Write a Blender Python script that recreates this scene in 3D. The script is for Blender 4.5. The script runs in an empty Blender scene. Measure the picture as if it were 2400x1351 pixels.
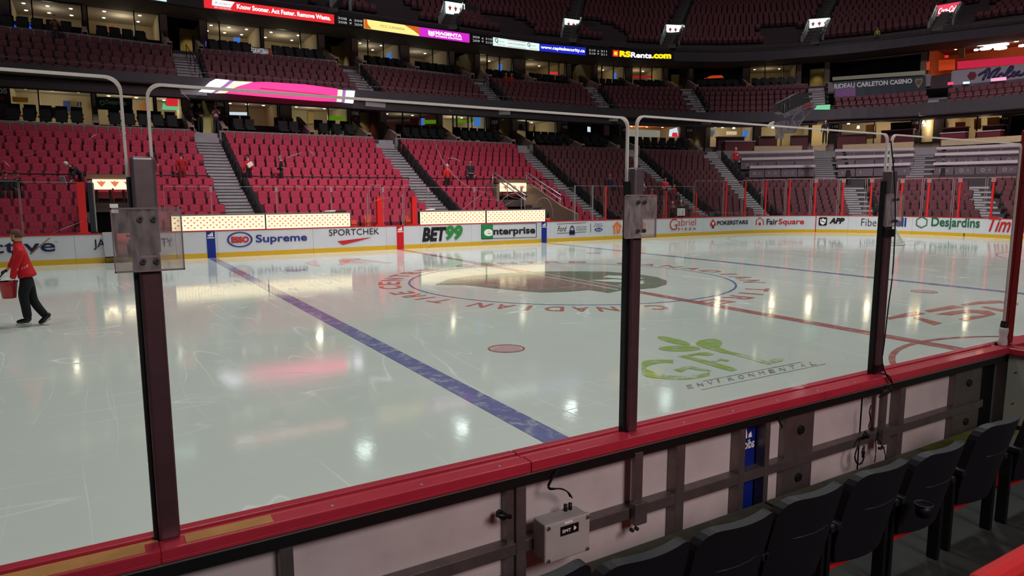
import bpy, math, random
import numpy as np
from mathutils import Vector, Matrix
random.seed(7)
PI = math.pi
scene = bpy.context.scene
COL = scene.collection

# ------------------------------------------------------------------ camera
CAM = Vector((-11.5948, -15.9856, 2.46249))
YAW, PITCH, ROLL, FPX = 1.02724174, -0.13650097, -0.00210535, 1612.12
cy, sy, cp, sp = math.cos(YAW), math.sin(YAW), math.cos(PITCH), math.sin(PITCH)
FWD = Vector((cp * cy, cp * sy, sp))
_r = Vector((sy, -cy, 0)); _u = _r.cross(FWD)
RT = _r * math.cos(ROLL) + _u * math.sin(ROLL)
UP = -_r * math.sin(ROLL) + _u * math.cos(ROLL)
camd = bpy.data.cameras.new('camera'); cam = bpy.data.objects.new('camera', camd); COL.objects.link(cam)
cam.matrix_world = Matrix(((RT.x, UP.x, -FWD.x, CAM.x), (RT.y, UP.y, -FWD.y, CAM.y), (RT.z, UP.z, -FWD.z, CAM.z), (0, 0, 0, 1)))
camd.sensor_width = 36; camd.lens = FPX / 2400 * 36; camd.clip_start = .05; camd.clip_end = 400
scene.camera = cam

def ray(u, v): return FWD + RT * ((u - 1200) / FPX) - UP * ((v - 675.5) / FPX)
def onY(u, v, Y): d = ray(u, v); return CAM + d * ((Y - CAM.y) / d.y)
def onX(u, v, X): d = ray(u, v); return CAM + d * ((X - CAM.x) / d.x)
def onZ(u, v, Z): d = ray(u, v); return CAM + d * ((Z - CAM.z) / d.z)
def onD(u, v, D): return CAM + ray(u, v) * D            # D = depth along the view axis

# ------------------------------------------------------------------ tagging
def tag(o, label=None, cat=None, group=None, kind=None):
    if label: o['label'] = label
    if cat: o['category'] = cat
    if group: o['group'] = group
    if kind: o['kind'] = kind
    return o
def empty(name, loc=(0, 0, 0), rz=0, label=None, cat=None, group=None, kind=None):
    o = bpy.data.objects.new(name, None); COL.objects.link(o)
    o.location = loc; o.rotation_euler = (0, 0, rz); o.empty_display_size = .2
    return tag(o, label, cat, group, kind)

# ------------------------------------------------------------------ materials
def srgb(r, g, b):
    f = lambda c: (c / 255 / 12.92) if c <= 10 else ((c / 255 + .055) / 1.055) ** 2.4
    return (f(r), f(g), f(b), 1)
_m = {}
def mat(name, rgb, rough=.6, metal=0, spec=.4, noise=0, nscale=6, bump=0, emit=None, estr=0, coat=0):
    if name in _m: return _m[name]
    m = bpy.data.materials.new(name); m.use_nodes = True
    nt = m.node_tree; b = nt.nodes['Principled BSDF']
    b.inputs['Base Color'].default_value = srgb(*rgb); b.inputs['Roughness'].default_value = rough
    b.inputs['Metallic'].default_value = metal; b.inputs['Specular IOR Level'].default_value = spec
    if coat: b.inputs['Coat Weight'].default_value = coat; b.inputs['Coat Roughness'].default_value = .08
    if noise or bump:
        tc = nt.nodes.new('ShaderNodeTexCoord'); n = nt.nodes.new('ShaderNodeTexNoise')
        n.inputs['Scale'].default_value = nscale; n.inputs['Detail'].default_value = 6; n.inputs['Roughness'].default_value = .65
        nt.links.new(tc.outputs['Object'], n.inputs['Vector'])
        if noise:
            r = nt.nodes.new('ShaderNodeMapRange'); r.inputs['From Min'].default_value = .3; r.inputs['From Max'].default_value = .7
            r.inputs['To Min'].default_value = 1 - noise; r.inputs['To Max'].default_value = 1 + noise
            nt.links.new(n.outputs['Fac'], r.inputs['Value'])
            x = nt.nodes.new('ShaderNodeVectorMath'); x.operation = 'SCALE'; x.inputs[0].default_value = srgb(*rgb)[:3]
            nt.links.new(r.outputs['Result'], x.inputs['Scale']); nt.links.new(x.outputs[0], b.inputs['Base Color'])
        if bump:
            bp = nt.nodes.new('ShaderNodeBump'); bp.inputs['Strength'].default_value = bump; bp.inputs['Distance'].default_value = .02
            nt.links.new(n.outputs['Fac'], bp.inputs['Height']); nt.links.new(bp.outputs[0], b.inputs['Normal'])
    if estr:
        b.inputs['Emission Color'].default_value = srgb(*(emit or rgb)); b.inputs['Emission Strength'].default_value = estr
    _m[name] = m; return m
def glow(name, rgb, s=1.0):
    return mat(name, (10, 10, 10), .5, emit=rgb, estr=s)
def glass_mat(name, gloss=.06, rough=.02, tint=(.94, .96, .95), haze=0, hz=(200, 190, 190)):
    if name in _m: return _m[name]
    m = bpy.data.materials.new(name); m.use_nodes = True; nt = m.node_tree; nt.nodes.clear()
    out = nt.nodes.new('ShaderNodeOutputMaterial'); t = nt.nodes.new('ShaderNodeBsdfTransparent'); g = nt.nodes.new('ShaderNodeBsdfGlossy')
    t.inputs[0].default_value = (*tint, 1); g.inputs['Roughness'].default_value = rough
    mx = nt.nodes.new('ShaderNodeMixShader'); fr = nt.nodes.new('ShaderNodeFresnel'); fr.inputs[0].default_value = 1.35
    nt.links.new(fr.outputs[0], mx.inputs[0])
    mul = nt.nodes.new('ShaderNodeMath'); mul.operation = 'MULTIPLY'; mul.inputs[1].default_value = gloss / .12
    mn = nt.nodes.new('ShaderNodeMath'); mn.operation = 'MINIMUM'; mn.inputs[1].default_value = gloss * 2
    nt.links.new(fr.outputs[0], mul.inputs[0]); nt.links.new(mul.outputs[0], mn.inputs[0]); nt.links.new(mn.outputs[0], mx.inputs[0])
    nt.links.new(t.outputs[0], mx.inputs[1]); nt.links.new(g.outputs[0], mx.inputs[2])
    last = mx.outputs[0]
    if haze:
        d = nt.nodes.new('ShaderNodeBsdfDiffuse'); d.inputs[0].default_value = srgb(*hz)
        tc = nt.nodes.new('ShaderNodeTexCoord'); mp = nt.nodes.new('ShaderNodeMapping'); mp.inputs['Scale'].default_value = (40, 40, 14)
        n = nt.nodes.new('ShaderNodeTexNoise'); n.inputs['Scale'].default_value = 1; n.inputs['Detail'].default_value = 5
        nt.links.new(tc.outputs['Object'], mp.inputs[0]); nt.links.new(mp.outputs[0], n.inputs['Vector'])
        r = nt.nodes.new('ShaderNodeMapRange'); r.inputs['From Min'].default_value = .35; r.inputs['From Max'].default_value = .7
        r.inputs['To Min'].default_value = haze * .3; r.inputs['To Max'].default_value = haze
        nt.links.new(n.outputs['Fac'], r.inputs['Value'])
        m2 = nt.nodes.new('ShaderNodeMixShader'); nt.links.new(r.outputs[0], m2.inputs[0]); nt.links.new(last, m2.inputs[1]); nt.links.new(d.outputs[0], m2.inputs[2]); last = m2.outputs[0]
    nt.links.new(last, out.inputs[0]); _m[name] = m; return m

WHITE = mat('board_white', (196, 196, 200), .35, noise=.05, nscale=1.5)
YELLOW = mat('kick_yellow', (200, 158, 34), .4)
RED = mat('cap_red', (188, 22, 34), .35, noise=.08, nscale=5)
REDP = mat('post_red', (205, 30, 28), .4)
BLUE = mat('stripe_blue', (20, 40, 125), .4)
REDS = mat('stripe_red', (190, 18, 35), .4)
BLACK = mat('black', (12, 12, 13), .5)
DARK = mat('dark_grey', (34, 33, 35), .6, noise=.15, nscale=3)
STEEL = mat('galvanised_steel', (120, 112, 110), .42, .75, noise=.16, nscale=9)
ALU = mat('aluminium', (165, 160, 158), .4, .7, noise=.1, nscale=12)
GREY = mat('grey_paint', (110, 110, 112), .5)
STEP = mat('step_concrete', (150, 142, 145), .8, noise=.12, nscale=2.5)
CONC = mat('concrete', (112, 98, 92), .85, noise=.14, nscale=1.2)
CONCD = mat('tier_concrete', (62, 50, 54), .85, noise=.12, nscale=1.5)
FASC = mat('fascia_dark', (54, 48, 54), .6, noise=.1, nscale=.7)
CREAM = mat('suite_cream', (205, 190, 160), .7)
CEIL = mat('suite_ceiling', (185, 175, 160), .8)
NAVY = mat('ink_navy', (22, 20, 62), .5)
INK = mat('ink_black', (16, 15, 17), .5)
INKR = mat('ink_red', (185, 28, 32), .5)
INKG = mat('ink_green', (22, 92, 55), .5)
INKB = mat('ink_blue', (18, 48, 130), .5)
INKO = mat('ink_orange', (232, 110, 25), .5)
PAPER = mat('paper_white', (235, 232, 228), .6)
GLASS = glass_mat('rink_glass', .03)
def lucent(name, rgb, tr=.6):
    m = bpy.data.materials.new(name); m.use_nodes = True; nt = m.node_tree; nt.nodes.clear(); o = nt.nodes.new('ShaderNodeOutputMaterial')
    d = nt.nodes.new('ShaderNodeBsdfDiffuse'); t = nt.nodes.new('ShaderNodeBsdfTranslucent'); x = nt.nodes.new('ShaderNodeMixShader')
    d.inputs[0].default_value = srgb(*rgb); t.inputs[0].default_value = srgb(*rgb); x.inputs[0].default_value = tr
    nt.links.new(d.outputs[0], x.inputs[1]); nt.links.new(t.outputs[0], x.inputs[2]); nt.links.new(x.outputs[0], o.inputs[0]); return m
GEDGE = lucent('polished_glass_edge', (250, 244, 240))
GEDGE2 = mat('dull_glass_edge', (150, 130, 132), .35)

# ------------------------------------------------------------------ mesh builder
class MB:
    def __init__(s): s.v = []; s.f = []; s.m = []; s.mats = []; s.smooth = []
    def mi(s, m):
        if m not in s.mats: s.mats.append(m)
        return s.mats.index(m)
    def poly(s, pts, m, sm=False):
        b = len(s.v); s.v += [tuple(p) for p in pts]; s.f.append(tuple(range(b, b + len(pts)))); s.m.append(s.mi(m)); s.smooth.append(sm)
    def hexa(s, p, m):      # p: 4 bottom + 4 top corners
        b = len(s.v); s.v += [tuple(q) for q in p]; k = s.mi(m)
        for f in ((0, 3, 2, 1), (4, 5, 6, 7), (0, 1, 5, 4), (1, 2, 6, 5), (2, 3, 7, 6), (3, 0, 4, 7)):
            s.f.append(tuple(b + i for i in f)); s.m.append(k); s.smooth.append(False)
    def box(s, x0, x1, y0, y1, z0, z1, m):
        s.hexa([(x0, y0, z0), (x1, y0, z0), (x1, y1, z0), (x0, y1, z0), (x0, y0, z1), (x1, y0, z1), (x1, y1, z1), (x0, y1, z1)], m)
    def slab(s, pts, vec, m):    # polygon extruded by vec
        vec = Vector(vec); p = [Vector(q) for q in pts]; q = [a + vec for a in p]; b = len(s.v); n = len(p); k = s.mi(m)
        s.v += [tuple(a) for a in p + q]
        s.f.append(tuple(b + i for i in reversed(range(n)))); s.f.append(tuple(b + n + i for i in range(n)))
        for i in range(n): s.f.append((b + i, b + (i + 1) % n, b + n + (i + 1) % n, b + n + i))
        s.m += [k] * (n + 2); s.smooth += [False] * (n + 2)
    def tube(s, pts, r, m, n=8, rs=None, cap=True):
        pts = [Vector(p) for p in pts]; b = len(s.v); k = s.mi(m); N = len(pts)
        up = Vector((0, 0, 1))
        for i, p in enumerate(pts):
            t = (pts[min(i + 1, N - 1)] - pts[max(i - 1, 0)]).normalized()
            a = t.cross(up)
            if a.length < .05: a = t.cross(Vector((1, 0, 0)))
            a.normalize(); c = t.cross(a); rr = rs[i] if rs else r
            for j in range(n):
                w = 2 * PI * j / n; s.v.append(tuple(p + a * (math.cos(w) * rr) + c * (math.sin(w) * rr)))
        for i in range(N - 1):
            for j in range(n):
                s.f.append((b + i * n + j, b + i * n + (j + 1) % n, b + (i + 1) * n + (j + 1) % n, b + (i + 1) * n + j)); s.m.append(k); s.smooth.append(True)
        if cap:
            s.f.append(tuple(b + j for j in reversed(range(n)))); s.f.append(tuple(b + (N - 1) * n + j for j in range(n))); s.m += [k, k]; s.smooth += [False] * 2
    def lathe(s, prof, c, m, n=20):
        s.tube([(c[0], c[1], c[2] + z) for r, z in prof], 0, m, n, rs=[r for r, z in prof])
    def build(s, name, parent=None, label=None, cat=None, group=None, kind=None, loc=None, rz=0, bevel=0, sub=0):
        me = bpy.data.meshes.new(name); me.from_pydata(s.v, [], s.f)
        for m in s.mats: me.materials.append(m)
        me.polygons.foreach_set('material_index', s.m); me.polygons.foreach_set('use_smooth', s.smooth)
        me.update()
        o = bpy.data.objects.new(name, me); COL.objects.link(o)
        if parent: o.parent = parent
        if loc is not None: o.location = loc; o.rotation_euler = (0, 0, rz)
        if bevel:
            b = o.modifiers.new('bevel', 'BEVEL'); b.width = bevel; b.segments = 3; b.limit_method = 'ANGLE'
        return tag(o, label, cat, group, kind)

# ------------------------------------------------------------------ paths (plan curves with a wall standing on them)
class Path:
    def __init__(s, pts):
        s.p = [Vector((a[0], a[1])) for a in pts]; s.c = [0]
        for a, b in zip(s.p, s.p[1:]): s.c.append(s.c[-1] + (b - a).length)
        s.L = s.c[-1]
    def seg(s, q):
        q = min(max(q, 0), s.L - 1e-6); lo, hi = 0, len(s.c) - 2
        while lo < hi:
            m = (lo + hi + 1) // 2
            if s.c[m] <= q: lo = m
            else: hi = m - 1
        return lo, (q - s.c[lo]) / (s.c[lo + 1] - s.c[lo])
    def tan(s, q):
        def at(x):
            i, f = s.seg(x); return s.p[i].lerp(s.p[i + 1], f)
        a, b = at(q - .35), at(q + .35); t = b - a
        return t.normalized()
    def pt(s, q, z=0, off=0):
        i, f = s.seg(q); p = s.p[i].lerp(s.p[i + 1], f)
        if off: t = s.tan(q); p = p + Vector((-t.y, t.x)) * off
        return Vector((p.x, p.y, z))
    def rz(s, q): t = s.tan(q); return math.atan2(t.y, t.x)
    def hit(s, u, v):
        d = ray(u, v); best = None
        for i in range(len(s.p) - 1):
            a, b = s.p[i], s.p[i + 1]; e = b - a
            den = d.x * e.y - d.y * e.x
            if abs(den) < 1e-9: continue
            w = a - Vector((CAM.x, CAM.y))
            t = (w.x * e.y - w.y * e.x) / den; k = (w.x * d.y - w.y * d.x) / den
            if t > 0 and -1e-6 <= k <= 1 + 1e-6 and (best is None or t > best[0]): best = (t, s.c[i] + k * e.length, CAM.z + d.z * t)
        if best is None:   # off the end: extend
            return (s.L, CAM.z) if u > 1200 else (0, CAM.z)
        return best[1], best[2]
    def S(s, u, v=300): return s.hit(u, v)[0]
    def offset(s, d, step=1.0):
        n = max(2, int(s.L / step)); return Path([s.pt(s.L * i / n, 0, d)[:2] for i in range(n + 1)])
def strip(mb, path, s0, s1, z0, z1, o0, o1, m, step=1.0, z0b=None, z1b=None):
    n = max(1, int(math.ceil(abs(s1 - s0) / step)))
    for i in range(n):
        a = s0 + (s1 - s0) * i / n; b = s0 + (s1 - s0) * (i + 1) / n
        P = path.pt
        mb.hexa([P(a, z0, o0), P(b, z0, o0), P(b, z0, o1), P(a, z0, o1), P(a, z1, o0), P(b, z1, o0), P(b, z1, o1), P(a, z1, o1)], m)
def catmull(pts, n=8):
    out = []; P = [pts[0]] + list(pts) + [pts[-1]]
    for i in range(1, len(P) - 2):
        for k in range(n):
            t = k / n; a, b, c, d = P[i - 1], P[i], P[i + 1], P[i + 2]
            out.append(tuple(.5 * (2 * b[j] + (c[j] - a[j]) * t + (2 * a[j] - 5 * b[j] + 4 * c[j] - d[j]) * t * t + (3 * b[j] - a[j] - 3 * c[j] + d[j]) * t ** 3) for j in range(2)))
    out.append(tuple(pts[-1][:2])); return out

# ------------------------------------------------------------------ lettering
_tc = {}
def text_geo(txt, bold=0, shear=0):
    key = (txt, bold, shear)
    if key in _tc: return _tc[key]
    c = bpy.data.curves.new('t', 'FONT'); c.body = txt; c.size = 1; c.offset = bold; c.shear = shear; c.resolution_u = 4
    o = bpy.data.objects.new('t', c); COL.objects.link(o)
    bpy.context.view_layer.update()
    me = bpy.data.meshes.new_from_object(o.evaluated_get(bpy.context.evaluated_depsgraph_get()))
    vs = [(v.co.x, v.co.y) for v in me.vertices]; fs = [tuple(p.vertices) for p in me.polygons]
    bpy.data.objects.remove(o); bpy.data.curves.remove(c); bpy.data.meshes.remove(me)
    xs = [v[0] for v in vs] or [0, 1]; ys = [v[1] for v in vs] or [0, 1]
    x0, x1, y0, y1 = min(xs), max(xs), min(ys), max(ys)
    vs = [((x - x0) / (x1 - x0 or 1), (y - y0) / (y1 - y0 or 1)) for x, y in vs]
    _tc[key] = (vs, fs); return _tc[key]
def text_on(mb, txt, fn, m, bold=0, shear=0):      # fn(a,b) -> 3D for a,b in 0..1
    vs, fs = text_geo(txt, bold, shear); b = len(mb.v); k = mb.mi(m)
    mb.v += [tuple(fn(*v)) for v in vs]
    for f in fs: mb.f.append(tuple(b + i for i in f)); mb.m.append(k); mb.smooth.append(False)
def path_quad(path, u0, vb, u1, vt, off=-.02):    # left-bottom pixel, right-top pixel -> mapping on the wall
    s0, z0 = path.hit(u0, vb); s1, z1 = path.hit(u1, vt)
    return lambda a, b: path.pt(s0 + (s1 - s0) * a, z0 + (z1 - z0) * b, off)
def path_poly(mb, path, px, m, off=-.02):
    mb.poly([path.pt(*path.hit(u, v), off) for u, v in px], m)
def disc(mb, fn, cx, cy, rx, ry, m, n=28, r0=None):
    if r0 is None: mb.poly([fn(cx + rx * math.cos(2 * PI * i / n), cy + ry * math.sin(2 * PI * i / n)) for i in range(n)], m)
    else:
        for i in range(n):
            a, b = 2 * PI * i / n, 2 * PI * (i + 1) / n
            mb.poly([fn(cx + rx * k * math.cos(w), cy + ry * k * math.sin(w)) for w, k in ((a, 1), (b, 1), (b, r0), (a, r0))], m)
ORD = ['zeroth', 'first', 'second', 'third', 'fourth', 'fifth', 'sixth', 'seventh', 'eighth', 'ninth', 'tenth', 'eleventh', 'twelfth', 'thirteenth', 'fourteenth', 'fifteenth',
       'sixteenth', 'seventeenth', 'eighteenth', 'nineteenth', 'twentieth', 'twenty-first', 'twenty-second', 'twenty-third', 'twenty-fourth', 'twenty-fifth', 'twenty-sixth', 'twenty-seventh',
       'twenty-eighth', 'twenty-ninth', 'thirtieth']
# ================================================================== LIGHT
w = bpy.data.worlds.new('world'); scene.world = w; w.use_nodes = True; bg = w.node_tree.nodes['Background']
bg.inputs[0].default_value = (.95, .85, .92, 1); bg.inputs[1].default_value = .04
def area(name, loc, target, size, power, col=(1, 1, 1), spread=180, shape='DISK'):
    l = bpy.data.lights.new(name, 'AREA'); l.energy = power; l.color = col; l.shape = shape; l.size = size; l.spread = math.radians(spread)
    o = bpy.data.objects.new(name, l); COL.objects.link(o); o.location = loc
    o.rotation_euler = (Vector(target) - Vector(loc)).to_track_quat('-Z', 'Y').to_euler(); return o
# ================================================================== ICE
FT = .3048; BY = 42.5 * FT; EX = 100 * FT; CR = 28 * FT
def rink_pts():
    p = [(-EX + CR, BY)]; p += [(x, BY) for x in np.linspace(-20, EX - CR, 30)]
    p += [(EX - CR + CR * math.sin(a), BY - CR + CR * math.cos(a)) for a in np.linspace(0, PI / 2, 25)[1:]]
    p += [(EX, y) for y in np.linspace(BY - CR, -BY + CR, 12)[1:]]
    p += [(EX - CR + CR * math.cos(a), -BY + CR - CR * math.sin(a)) for a in np.linspace(0, PI / 2, 12)[1:]]
    return p
RINK = Path(rink_pts())

def ice_material():
    m = bpy.data.materials.new('ice'); m.use_nodes = True; nt = m.node_tree; b = nt.nodes['Principled BSDF']
    N = lambda t: nt.nodes.new(t); L = nt.links.new
    tc = N('ShaderNodeTexCoord')
    def noise(scale, detail=4, sc=(1, 1, 1), rot=0, rough=.6, dist=0):
        mp = N('ShaderNodeMapping'); mp.inputs['Scale'].default_value = sc; mp.inputs['Rotation'].default_value = (0, 0, rot)
        n = N('ShaderNodeTexNoise'); n.inputs['Scale'].default_value = scale; n.inputs['Detail'].default_value = detail; n.inputs['Roughness'].default_value = rough; n.inputs['Distortion'].default_value = dist
        L(tc.outputs['Object'], mp.inputs[0]); L(mp.outputs[0], n.inputs['Vector']); return n.outputs['Fac']
    def line(fac, w, soft=.5):        # thin lines where the noise crosses .5
        s = N('ShaderNodeMath'); s.operation = 'SUBTRACT'; L(fac, s.inputs[0]); s.inputs[1].default_value = .5
        a = N('ShaderNodeMath'); a.operation = 'ABSOLUTE'; L(s.outputs[0], a.inputs[0])
        r = N('ShaderNodeMapRange'); r.inputs['From Min'].default_value = 0; r.inputs['From Max'].default_value = w; r.inputs['To Min'].default_value = soft; r.inputs['To Max'].default_value = 0
        L(a.outputs[0], r.inputs['Value']); return r.outputs[0]
    def mul(a, b_): x = N('ShaderNodeMath'); x.operation = 'MULTIPLY'; L(a, x.inputs[0]); L(b_, x.inputs[1]); return x.outputs[0]
    def rng(a, f0, f1, t0, t1): r = N('ShaderNodeMapRange'); r.inputs['From Min'].default_value = f0; r.inputs['From Max'].default_value = f1; r.inputs['To Min'].default_value = t0; r.inputs['To Max'].default_value = t1; L(a, r.inputs['Value']); return r.outputs[0]
    def mx(a, b_): x = N('ShaderNodeMath'); x.operation = 'MAXIMUM'; L(a, x.inputs[0]); L(b_, x.inputs[1]); return x.outputs[0]
    mask = rng(noise(.35, 3), .45, .62, 0, 1); mask2 = rng(noise(.5, 2, rot=1), .45, .6, 0, 1)
    s1 = mul(line(noise(1.1, 1, (1, .1, 1), .5, dist=.25), .004), mask)
    s2 = mul(line(noise(1.2, 1, (1, .12, 1), -.9, dist=.2), .004), mask2)
    s3 = mul(line(noise(.9, 1, (.14, 1, 1), .25, dist=.3), .004), rng(noise(.25, 2, rot=2), .5, .6, 0, 1))
    scr = mx(mx(s1, s2), s3)
    tone = rng(noise(.18, 4), .3, .7, 0, 1)
    patch = rng(noise(1.6, 8, (1, 1.6, 1), .4, .72), .58, .75, 0, .35)
    c1 = N('ShaderNodeMix'); c1.data_type = 'RGBA'; c1.inputs['A'].default_value = srgb(206, 211, 203); c1.inputs['B'].default_value = srgb(218, 221, 216); L(tone, c1.inputs['Factor'])
    c2 = N('ShaderNodeMix'); c2.data_type = 'RGBA'; L(mx(scr, patch), c2.inputs['Factor']); L(c1.outputs['Result'], c2.inputs['A']); c2.inputs['B'].default_value = srgb(238, 242, 242)
    L(c2.outputs['Result'], b.inputs['Base Color'])
    b.inputs['IOR'].default_value = 1.45; b.inputs['Specular IOR Level'].default_value = .5
    r1 = rng(noise(.8, 5, (1, .5, 1), .3), .3, .7, .04, .11)
    a = N('ShaderNodeMath'); a.operation = 'ADD'; L(r1, a.inputs[0]); L(mul(mx(scr, patch), rng(tone, 0, 1, .5, .5)), a.inputs[1]); L(a.outputs[0], b.inputs['Roughness'])
    bp = N('ShaderNodeBump'); bp.inputs['Strength'].default_value = .10; bp.inputs['Distance'].default_value = .01
    h = N('ShaderNodeMath'); h.operation = 'ADD'; L(noise(3.2, 6, (1, .35, 1), .5, .7), h.inputs[0]); L(scr, h.inputs[1]); L(h.outputs[0], bp.inputs['Height']); L(bp.outputs[0], b.inputs['Normal'])
    return m
ICE = ice_material()
def paint(name, rgb, worn=.35, edge=.5):     # paint frozen in the ice: same gloss, worn by snow
    m = ICE.copy(); m.name = name; nt = m.node_tree; b = nt.nodes['Principled BSDF']
    l = b.inputs['Base Color'].links[0]; src = l.from_socket; nt.links.remove(l)
    tc = nt.nodes.new('ShaderNodeTexCoord'); n = nt.nodes.new('ShaderNodeTexNoise'); n.inputs['Scale'].default_value = 5; n.inputs['Detail'].default_value = 9; n.inputs['Roughness'].default_value = .75
    nt.links.new(tc.outputs['Object'], n.inputs['Vector'])
    r = nt.nodes.new('ShaderNodeMapRange'); r.inputs['From Min'].default_value = edge; r.inputs['From Max'].default_value = edge + .12; r.inputs['To Min'].default_value = .12; r.inputs['To Max'].default_value = .12 + worn
    nt.links.new(n.outputs['Fac'], r.inputs['Value'])
    x = nt.nodes.new('ShaderNodeMix'); x.data_type = 'RGBA'; nt.links.new(r.outputs[0], x.inputs['Factor']); x.inputs['A'].default_value = srgb(*rgb); nt.links.new(src, x.inputs['B'])
    nt.links.new(x.outputs['Result'], b.inputs['Base Color']); return m
PBLUE = paint('ice_blue', (98, 98, 160), .42, .5); PRED = paint('ice_red', (178, 84, 84), .3, .5); PRING = paint('ice_ring_blue', (60, 84, 160), .2)
POLIVE = paint('ice_olive', (112, 118, 98), .2, .55); PLRED = paint('ice_logo_red', (140, 105, 95), .25, .5); PORA = paint('ice_orange', (224, 150, 120), .4, .45)
PGREEN = paint('ice_green', (150, 178, 78), .35, .5); PGRN2 = paint('ice_green_worn', (150, 178, 78), .85, .46); PGREY = paint('ice_grey', (110, 112, 116), .45, .45); PWHITE = paint('ice_white', (225, 232, 226), .1)
PSCR = paint('ice_red_letters', (190, 92, 84), .25, .5); PEACH = paint('ice_peach', (205, 160, 165), .3)

ice = empty('ice_sheet', label='pale green-white rink ice with painted lines, reflecting the lit boards', cat='ice rink')
mb = MB()
outl = rink_pts() + [(EX - CR - 1, -BY), (-EX + CR, -BY)] + [(-EX + CR - CR * math.sin(a), -BY + CR - CR * math.cos(a)) for a in np.linspace(0, PI / 2, 12)[1:]] + \
    [(-EX + CR - CR * math.cos(a), BY - CR + CR * math.sin(a)) for a in np.linspace(0, PI / 2, 12)]
mb.slab([(x, y, -.05) for x, y in reversed(outl)], (0, 0, .05), ICE)
mb.build('ice_surface', ice)
def G(u, v, z=.003): return onZ(u, v, z)
def mark(name, fn, label=None):
    m = MB(); fn(m); return m.build(name, ice, label=label)
ZL = .003
for x, nm, mt, lab in ((-25.5 * FT, 'blue_line', PBLUE, 'broad worn blue line running to the near boards'), (25.5 * FT, 'blue_line', PBLUE, 'far thin blue line'), (0, 'centre_red_line', PRED, 'red centre line crossing the ice')):
    mark(nm, lambda m: m.poly([(x - .152, -BY, ZL), (x + .152, -BY, ZL), (x + .152, BY, ZL), (x - .152, BY, ZL)], mt), lab)
mark('goal_line', lambda m: m.poly([(26.9 + .2, -11, ZL), (27.16, -11, ZL), (27.16, 11, ZL), (27.1, 11, ZL)], PRED))
def ring(m, cx, cy, r, w, mt, a0=0, a1=2 * PI, z=ZL + .001, n=96):
    for i in range(n):
        a, b = a0 + (a1 - a0) * i / n, a0 + (a1 - a0) * (i + 1) / n
        m.poly([(cx + k * math.cos(t), cy + k * math.sin(t), z) for t, k in ((a, r + w / 2), (b, r + w / 2), (b, r - w / 2), (a, r - w / 2))], mt)
mark('centre_circle', lambda m: ring(m, 0, 0, 15 * FT, .06, PRING), 'thin blue centre circle')
mark('officials_crease', lambda m: ring(m, 0, -BY, 10 * FT, .09, PRED, 0, PI), 'red half circle by the near boards')
for cx, cy in ((69 * FT, 22 * FT), (69 * FT, -22 * FT)):
    mark('faceoff_circle', lambda m: ring(m, cx, cy, 15 * FT, .05, PRED), 'thin faceoff circle near the far end')
for cx, cy in ((-20 * FT, -22 * FT), (20 * FT, -22 * FT), (20 * FT, 22 * FT), (-20 * FT, 22 * FT)):
    def dot(m):
        ring(m, cx, cy, .28, .04, PRED); m.poly([(cx + .235 * math.cos(t), cy + .24 * math.sin(t), ZL + .001) for t in np.linspace(0, 2 * PI, 30)[:-1] if abs(math.sin(t)) < .97], PEACH)
    mark('faceoff_spot', dot)
# ring lettering around the centre circle, tops outward, read clockwise
def ringtext(m, words, a_start, step, r0=4.83, r1=5.42):
    a = a_start
    for ch in words:
        if ch != ' ':
            w = step * (.2 if ch == 'I' else .74)
            def fn(p, q, a=a, w=w):
                t = a - (p - .5) * w; r = r0 + (r1 - r0) * q
                return (r * math.cos(t), r * math.sin(t), ZL + .001)
            text_on(m, ch, fn, PSCR, .02)
        a -= step
def _centre_text(m):
    # C of the near word sits at the right, by the middle steel post
    p = G(1545, 722); a0 = math.atan2(p.y, p.x); q = G(916, 689); a1 = math.atan2(q.y, q.x)
    step = ((a0 - a1) % (2 * PI)) / 12
    st2 = (2 * PI - 14 * step) / 28; k = 0
    for wd, n_, st, a_ in (('CANADIAN', 0, step, a0), ('TIRE', 9, step, a0), ('CENTRE', 0, st2, a0 - 14 * step), ('CENTRE', 7, st2, a0 - 14 * step), ('CANADIAN', 14, st2, a0 - 14 * step), ('TIRE', 23, st2, a0 - 14 * step)):
        mark('ring_lettering', lambda q: ringtext(q, wd, a_ - n_ * st, st), 'red block letters beside the centre circle')
_centre_text(None)
def _logo(m):
    o = [(1050, 655), (1110, 646), (1180, 641), (1260, 637), (1340, 636), (1420, 637), (1490, 642), (1540, 650), (1563, 658), (1562, 667), (1535, 675), (1490, 679), (1455, 681), (1440, 684), (1425, 687), (1410, 684), (1380, 680), (1330, 684), (1270, 686), (1230, 683), (1160, 676), (1090, 668), (1020, 668)]
    m.poly([G(u, v, .005) for u, v in o], POLIVE)
    m.poly([G(u, v, .0065) for u, v in [(1190, 650), (1300, 647), (1390, 660), (1440, 672), (1430, 678), (1330, 680), (1240, 680), (1150, 672), (1110, 664)]], PLRED)
    for q in ([(1412, 650), (1425, 646), (1480, 647), (1510, 653), (1470, 655)], [(1380, 657), (1440, 655), (1512, 659), (1500, 663), (1430, 661)], [(1448, 668), (1505, 661), (1512, 664), (1470, 672)]):
        m.poly([G(u, v, .0075) for u, v in q], PWHITE)
    for x in (-.2, .2): m.poly([(x - .03, -2.4, .008), (x + .03, -2.4, .008), (x + .03, 2.6, .008), (x - .03, 2.6, .008)], PWHITE)
mark('centre_emblem', _logo, 'olive and dull red team emblem at centre ice')
C1 = lambda pts: [G(1200 + x * .2517, 640 + y * .2517, .004) for x, y in pts]
C2 = lambda pts: [G(1800 + x * .2517, 640 + y * .2517, .004) for x, y in pts]
C3 = lambda pts, z=.004: [G(1480 + x * .20833, 760 + y * .20833, z) for x, y in pts]
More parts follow.
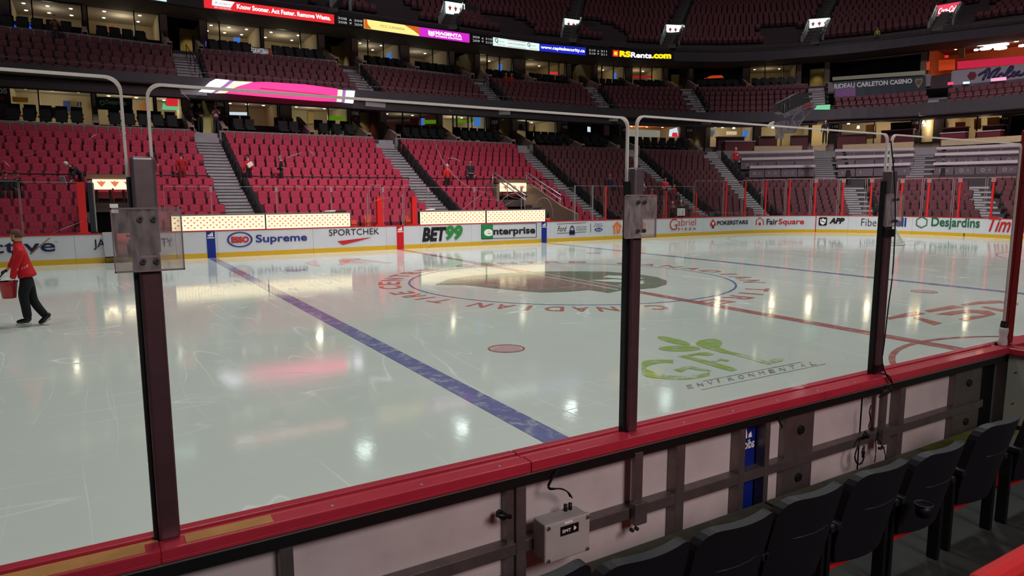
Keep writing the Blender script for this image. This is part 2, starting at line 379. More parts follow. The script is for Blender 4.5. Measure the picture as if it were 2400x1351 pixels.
def _ts(m):
    for p in ([(1105, 418), (1130, 434), (1300, 405), (1470, 380), (1370, 358), (1310, 368)], [(1350, 418), (1400, 410), (1620, 468), (1545, 487)],
              [(1455, 350), (1500, 367), (1700, 337), (1830, 318), (1720, 302)], [(1790, 295), (1960, 265), (2150, 258), (2330, 280), (2330, 303), (2160, 280), (1980, 288), (1840, 305)],
              [(1980, 320), (2020, 312), (2290, 358), (2230, 373)]): m.poly(C2(p), PSCR)
    m.poly(C2([(1560, 385), (1720, 355), (1900, 343), (2060, 352), (2125, 383), (2040, 392), (1960, 375), (1860, 368), (1700, 395)]), PSCR)
    m.poly(C2([(1770, 432), (1850, 408), (2040, 392), (2125, 385), (2000, 415), (1850, 445)]), PSCR)
mark('red_ice_advert', _ts, 'large red letters painted on the ice at right')
def _mcd(m):
    F = lambda pts: [G(600 + x * .2517, 320 + y * .2517, .004) for x, y in pts]
    m.poly(F([(450, 1175), (560, 1150), (600, 1210), (520, 1200)]), PORA)
    m.poly(F([(760, 1150), (900, 1135), (980, 1145), (880, 1155), (830, 1190), (760, 1200), (790, 1165)]), PORA)
    m.poly(F([(900, 1135), (1050, 1150), (1280, 1178), (1200, 1180), (1000, 1155)]), PORA)
mark('orange_ice_advert', _mcd, 'faded orange curves painted near the far boards')
def _gfl(m):
    ell = lambda cx, cy, rx, ry, n=24, tilt=0: [(cx + rx * math.cos(t), cy + ry * math.sin(t) + tilt * rx * math.cos(t)) for t in np.linspace(0, 2 * PI, n + 1)[:-1]]
    m.poly(C3(ell(475, 188, 185, 30, tilt=.22)), PGREEN); m.poly(C3(ell(540, 275, 235, 32)), PGREEN)
    m.poly(C3([(722, 215), (760, 185), (850, 168), (940, 165), (1010, 190), (1020, 225), (990, 262), (1100, 305), (1090, 330), (1030, 328), (900, 290), (800, 265), (740, 240)]), PGREEN)
    m.poly(C3([(1100, 305), (1300, 350), (1590, 442), (1540, 455), (1440, 430), (1250, 372), (1090, 335)]), PGRN2)
    m.poly(C3([(1540, 400), (1640, 382), (1720, 390), (1690, 420), (1600, 438)]), PGRN2)
    m.poly(C3([(515, 362), (600, 350), (760, 390), (900, 420), (1150, 492), (1190, 515), (1120, 530), (1000, 500), (850, 455), (690, 405)]), PGREEN)
    m.poly(C3([(620, 348), (760, 320), (850, 318), (930, 338), (860, 355), (740, 345), (680, 358)], .005), PGREEN)
    m.poly(C3([(900, 410), (1010, 388), (1105, 410), (1080, 420), (1000, 410), (940, 425)], .005), PGRN2)
    cpts = [(470, 420, 20), (400, 418, 16), (300, 420, 20), (200, 435, 30), (130, 460, 42), (115, 500, 55), (160, 545, 45), (260, 575, 32), (380, 592, 24), (500, 605, 20), (640, 602, 20), (760, 585, 20), (880, 560, 20)]
    for (x0, y0, w0), (x1, y1, w1) in zip(cpts, cpts[1:]):
        mt = PGREEN if x1 < 340 or y1 < 500 else PGRN2
        m.poly(C3([(x0, y0 - w0), (x1, y1 - w1), (x1, y1 + w1), (x0, y0 + w0)] if x1 > x0 else [(x1, y1 - w1), (x0, y0 - w0), (x0, y0 + w0), (x1, y1 + w1)]), mt)
    m.poly(C3([(470, 515), (600, 478), (690, 475), (870, 515), (900, 530), (760, 520), (640, 500), (560, 540)], .005), PGRN2)
    for a, b in (((800, 645), (1900, 432)), ((780, 742), (2180, 450))):
        m.poly(C3([a, (a[0] + 10, a[1] - 6), (b[0] + 10, b[1] - 6), b], .005), PGREY)
    for i, ch in enumerate('ENVIRONMENTAL'):
        t = i / 12.6; x, y = 640 + t * 1450, 712 - t * 275
        text_on(m, ch, lambda a, b, x=x, y=y, ch=ch: C3([(x + a * (14 if ch == 'I' else 62) + b * 0 - 25 * b, y - a * 10 - 38 * b + 15)], .006)[0], PGREY)
mark('green_ice_advert', _gfl, 'green plant emblem and letters painted on near ice')

# ================================================================== FAR BOARDS
def board(us, label, ads=None, gap=False):
    s0, s1 = RINK.S(us[0], 540), RINK.S(us[1], 540)
    r = empty('board_panel', RINK.pt((s0 + s1) / 2), label=label, cat='rink board', group=None)
    inv = Matrix.Translation(r.location).inverted()
    def fin(m, name, lab=None):
        m.v = [tuple(inv @ Vector(v)) for v in m.v]; return m.build(name, r, label=lab)
    m = MB(); e = .004
    if us[0] < 172: s0 = 0 if us[0] < 0 else s0
    strip(m, RINK, s0 + e, s1 - e, .19, 1.035, 0, .09, WHITE, .28); fin(m, 'facing')
    m = MB(); strip(m, RINK, s0 + e, s1 - e, .0, .19, -.012, .09, YELLOW, .28); fin(m, 'kick_plate', 'yellow kick plate')
    m = MB(); strip(m, RINK, s0, s1, 1.035, 1.075, -.012, .13, RED, .28); fin(m, 'cap_rail', 'red cap rail')
    if ads:
        for nm, fn in ads:
            m = MB(); fn(m); fin(m, nm)
    return r
R = RINK
def T(txt, u0, vb, u1, vt, m, bold=0, shear=0, off=-.02):
    return lambda b: text_on(b, txt, path_quad(R, u0, vb, u1, vt, off), m, bold, shear)
def Q(px, m, off=-.02): return lambda b: path_poly(b, R, px, m, off)
def Lp(u0, v0, u1, v1, w, m, off=-.02):
    return lambda b: path_poly(b, R, [(u0, v0 + w / 2), (u1, v1 + w / 2), (u1, v1 - w / 2), (u0, v0 - w / 2)], m, off)
def frame(u0, v0, u1, v1, w, m, sl=0):     # rectangle outline; sl = slope drop per whole width
    def f(b):
        for q in (Lp(u0, v0, u1, v0 - sl, w, m), Lp(u0, v1, u1, v1 - sl, w, m)): q(b)
        path_poly(b, R, [(u0 - w / 2, v1), (u0 + w / 2, v1), (u0 + w / 2, v0), (u0 - w / 2, v0)], m)
        path_poly(b, R, [(u1 - w / 2, v1 - sl), (u1 + w / 2, v1 - sl), (u1 + w / 2, v0 - sl), (u1 - w / 2, v0 - sl)], m)
    return f
def comb(*f): return lambda b: [g(b) for g in f]
def stripe(u0, u1, m):
    def f(b):
        s0, s1 = R.S(u0, 560), R.S(u1, 560); strip(b, R, s0, s1, 0.0, 1.036, -.018, 0, m)
        w = s1 - s0
        fn = lambda a, c: R.pt(s0 + w * a, c, -.024)
        for k, (x, h) in enumerate(((.16, .07), (.38, .125), (.6, .18))):
            b.poly([fn(x, .845), fn(x + .2, .845), fn(x + .12, .845 + h * .9), fn(x - .02, .845 + h * .72)], PAPER)
        text_on(b, 'adidas', lambda a, c: fn(.08 + .84 * a, .76 + .07 * c), PAPER, .03)
    return f
board((-60, 172), 'white rink board with dark word behind the skater', [('advert_lettering', T('active', -62, 597, 128, 562, NAVY, .012)), ('trademark', T('TM', 128, 569, 134, 566, NAVY))])
board((172, 243), 'white rink board just left of the open bench gate', [('advert_lettering', T('JA', 220, 586, 246, 561, NAVY, .012))])
board((309, 410), 'white rink board behind the tall nearest steel post', [('advert_lettering', comb(T('P', 303, 580, 320, 560, NAVY), T('OT CITY', 322, 580, 403, 558, NAVY), Lp(312, 588, 345, 582, 1.2, mat('ink_violet', (120, 90, 190))), Lp(380, 570, 403, 563, 1, mat('ink_violet', (120, 90, 190)))))])
board((410, 508), 'white rink board crossed by a blue stripe at left', [('blue_stripe', stripe(484, 504, BLUE))])
def esso(b):
    fn = path_quad(R, 533, 581, 591, 543); disc(b, fn, .5, .5, .5, .5, INKB, r0=.86); 
    text_on(b, 'ESSO', path_quad(R, 542, 570, 583, 554), INKR, .05)
board((508, 733), 'white rink board with blue oval emblem and dark blue word', [('oval_emblem', esso), ('advert_lettering', T('Supreme', 600, 574, 719, 547, mat('ink_royal', (28, 42, 120), .5), .02))])
board((733, 905), 'white rink board with thin black capitals over a red swoosh', [('advert_lettering', comb(T('SPORTCHEK', 771, 553, 888, 535, INK, .0), Q([(790, 566), (873, 556), (840, 565), (803, 574)], INKR)))])
board((905, 985), 'short rink board carrying the red centre stripe', [('red_stripe', stripe(930, 946, REDS))])
board((985, 1105), 'white rink board with slanted black and green lettering', [('advert_lettering', comb(T('BET', 989, 567, 1046, 532, INK, .05, .2), T('99', 1044, 564, 1084, 528, mat('ink_green2', (45, 125, 55)), .05, .2)))])
board((1105, 1264), 'white rink board with green square and framed black word', [('advert_lettering', comb(frame(1128, 527, 1257, 560, 1.2, INK, 3.5), Q([(1128, 561), (1155, 560), (1155, 527), (1128, 528)], mat('ink_green3', (20, 125, 60)), -.02), T('e', 1134, 554, 1154, 537, PAPER, .04, off=-.028), T('nterprise', 1156, 556, 1254, 532, INK, .03)))])
board((1264, 1290), 'narrow rink board filled by the blue stripe beside the lit panel', [('blue_stripe', stripe(1269, 1281, BLUE))])
def lock(b):
    fn = path_quad(R, 1334, 551, 1347, 529); b.poly([fn(0, 0), fn(1, 0), fn(1, .5), fn(0, .5)], NAVY); 
    for i in range(10):
        a, c = PI * i / 10, PI * (i + 1) / 10; b.poly([fn(.5 + .42 * k * math.cos(t), .5 + .5 * k * math.sin(t)) for t, k in ((a, 1), (c, 1), (c, .68), (a, .68))], NAVY)
board((1290, 1418), 'white rink board with padlock symbol and small car advert', [('padlock_symbol', lock), ('advert_lettering', comb(T('Ford', 1306, 543, 1328, 530, INK, 0, .4), T('LOCK IN YOUR', 1350, 535, 1374, 530, INK), T('INCENTIVE', 1350, 541, 1374, 536, INK), Lp(1305, 525.5, 1373, 522.5, 1, INK), Lp(1305, 547.5, 1373, 544, 1, INK), Q([(1383.4, 545), (1384.4, 545), (1384.4, 524), (1383.4, 524)], INK), T('Ontario', 1394, 527, 1411, 523, INK), T('Ford Dealers', 1391, 532, 1413, 528, INK), lambda b: disc(b, path_quad(R, 1393, 543, 1412, 534), .5, .5, .5, .5, INKB), T('Ford', 1396, 541, 1409, 536, PAPER, 0, .3, -.028)))])
def fork(b):
    for p in ([(1435, 531), (1446, 519), (1457, 530), (1455, 534), (1446, 526), (1437, 535)], [(1438, 534), (1441, 532), (1442, 548), (1438, 549)], [(1444, 530), (1447, 529), (1449, 547), (1445, 548)], [(1451, 532), (1454, 531), (1452, 547), (1449, 546)]): path_poly(b, R, p, INKO)
board((1418, 1540), 'white rink board with orange word behind the middle post', [('fork_symbol', fork), ('advert_lettering', T('SKIP', 1457, 546, 1514, 521, INKO, .06, .25))])
board((1540, 1648), 'white rink board with red pizza advert', [('advert_lettering', comb(T('G', 1569, 540, 1587, 513, INKR, -.01), T('abriel', 1587, 530, 1631, 512, INKR, -.01), T('P I Z Z A', 1589, 540.5, 1631, 533.5, INKR, .02), T('Est. 1977', 1572, 540.5, 1583, 538.5, INKR)))])
def spade(b):
    for p in ([(1670.5, 513.5), (1677, 523), (1677.5, 528), (1673, 531), (1670.5, 528.5), (1668, 531), (1664, 529), (1664, 524)], [(1670.5, 528), (1673.5, 535), (1667.5, 535.5)]): path_poly(b, R, p, INKR if p[0][1] < 520 else INK)
    path_poly(b, R, [(1670.5, 519), (1671.5, 522), (1674, 522.5), (1672, 524.5), (1673, 528), (1670.5, 526), (1668, 528), (1669, 524.5), (1667, 522.5), (1669.5, 522)], PAPER, -.028)
board((1648, 1762), 'white rink board with red spade symbol and black capitals', [('spade_symbol', spade), ('advert_lettering', T('POKERSTARS', 1680, 528, 1753, 516, INK, .03))])
def house(b):
    for p in ([(1771, 517), (1780.5, 509), (1790, 517), (1790, 519), (1780.5, 511.5), (1771, 519)], [(1771, 518), (1773, 517), (1773, 528), (1771, 528)], [(1788, 517), (1790, 518), (1790, 528), (1788, 528)], [(1777.5, 528), (1777.5, 522), (1783, 522), (1783, 528)]): path_poly(b, R, p, INKR)
board((1762, 1911), 'white rink board with red house outline and two-colour word', [('house_symbol', house), ('advert_lettering', comb(T('Fair', 1796, 527, 1823, 513, INK, .02), T('Square', 1824, 530, 1885, 513, INKR, .02)))])
def shield(b):
    fn = path_quad(R, 1918, 529, 1939, 509.5)
    b.poly([fn(*q) for q in ((.12, 0), (.88, 0), (1, .12), (1, .88), (.88, 1), (.12, 1), (0, .88), (0, .12))], INK)
    fn2 = path_quad(R, 1918, 529, 1939, 509.5, -.028); b.poly([fn2(*q) for q in ((.5, .08), (.8, .3), (.85, .78), (.65, .72), (.5, .9), (.35, .72), (.15, .78), (.2, .3))], PAPER)
    fn3 = path_quad(R, 1918, 529, 1939, 509.5, -.034); b.poly([fn3(*q) for q in ((.25, .66), (.75, .42), (.74, .32), (.24, .56))], INK)
board((1911, 1987), 'white rink board with black rounded shield badge', [('shield_badge', shield), ('advert_lettering', T('APP', 1943, 524.5, 1980, 511, INK, .06, .25)), ('goal_stripe', lambda b: strip(b, R, R.S(1911, 520), R.S(1913, 520), 0, 1.036, -.018, 0, REDS))])
board((1987, 2137), 'white rink board behind the goal net', [('advert_lettering', comb(T('Fibe', 2018, 530, 2055, 513, INK, -.01), T('Bell', 2084, 531, 2125, 511, INKB, .03)))])
def hexa(b):
    fn = path_quad(R, 2146, 535, 2175, 507.5); 
    for i in range(6):
        a, c = PI / 6 + i * PI / 3, PI / 6 + (i + 1) * PI / 3; b.poly([fn(.5 + .5 * k * math.cos(t) / .87, .5 + .5 * k * math.sin(t)) for t, k in ((a, 1), (c, 1), (c, .82), (a, .82))], INKG)
board((2137, 2281), 'white rink board with green hexagon outline', [('hexagon_symbol', hexa), ('advert_lettering', T('Desjardins', 2182, 537, 2298, 512, INKG, .02)), ('black_mark', Q([(2258.5, 554), (2261, 554), (2261, 547), (2258.5, 547)], INK, -.02))])
s_end = R.S(2281, 540)
r = board((2281, 2420), 'white rink board with slanted red word at the right edge', [('advert_lettering', T('Tim Horton', 2316, 543, 2500, 513, INKR, .02, .35))])
# ================================================================== GATE, FAR GLASS, BENCH FRONTS
sg0, sg1 = RINK.S(243, 560), RINK.S(309, 560)
g = empty('rink_gate', RINK.pt((sg0 + sg1) / 2, 0, .05), label='open gate in far boards with pink padded roll and grey door edge', cat='gate')
gi = Matrix.Translation(g.location).inverted()
def gfin(m, n, lab=None, par=None):
    m.v = [tuple(gi @ Vector(v)) for v in m.v]; return m.build(n, par or g, label=lab)
m = MB(); strip(m, RINK, sg0, sg1, 0, .2, -.012, .1, YELLOW); gfin(m, 'threshold', 'yellow threshold')
m = MB(); strip(m, RINK, sg0, sg1, .2, .24, -.3, 1.2, BLACK); strip(m, RINK, sg1 - .18, sg1, .24, 1.0, .02, .1, BLACK); gfin(m, 'black_frame')
m = MB(); a = RINK.pt(sg0, 0, 0); m.hexa([(a.x, a.y - .3, .22), (a.x + .34, a.y - .3, .22), (a.x + .34, a.y + .1, .22), (a.x, a.y + .1, .22), (a.x - .03, a.y - .3, 1.1), (a.x + .3, a.y - .3, 1.1), (a.x + .3, a.y + .1, 1.1), (a.x - .03, a.y + .1, 1.1)], mat('door_grey', (170, 168, 172), .5)); gfin(m, 'door_leaf', 'light grey door edge')
m = MB(); m.tube([(a.x + .42, a.y + .25, .78), (a.x + 1.5, a.y + .25, .78)], .26, mat('pad_pink', (214, 96, 104), .5), 18); m.box(a.x + .42, a.x + 1.5, a.y + .02, a.y + .5, .3, .78, mat('pad_rose', (150, 84, 80), .6)); gfin(m, 'padded_roll', 'pink padded roll')

def glasspane(path, s0, s1, z0, z1, off, label, posts=None, name='glass_screen', edge=GEDGE2, w=.018, cat='rink glass', group=None):
    r = empty(name, path.pt((s0 + s1) / 2, z0, off), label=label, cat=cat, group=group); inv = Matrix.Translation(r.location).inverted()
    m = MB(); strip(m, path, s0, s1, z0, z1, off, off + .012, GLASS, .8); m.v = [tuple(inv @ Vector(v)) for v in m.v]; m.build('pane', r)
    m = MB(); strip(m, path, s0, s1, z1 - w, z1, off - .002, off + .016, edge, .8)
    strip(m, path, s0, s0 + w * .7, z0, z1, off - .002, off + .016, edge); strip(m, path, s1 - w * .7, s1, z0, z1, off - .002, off + .016, edge)
    m.v = [tuple(inv @ Vector(v)) for v in m.v]; m.build('edge_strip', r); return r
lowz = 1.075
# left side glass with its red gate post
glasspane(RINK, RINK.S(-60), RINK.S(29), lowz, 2.93, .05, 'far glass panel at the left edge of the rink')
glasspane(RINK, RINK.S(31), RINK.S(186), lowz, 2.9, .05, 'far glass panel left of the red gate post')
def post(path, u, z0, z1, off, m, w, label, top=None, nm='glass_post', d=.07):
    s = path.S(u, 480); r = empty(nm, path.pt(s, z0, off), path.rz(s), label=label, cat='post')
    b = MB(); b.box(-w / 2, w / 2, 0, d, 0, z1 - z0, m); b.build('upright', r, bevel=.006)
    b = MB(); b.box(-w * .8, w * .8, -.012, d + .01, -.0, .05, m); b.build('foot_plate', r)
    if top:
        b = MB(); b.box(-w * 1.1, w * 1.1, -.02, .0, z1 - z0 - .26, z1 - z0 - .02, top); b.build('acrylic_clamp', r, label='grey acrylic clamp plate')
    return r
post(RINK, 192, lowz, 2.9, .0, REDP, .24, 'broad red padded post beside the open gate', d=.1)
post(RINK, 214, lowz, 2.88, .25, mat('post_dark', (38, 40, 48), .4), .16, 'dark post right of the broad red gate post')
post(RINK, 222, lowz, 2.88, .3, ALU, .05, 'slim grey post in front of lit tunnel sign')
# bench back glass
BG = Path([(-12, 14.75), (20, 14.75)])
bu = [372, 485, 640, 770, 893, 1000, 1110, 1222, 1345]
for i, (a, b) in enumerate(zip(bu, bu[1:])):
    glasspane(BG, BG.S(a) + .01, BG.S(b) - .01, 1.0, 2.78, 0, f'{ORD[i + 1]} pane from the left of the glass wall behind the team benches', cat='rink glass')
for i, u in enumerate(bu[1:-1]):
    s = BG.S(u); r = empty('glass_clamp', BG.pt(s, 2.5, -.01), label=f'small grey clamp on top seam of bench glass, {ORD[i + 1]} from the left', cat='clamp')
    b = MB(); b.box(-.055, .055, -.02, .035, .04, .27, mat('acrylic_grey', (170, 120, 130), .4)); b.build('clamp_plate', r)
    b = MB(); b.tube([(0, -.02, .1), (0, -.035, .1)], .014, STEEL); b.tube([(0, -.02, .2), (0, -.035, .2)], .014, STEEL); b.build('bolt', r)
# short glass between the benches, red padded posts
for u, lab, h in ((891, 'red padded post left of the centre stripe', 2.35), (972, 'red padded post right of the centre stripe', 2.33)): post(RINK, u, lowz, h, .02, REDP, .26 if u < 900 else .22, lab, d=.16)
for u, lab in ((862, 'thin grey post beside the stacked bottle crates'), (944, 'thin grey post above the red centre stripe')): post(RINK, u, lowz, 2.45, .03, ALU, .035, lab, d=.03)
glasspane(RINK, RINK.S(862), RINK.S(889), lowz, 2.85, .06, 'narrow glass pane left of the left red padded post')
glasspane(RINK, RINK.S(944), RINK.S(976), lowz, 2.85, .06, 'narrow glass pane left of the right red padded post')
# lit bench fronts
LITP = glow('lit_panel', (255, 236, 192), 1.55)
TRI = mat('triangle_red', (60, 10, 5), .6, emit=(235, 120, 80), estr=1.1); LEAF = mat('leaf_green', (20, 50, 10), .6, emit=(150, 150, 60), estr=.9)
def emblem(m, fn, cx, cy, w, h, inv=True):
    m.poly([fn(cx - w / 2, cy + h / 2), fn(cx + w / 2, cy + h / 2), fn(cx, cy - h / 2)][::-1], TRI)
    m.poly([fn(cx - w * .08, cy + h * .5), fn(cx, cy + h * .78), fn(cx + w * .08, cy + h * .5)], LEAF)
for i, (u0, u1) in enumerate(((402, 621), (624, 821), (985, 1138), (1141, 1278))):
    s0, s1 = RINK.S(u0, 520), RINK.S(u1, 520); w = s1 - s0
    r = empty('lit_bench_front', RINK.pt(s0, 1.08, .02), 0, label=['glowing cream bench front directly right of the tall steel post', 'glowing cream bench front ending at the bottle crates', 'glowing cream bench front right of the red padded posts', 'glowing cream bench front ending above the right blue stripe'][i], cat='illuminated sign', group='glowing bench fronts')
    b = MB(); b.box(0, w, .0, .2, 0, .56, LITP); b.build('lit_face', r)
    b = MB(); b.box(-.03, w + .03, -.03, .26, .56, .61, mat('bench_cap', (120, 105, 100), .5)); b.box(-.03, 0, -.02, .24, 0, .56, DARK); b.box(w, w + .03, -.02, .24, 0, .56, DARK); b.build('frame', r)
    b = MB(); n = int(w / .215)
    fn = lambda x, z: (x, -.012, z)
    for c in range(n * 2 - 1):
        for k in range(3):
            x = .11 + c * w / (n * 2); z = .09 + k * .19 + (.09 if c % 2 else 0)
            if z < .54 and x < w - .06: emblem(b, fn, x, z, .1, .07)
    b.build('triangle_emblems', r, label='rows of small red triangles')
# things lying on the bench fronts
for u, v, lab, c in ((775, 497, 'pale towel on the left bench front', (205, 190, 185)), (800, 495, 'dark roll of tape and gloves on bench front', (60, 40, 45)), (1010, 491, 'white towel on right bench front', (225, 205, 205)), (1262, 483, 'dark helmet bag on right bench front end', (40, 30, 35))):
    s = RINK.S(u, v); p = RINK.pt(s, 1.69, .12); b = MB()
    for k in range(5): b.tube([(-.22 + k * .05, 0, .03 + .015 * (k % 2)), (.1 + k * .04, .03, .035 + .02 * ((k + 1) % 2))], .035, mat('cloth%d' % c[0], c, .9), 8)
    b.build('towel' if c[0] > 100 else 'equipment_bag', loc=p, label=lab, cat='towel' if c[0] > 100 else 'bag')
def bottle_crate(u, lab, n, h, z=1.08):
    p = RINK.pt(RINK.S(u, 515), z, .06); r = empty('bottle_crate', p, label=lab, cat='bottle crate'); b = MB(); o = mat('crate_orange', (215, 75, 45), .5)
    w = .085 * n
    b.box(-w / 2, w / 2, 0, .14, 0, .03, o); b.box(-w / 2, w / 2, 0, .012, h * .35, h * .55, o); b.box(-w / 2, w / 2, .128, .14, h * .35, h * .55, o); b.box(-w / 2, -w / 2 + .012, 0, .14, 0, h * .55, o); b.box(w / 2 - .012, w / 2, 0, .14, 0, h * .55, o); b.build('crate', r)
    for k in range(n):
        b = MB(); b.lathe([(.001, 0), (.034, .01), (.036, h * .6), (.03, h * .66), (.022, h * .7), (.026, h * .74), (.012, h * .9), (.001, h)], (-w / 2 + .043 + k * .085, .07, .03), mat('bottle_red', (225, 95, 70), .35), 12); b.build('squeeze_bottle', r)
bottle_crate(829, 'low orange crate of squeeze bottles right of the lit panel', 4, .26)
bottle_crate(865, 'tall orange crate of squeeze bottles beside red padded post', 4, .5)
bottle_crate(958, 'orange bottle crate left of the right red padded post', 3, .42)
bottle_crate(1287, 'small orange crate beyond the right lit bench front', 3, .14)
# penalty side glass right of the benches, then the end glass with red posts
posts = [(1348, 'grey', 2.88), (1390, 'grey', 2.88), (1421, 'red', 2.88), (1562.5, 'red', 2.6), (1633, 'redshort', 2.5), (1702.5, 'red', 3.2), (1747, 'red', 3.2), (1795, 'red', 3.25), (1850, 'red', 3.3), (1910, 'red', 3.35), (1974.5, 'red', 3.35), (2040, 'red', 3.35), (2111.5, 'red', 3.3), (2173.5, 'red', 3.3), (2246, 'red', 3.3), (2323.5, 'red', 3.3), (2398.5, 'red', 3.2)]
nth = 0
for i, (u, k, z) in enumerate(posts):
    if k == 'grey': post(RINK, u, lowz, z, .02, ALU, .07, 'grey aluminium glass post ' + ('right of the concrete stair wall' if i == 0 else 'left of the first slim red post'), d=.05)
    else:
        nth += 1; post(RINK, u, lowz, z, .02, REDP, .075 if u < 1700 else .1, f'red glass post, {ORD[nth]} from the left along the far end glass', top=mat('acrylic_end', (150, 110, 105), .4) if 1900 < u else None, d=.06)
for i, ((a, _, za), (b, _, zb)) in enumerate(zip(posts, posts[1:])):
    z = max(za, zb) if a > 1690 else 2.86
    if a == 1633: z = 3.18
    glasspane(RINK, RINK.S(a) + .04, RINK.S(b) - .04, lowz, z, .035, f'end glass pane, {ORD[i + 1]} to the right of the benches', w=.03 if a > 1690 else .015)
# white bright rails reflected along the top of some end panes are their polished tops
# ================================================================== GOAL NET
n0 = onZ(2055.2, 569.2, 0); n1 = onZ(2059.5, 575.6, 0); ax = (n0 - n1).normalized(); mid = (n0 + n1) / 2
n0 = mid + ax * .915; n1 = mid - ax * .915; bk = Vector((-ax.y, ax.x, 0))
if bk.dot(RT) < 0: bk = -bk
net = empty('goal_net', mid, label='hockey goal with red posts and white netting, turned sideways to us', cat='hockey goal'); P = lambda v: v - mid
b = MB(); b.tube([P(n0), P(n0) + Vector((0, 0, 1.22)), P(n1) + Vector((0, 0, 1.22)), P(n1)], .035, INKR, 10); b.build('red_posts', net, label='red posts and crossbar')
m = MB(); arc = [P(n0), P(n0) + bk * .5 - ax * .05, P(n0) + bk * 1.0 - ax * .25, P(mid) + bk * 1.12, P(n1) + bk * 1.0 + ax * .25, P(n1) + bk * .5 + ax * .05, P(n1)]
WN = mat('net_white', (225, 222, 215), .7); m.tube([p + Vector((0, 0, .03)) for p in arc], .045, WN, 8); m.build('base_frame', net, label='white padded base frame')
tops = [P(n0) + Vector((0, 0, 1.2)), P(n0) + bk * .3 + Vector((0, 0, 1.2)), P(n0) + bk * .5 - ax * .25 + Vector((0, 0, 1.15)), P(mid) + bk * .55 + Vector((0, 0, 1.15)), P(n1) + bk * .5 + ax * .25 + Vector((0, 0, 1.15)), P(n1) + bk * .3 + Vector((0, 0, 1.2)), P(n1) + Vector((0, 0, 1.2))]
m = MB()
def lerpl(pl, t): t *= len(pl) - 1; i = min(int(t), len(pl) - 2); return pl[i].lerp(pl[i + 1], t - i)
for k in range(43):
    t = k / 42; m.tube([lerpl(arc, t), lerpl(tops, t)], .006, WN, 3, cap=False)
for k in range(1, 13):
    h = k / 13; m.tube([lerpl(arc, t / 20).lerp(lerpl(tops, t / 20), h) for t in range(21)], .006, WN, 3, cap=False)
m.tube([P(mid) + bk * .15 + Vector((0, 0, 1.2)), P(mid) + bk * .5 + Vector((0, 0, 1.15)), P(mid) + bk * 1.1], .02, WN); m.build('netting', net, label='white netting', kind=None)
# ================================================================== NEAR BOARDS (seen from behind)
Yi, Yo = -12.99, -13.19
nb = empty('near_board_wall', (0, -13.08, 0), label='near rink wall with long red cap, white panels and steel frame behind', cat='rink board')
o = -13.08
b = MB()
XL, XR = -17.5, -4.72
def capseg(b, x0, x1, m, m2):
    b.box(x0, x1, Yi - .055 - o, Yi - o, 1.085, 1.115, m); b.box(x0, x1, Yi - .096 - o, Yi - .070 - o, 1.08, 1.110, m2); b.box(x0, x1, Yo - o, Yi - .112 - o, 1.075, 1.118, m)
    b.box(x0, x1, Yo + .02 - o, Yi - .01 - o, 1.06, 1.086, CAPG); b.box(x0, x1, Yo - o, Yo + .02 - o, 1.06, 1.08, m)
CAPG = mat('cap_gap', (40, 6, 10), .7); CAPM = mat('cap_red_near', (180, 44, 62), .32, noise=.1, nscale=4, coat=.2); CAPD = mat('cap_red_groove', (150, 22, 40), .35)
TAN = mat('cap_tan', (176, 120, 62), .5, noise=.12, nscale=14)  # tan colour for the tops of the left cap pieces
j1, j2 = -9.79, -7.40
for x0, x1 in ((XL, -11.47), (-11.47, j1 - .004), (j1, j2 - .004), (j2, XR)):
    b = MB(); capseg(b, x0, x1, CAPM, TAN if x0 < -12 else CAPM); b.build('cap_rail', nb, bevel=.006, label='red cap rail section')
b = MB(); b.box(XL, -11.52, Yo + .012 - o, Yi - .112 - o, 1.118, 1.121, TAN); b.box(-11.38, -11.05, Yo + .012 - o, Yi - .112 - o, 1.118, 1.121, TAN); b.build('tan_strip', nb, label='tan strip on top of the cap rail')
b = MB(); b.box(XL, XR, -13.165 - o, -13.03 - o, 1.04, 1.06, ALU); b.box(XL, XR, -13.16 - o, -13.1 - o, .985, 1.04, BLACK); b.build('black_band', nb, label='black band under the cap')
PNL = mat('panel_back_white', (196, 184, 182), .45, noise=.1, nscale=3); 
for x0, x1 in ((XL, -11.03), (-10.98, -9.86), (-9.8, -9.28), (-9.22, -8.74), (-8.68, -8.2), (-8.14, -7.95), (-7.93, -7.72), (-7.43, -6.8), (-6.76, -6.4), (-6.34, -5.5)):
    b = MB(); b.box(x0 - .03, x1 + .03, -13.075 - o, -13.06 - o, .0, 1.04, mat('stripe_blue_back', (14, 34, 120), .4) if x0 == -8.14 else PNL); b.build('back_panel', nb, label='blue back panel' if x0 == -8.14 else None)
b = MB(); b.box(XL, XR, -13.05 - o, -12.99 - o, 0, 1.06, WHITE); b.build('ice_side_facing', nb)
for x, w in ((-11.0, .055), (-9.83, .06), (-8.71, .07), (-8.17, .05), (-7.93, .045), (-6.37, .07), (-12.4, .06), (-14.2, .06)):
    b = MB(); b.box(x - w / 2, x + w / 2, -13.154 - o, -13.077 - o, .0, 1.0 if x not in (-9.83,) else 1.06, STEEL); b.build('upright', nb, bevel=.004)
b = MB(); b.box(-9.905, -9.862, -13.133 - o, -13.077 - o, 0, 1.0, STEEL); b.build('upright', nb)
for x0, x1 in ((-7.72, -7.42), (-5.55, -5.12)):
    b = MB(); b.box(x0, x1, -13.13 - o, -13.077 - o, 0, .985 if x0 < -6 else 1.02, STEEL); b.build('wide_plate', nb, bevel=.004, label='wide steel plate with two dark bolt holes')
    for z in (.86, .52):
        b = MB(); b.tube([((x0 + x1) / 2, -13.145 - o, z), ((x0 + x1) / 2, -13.128 - o, z)], .03, BLACK, 14); b.build('bolt_hole', nb)
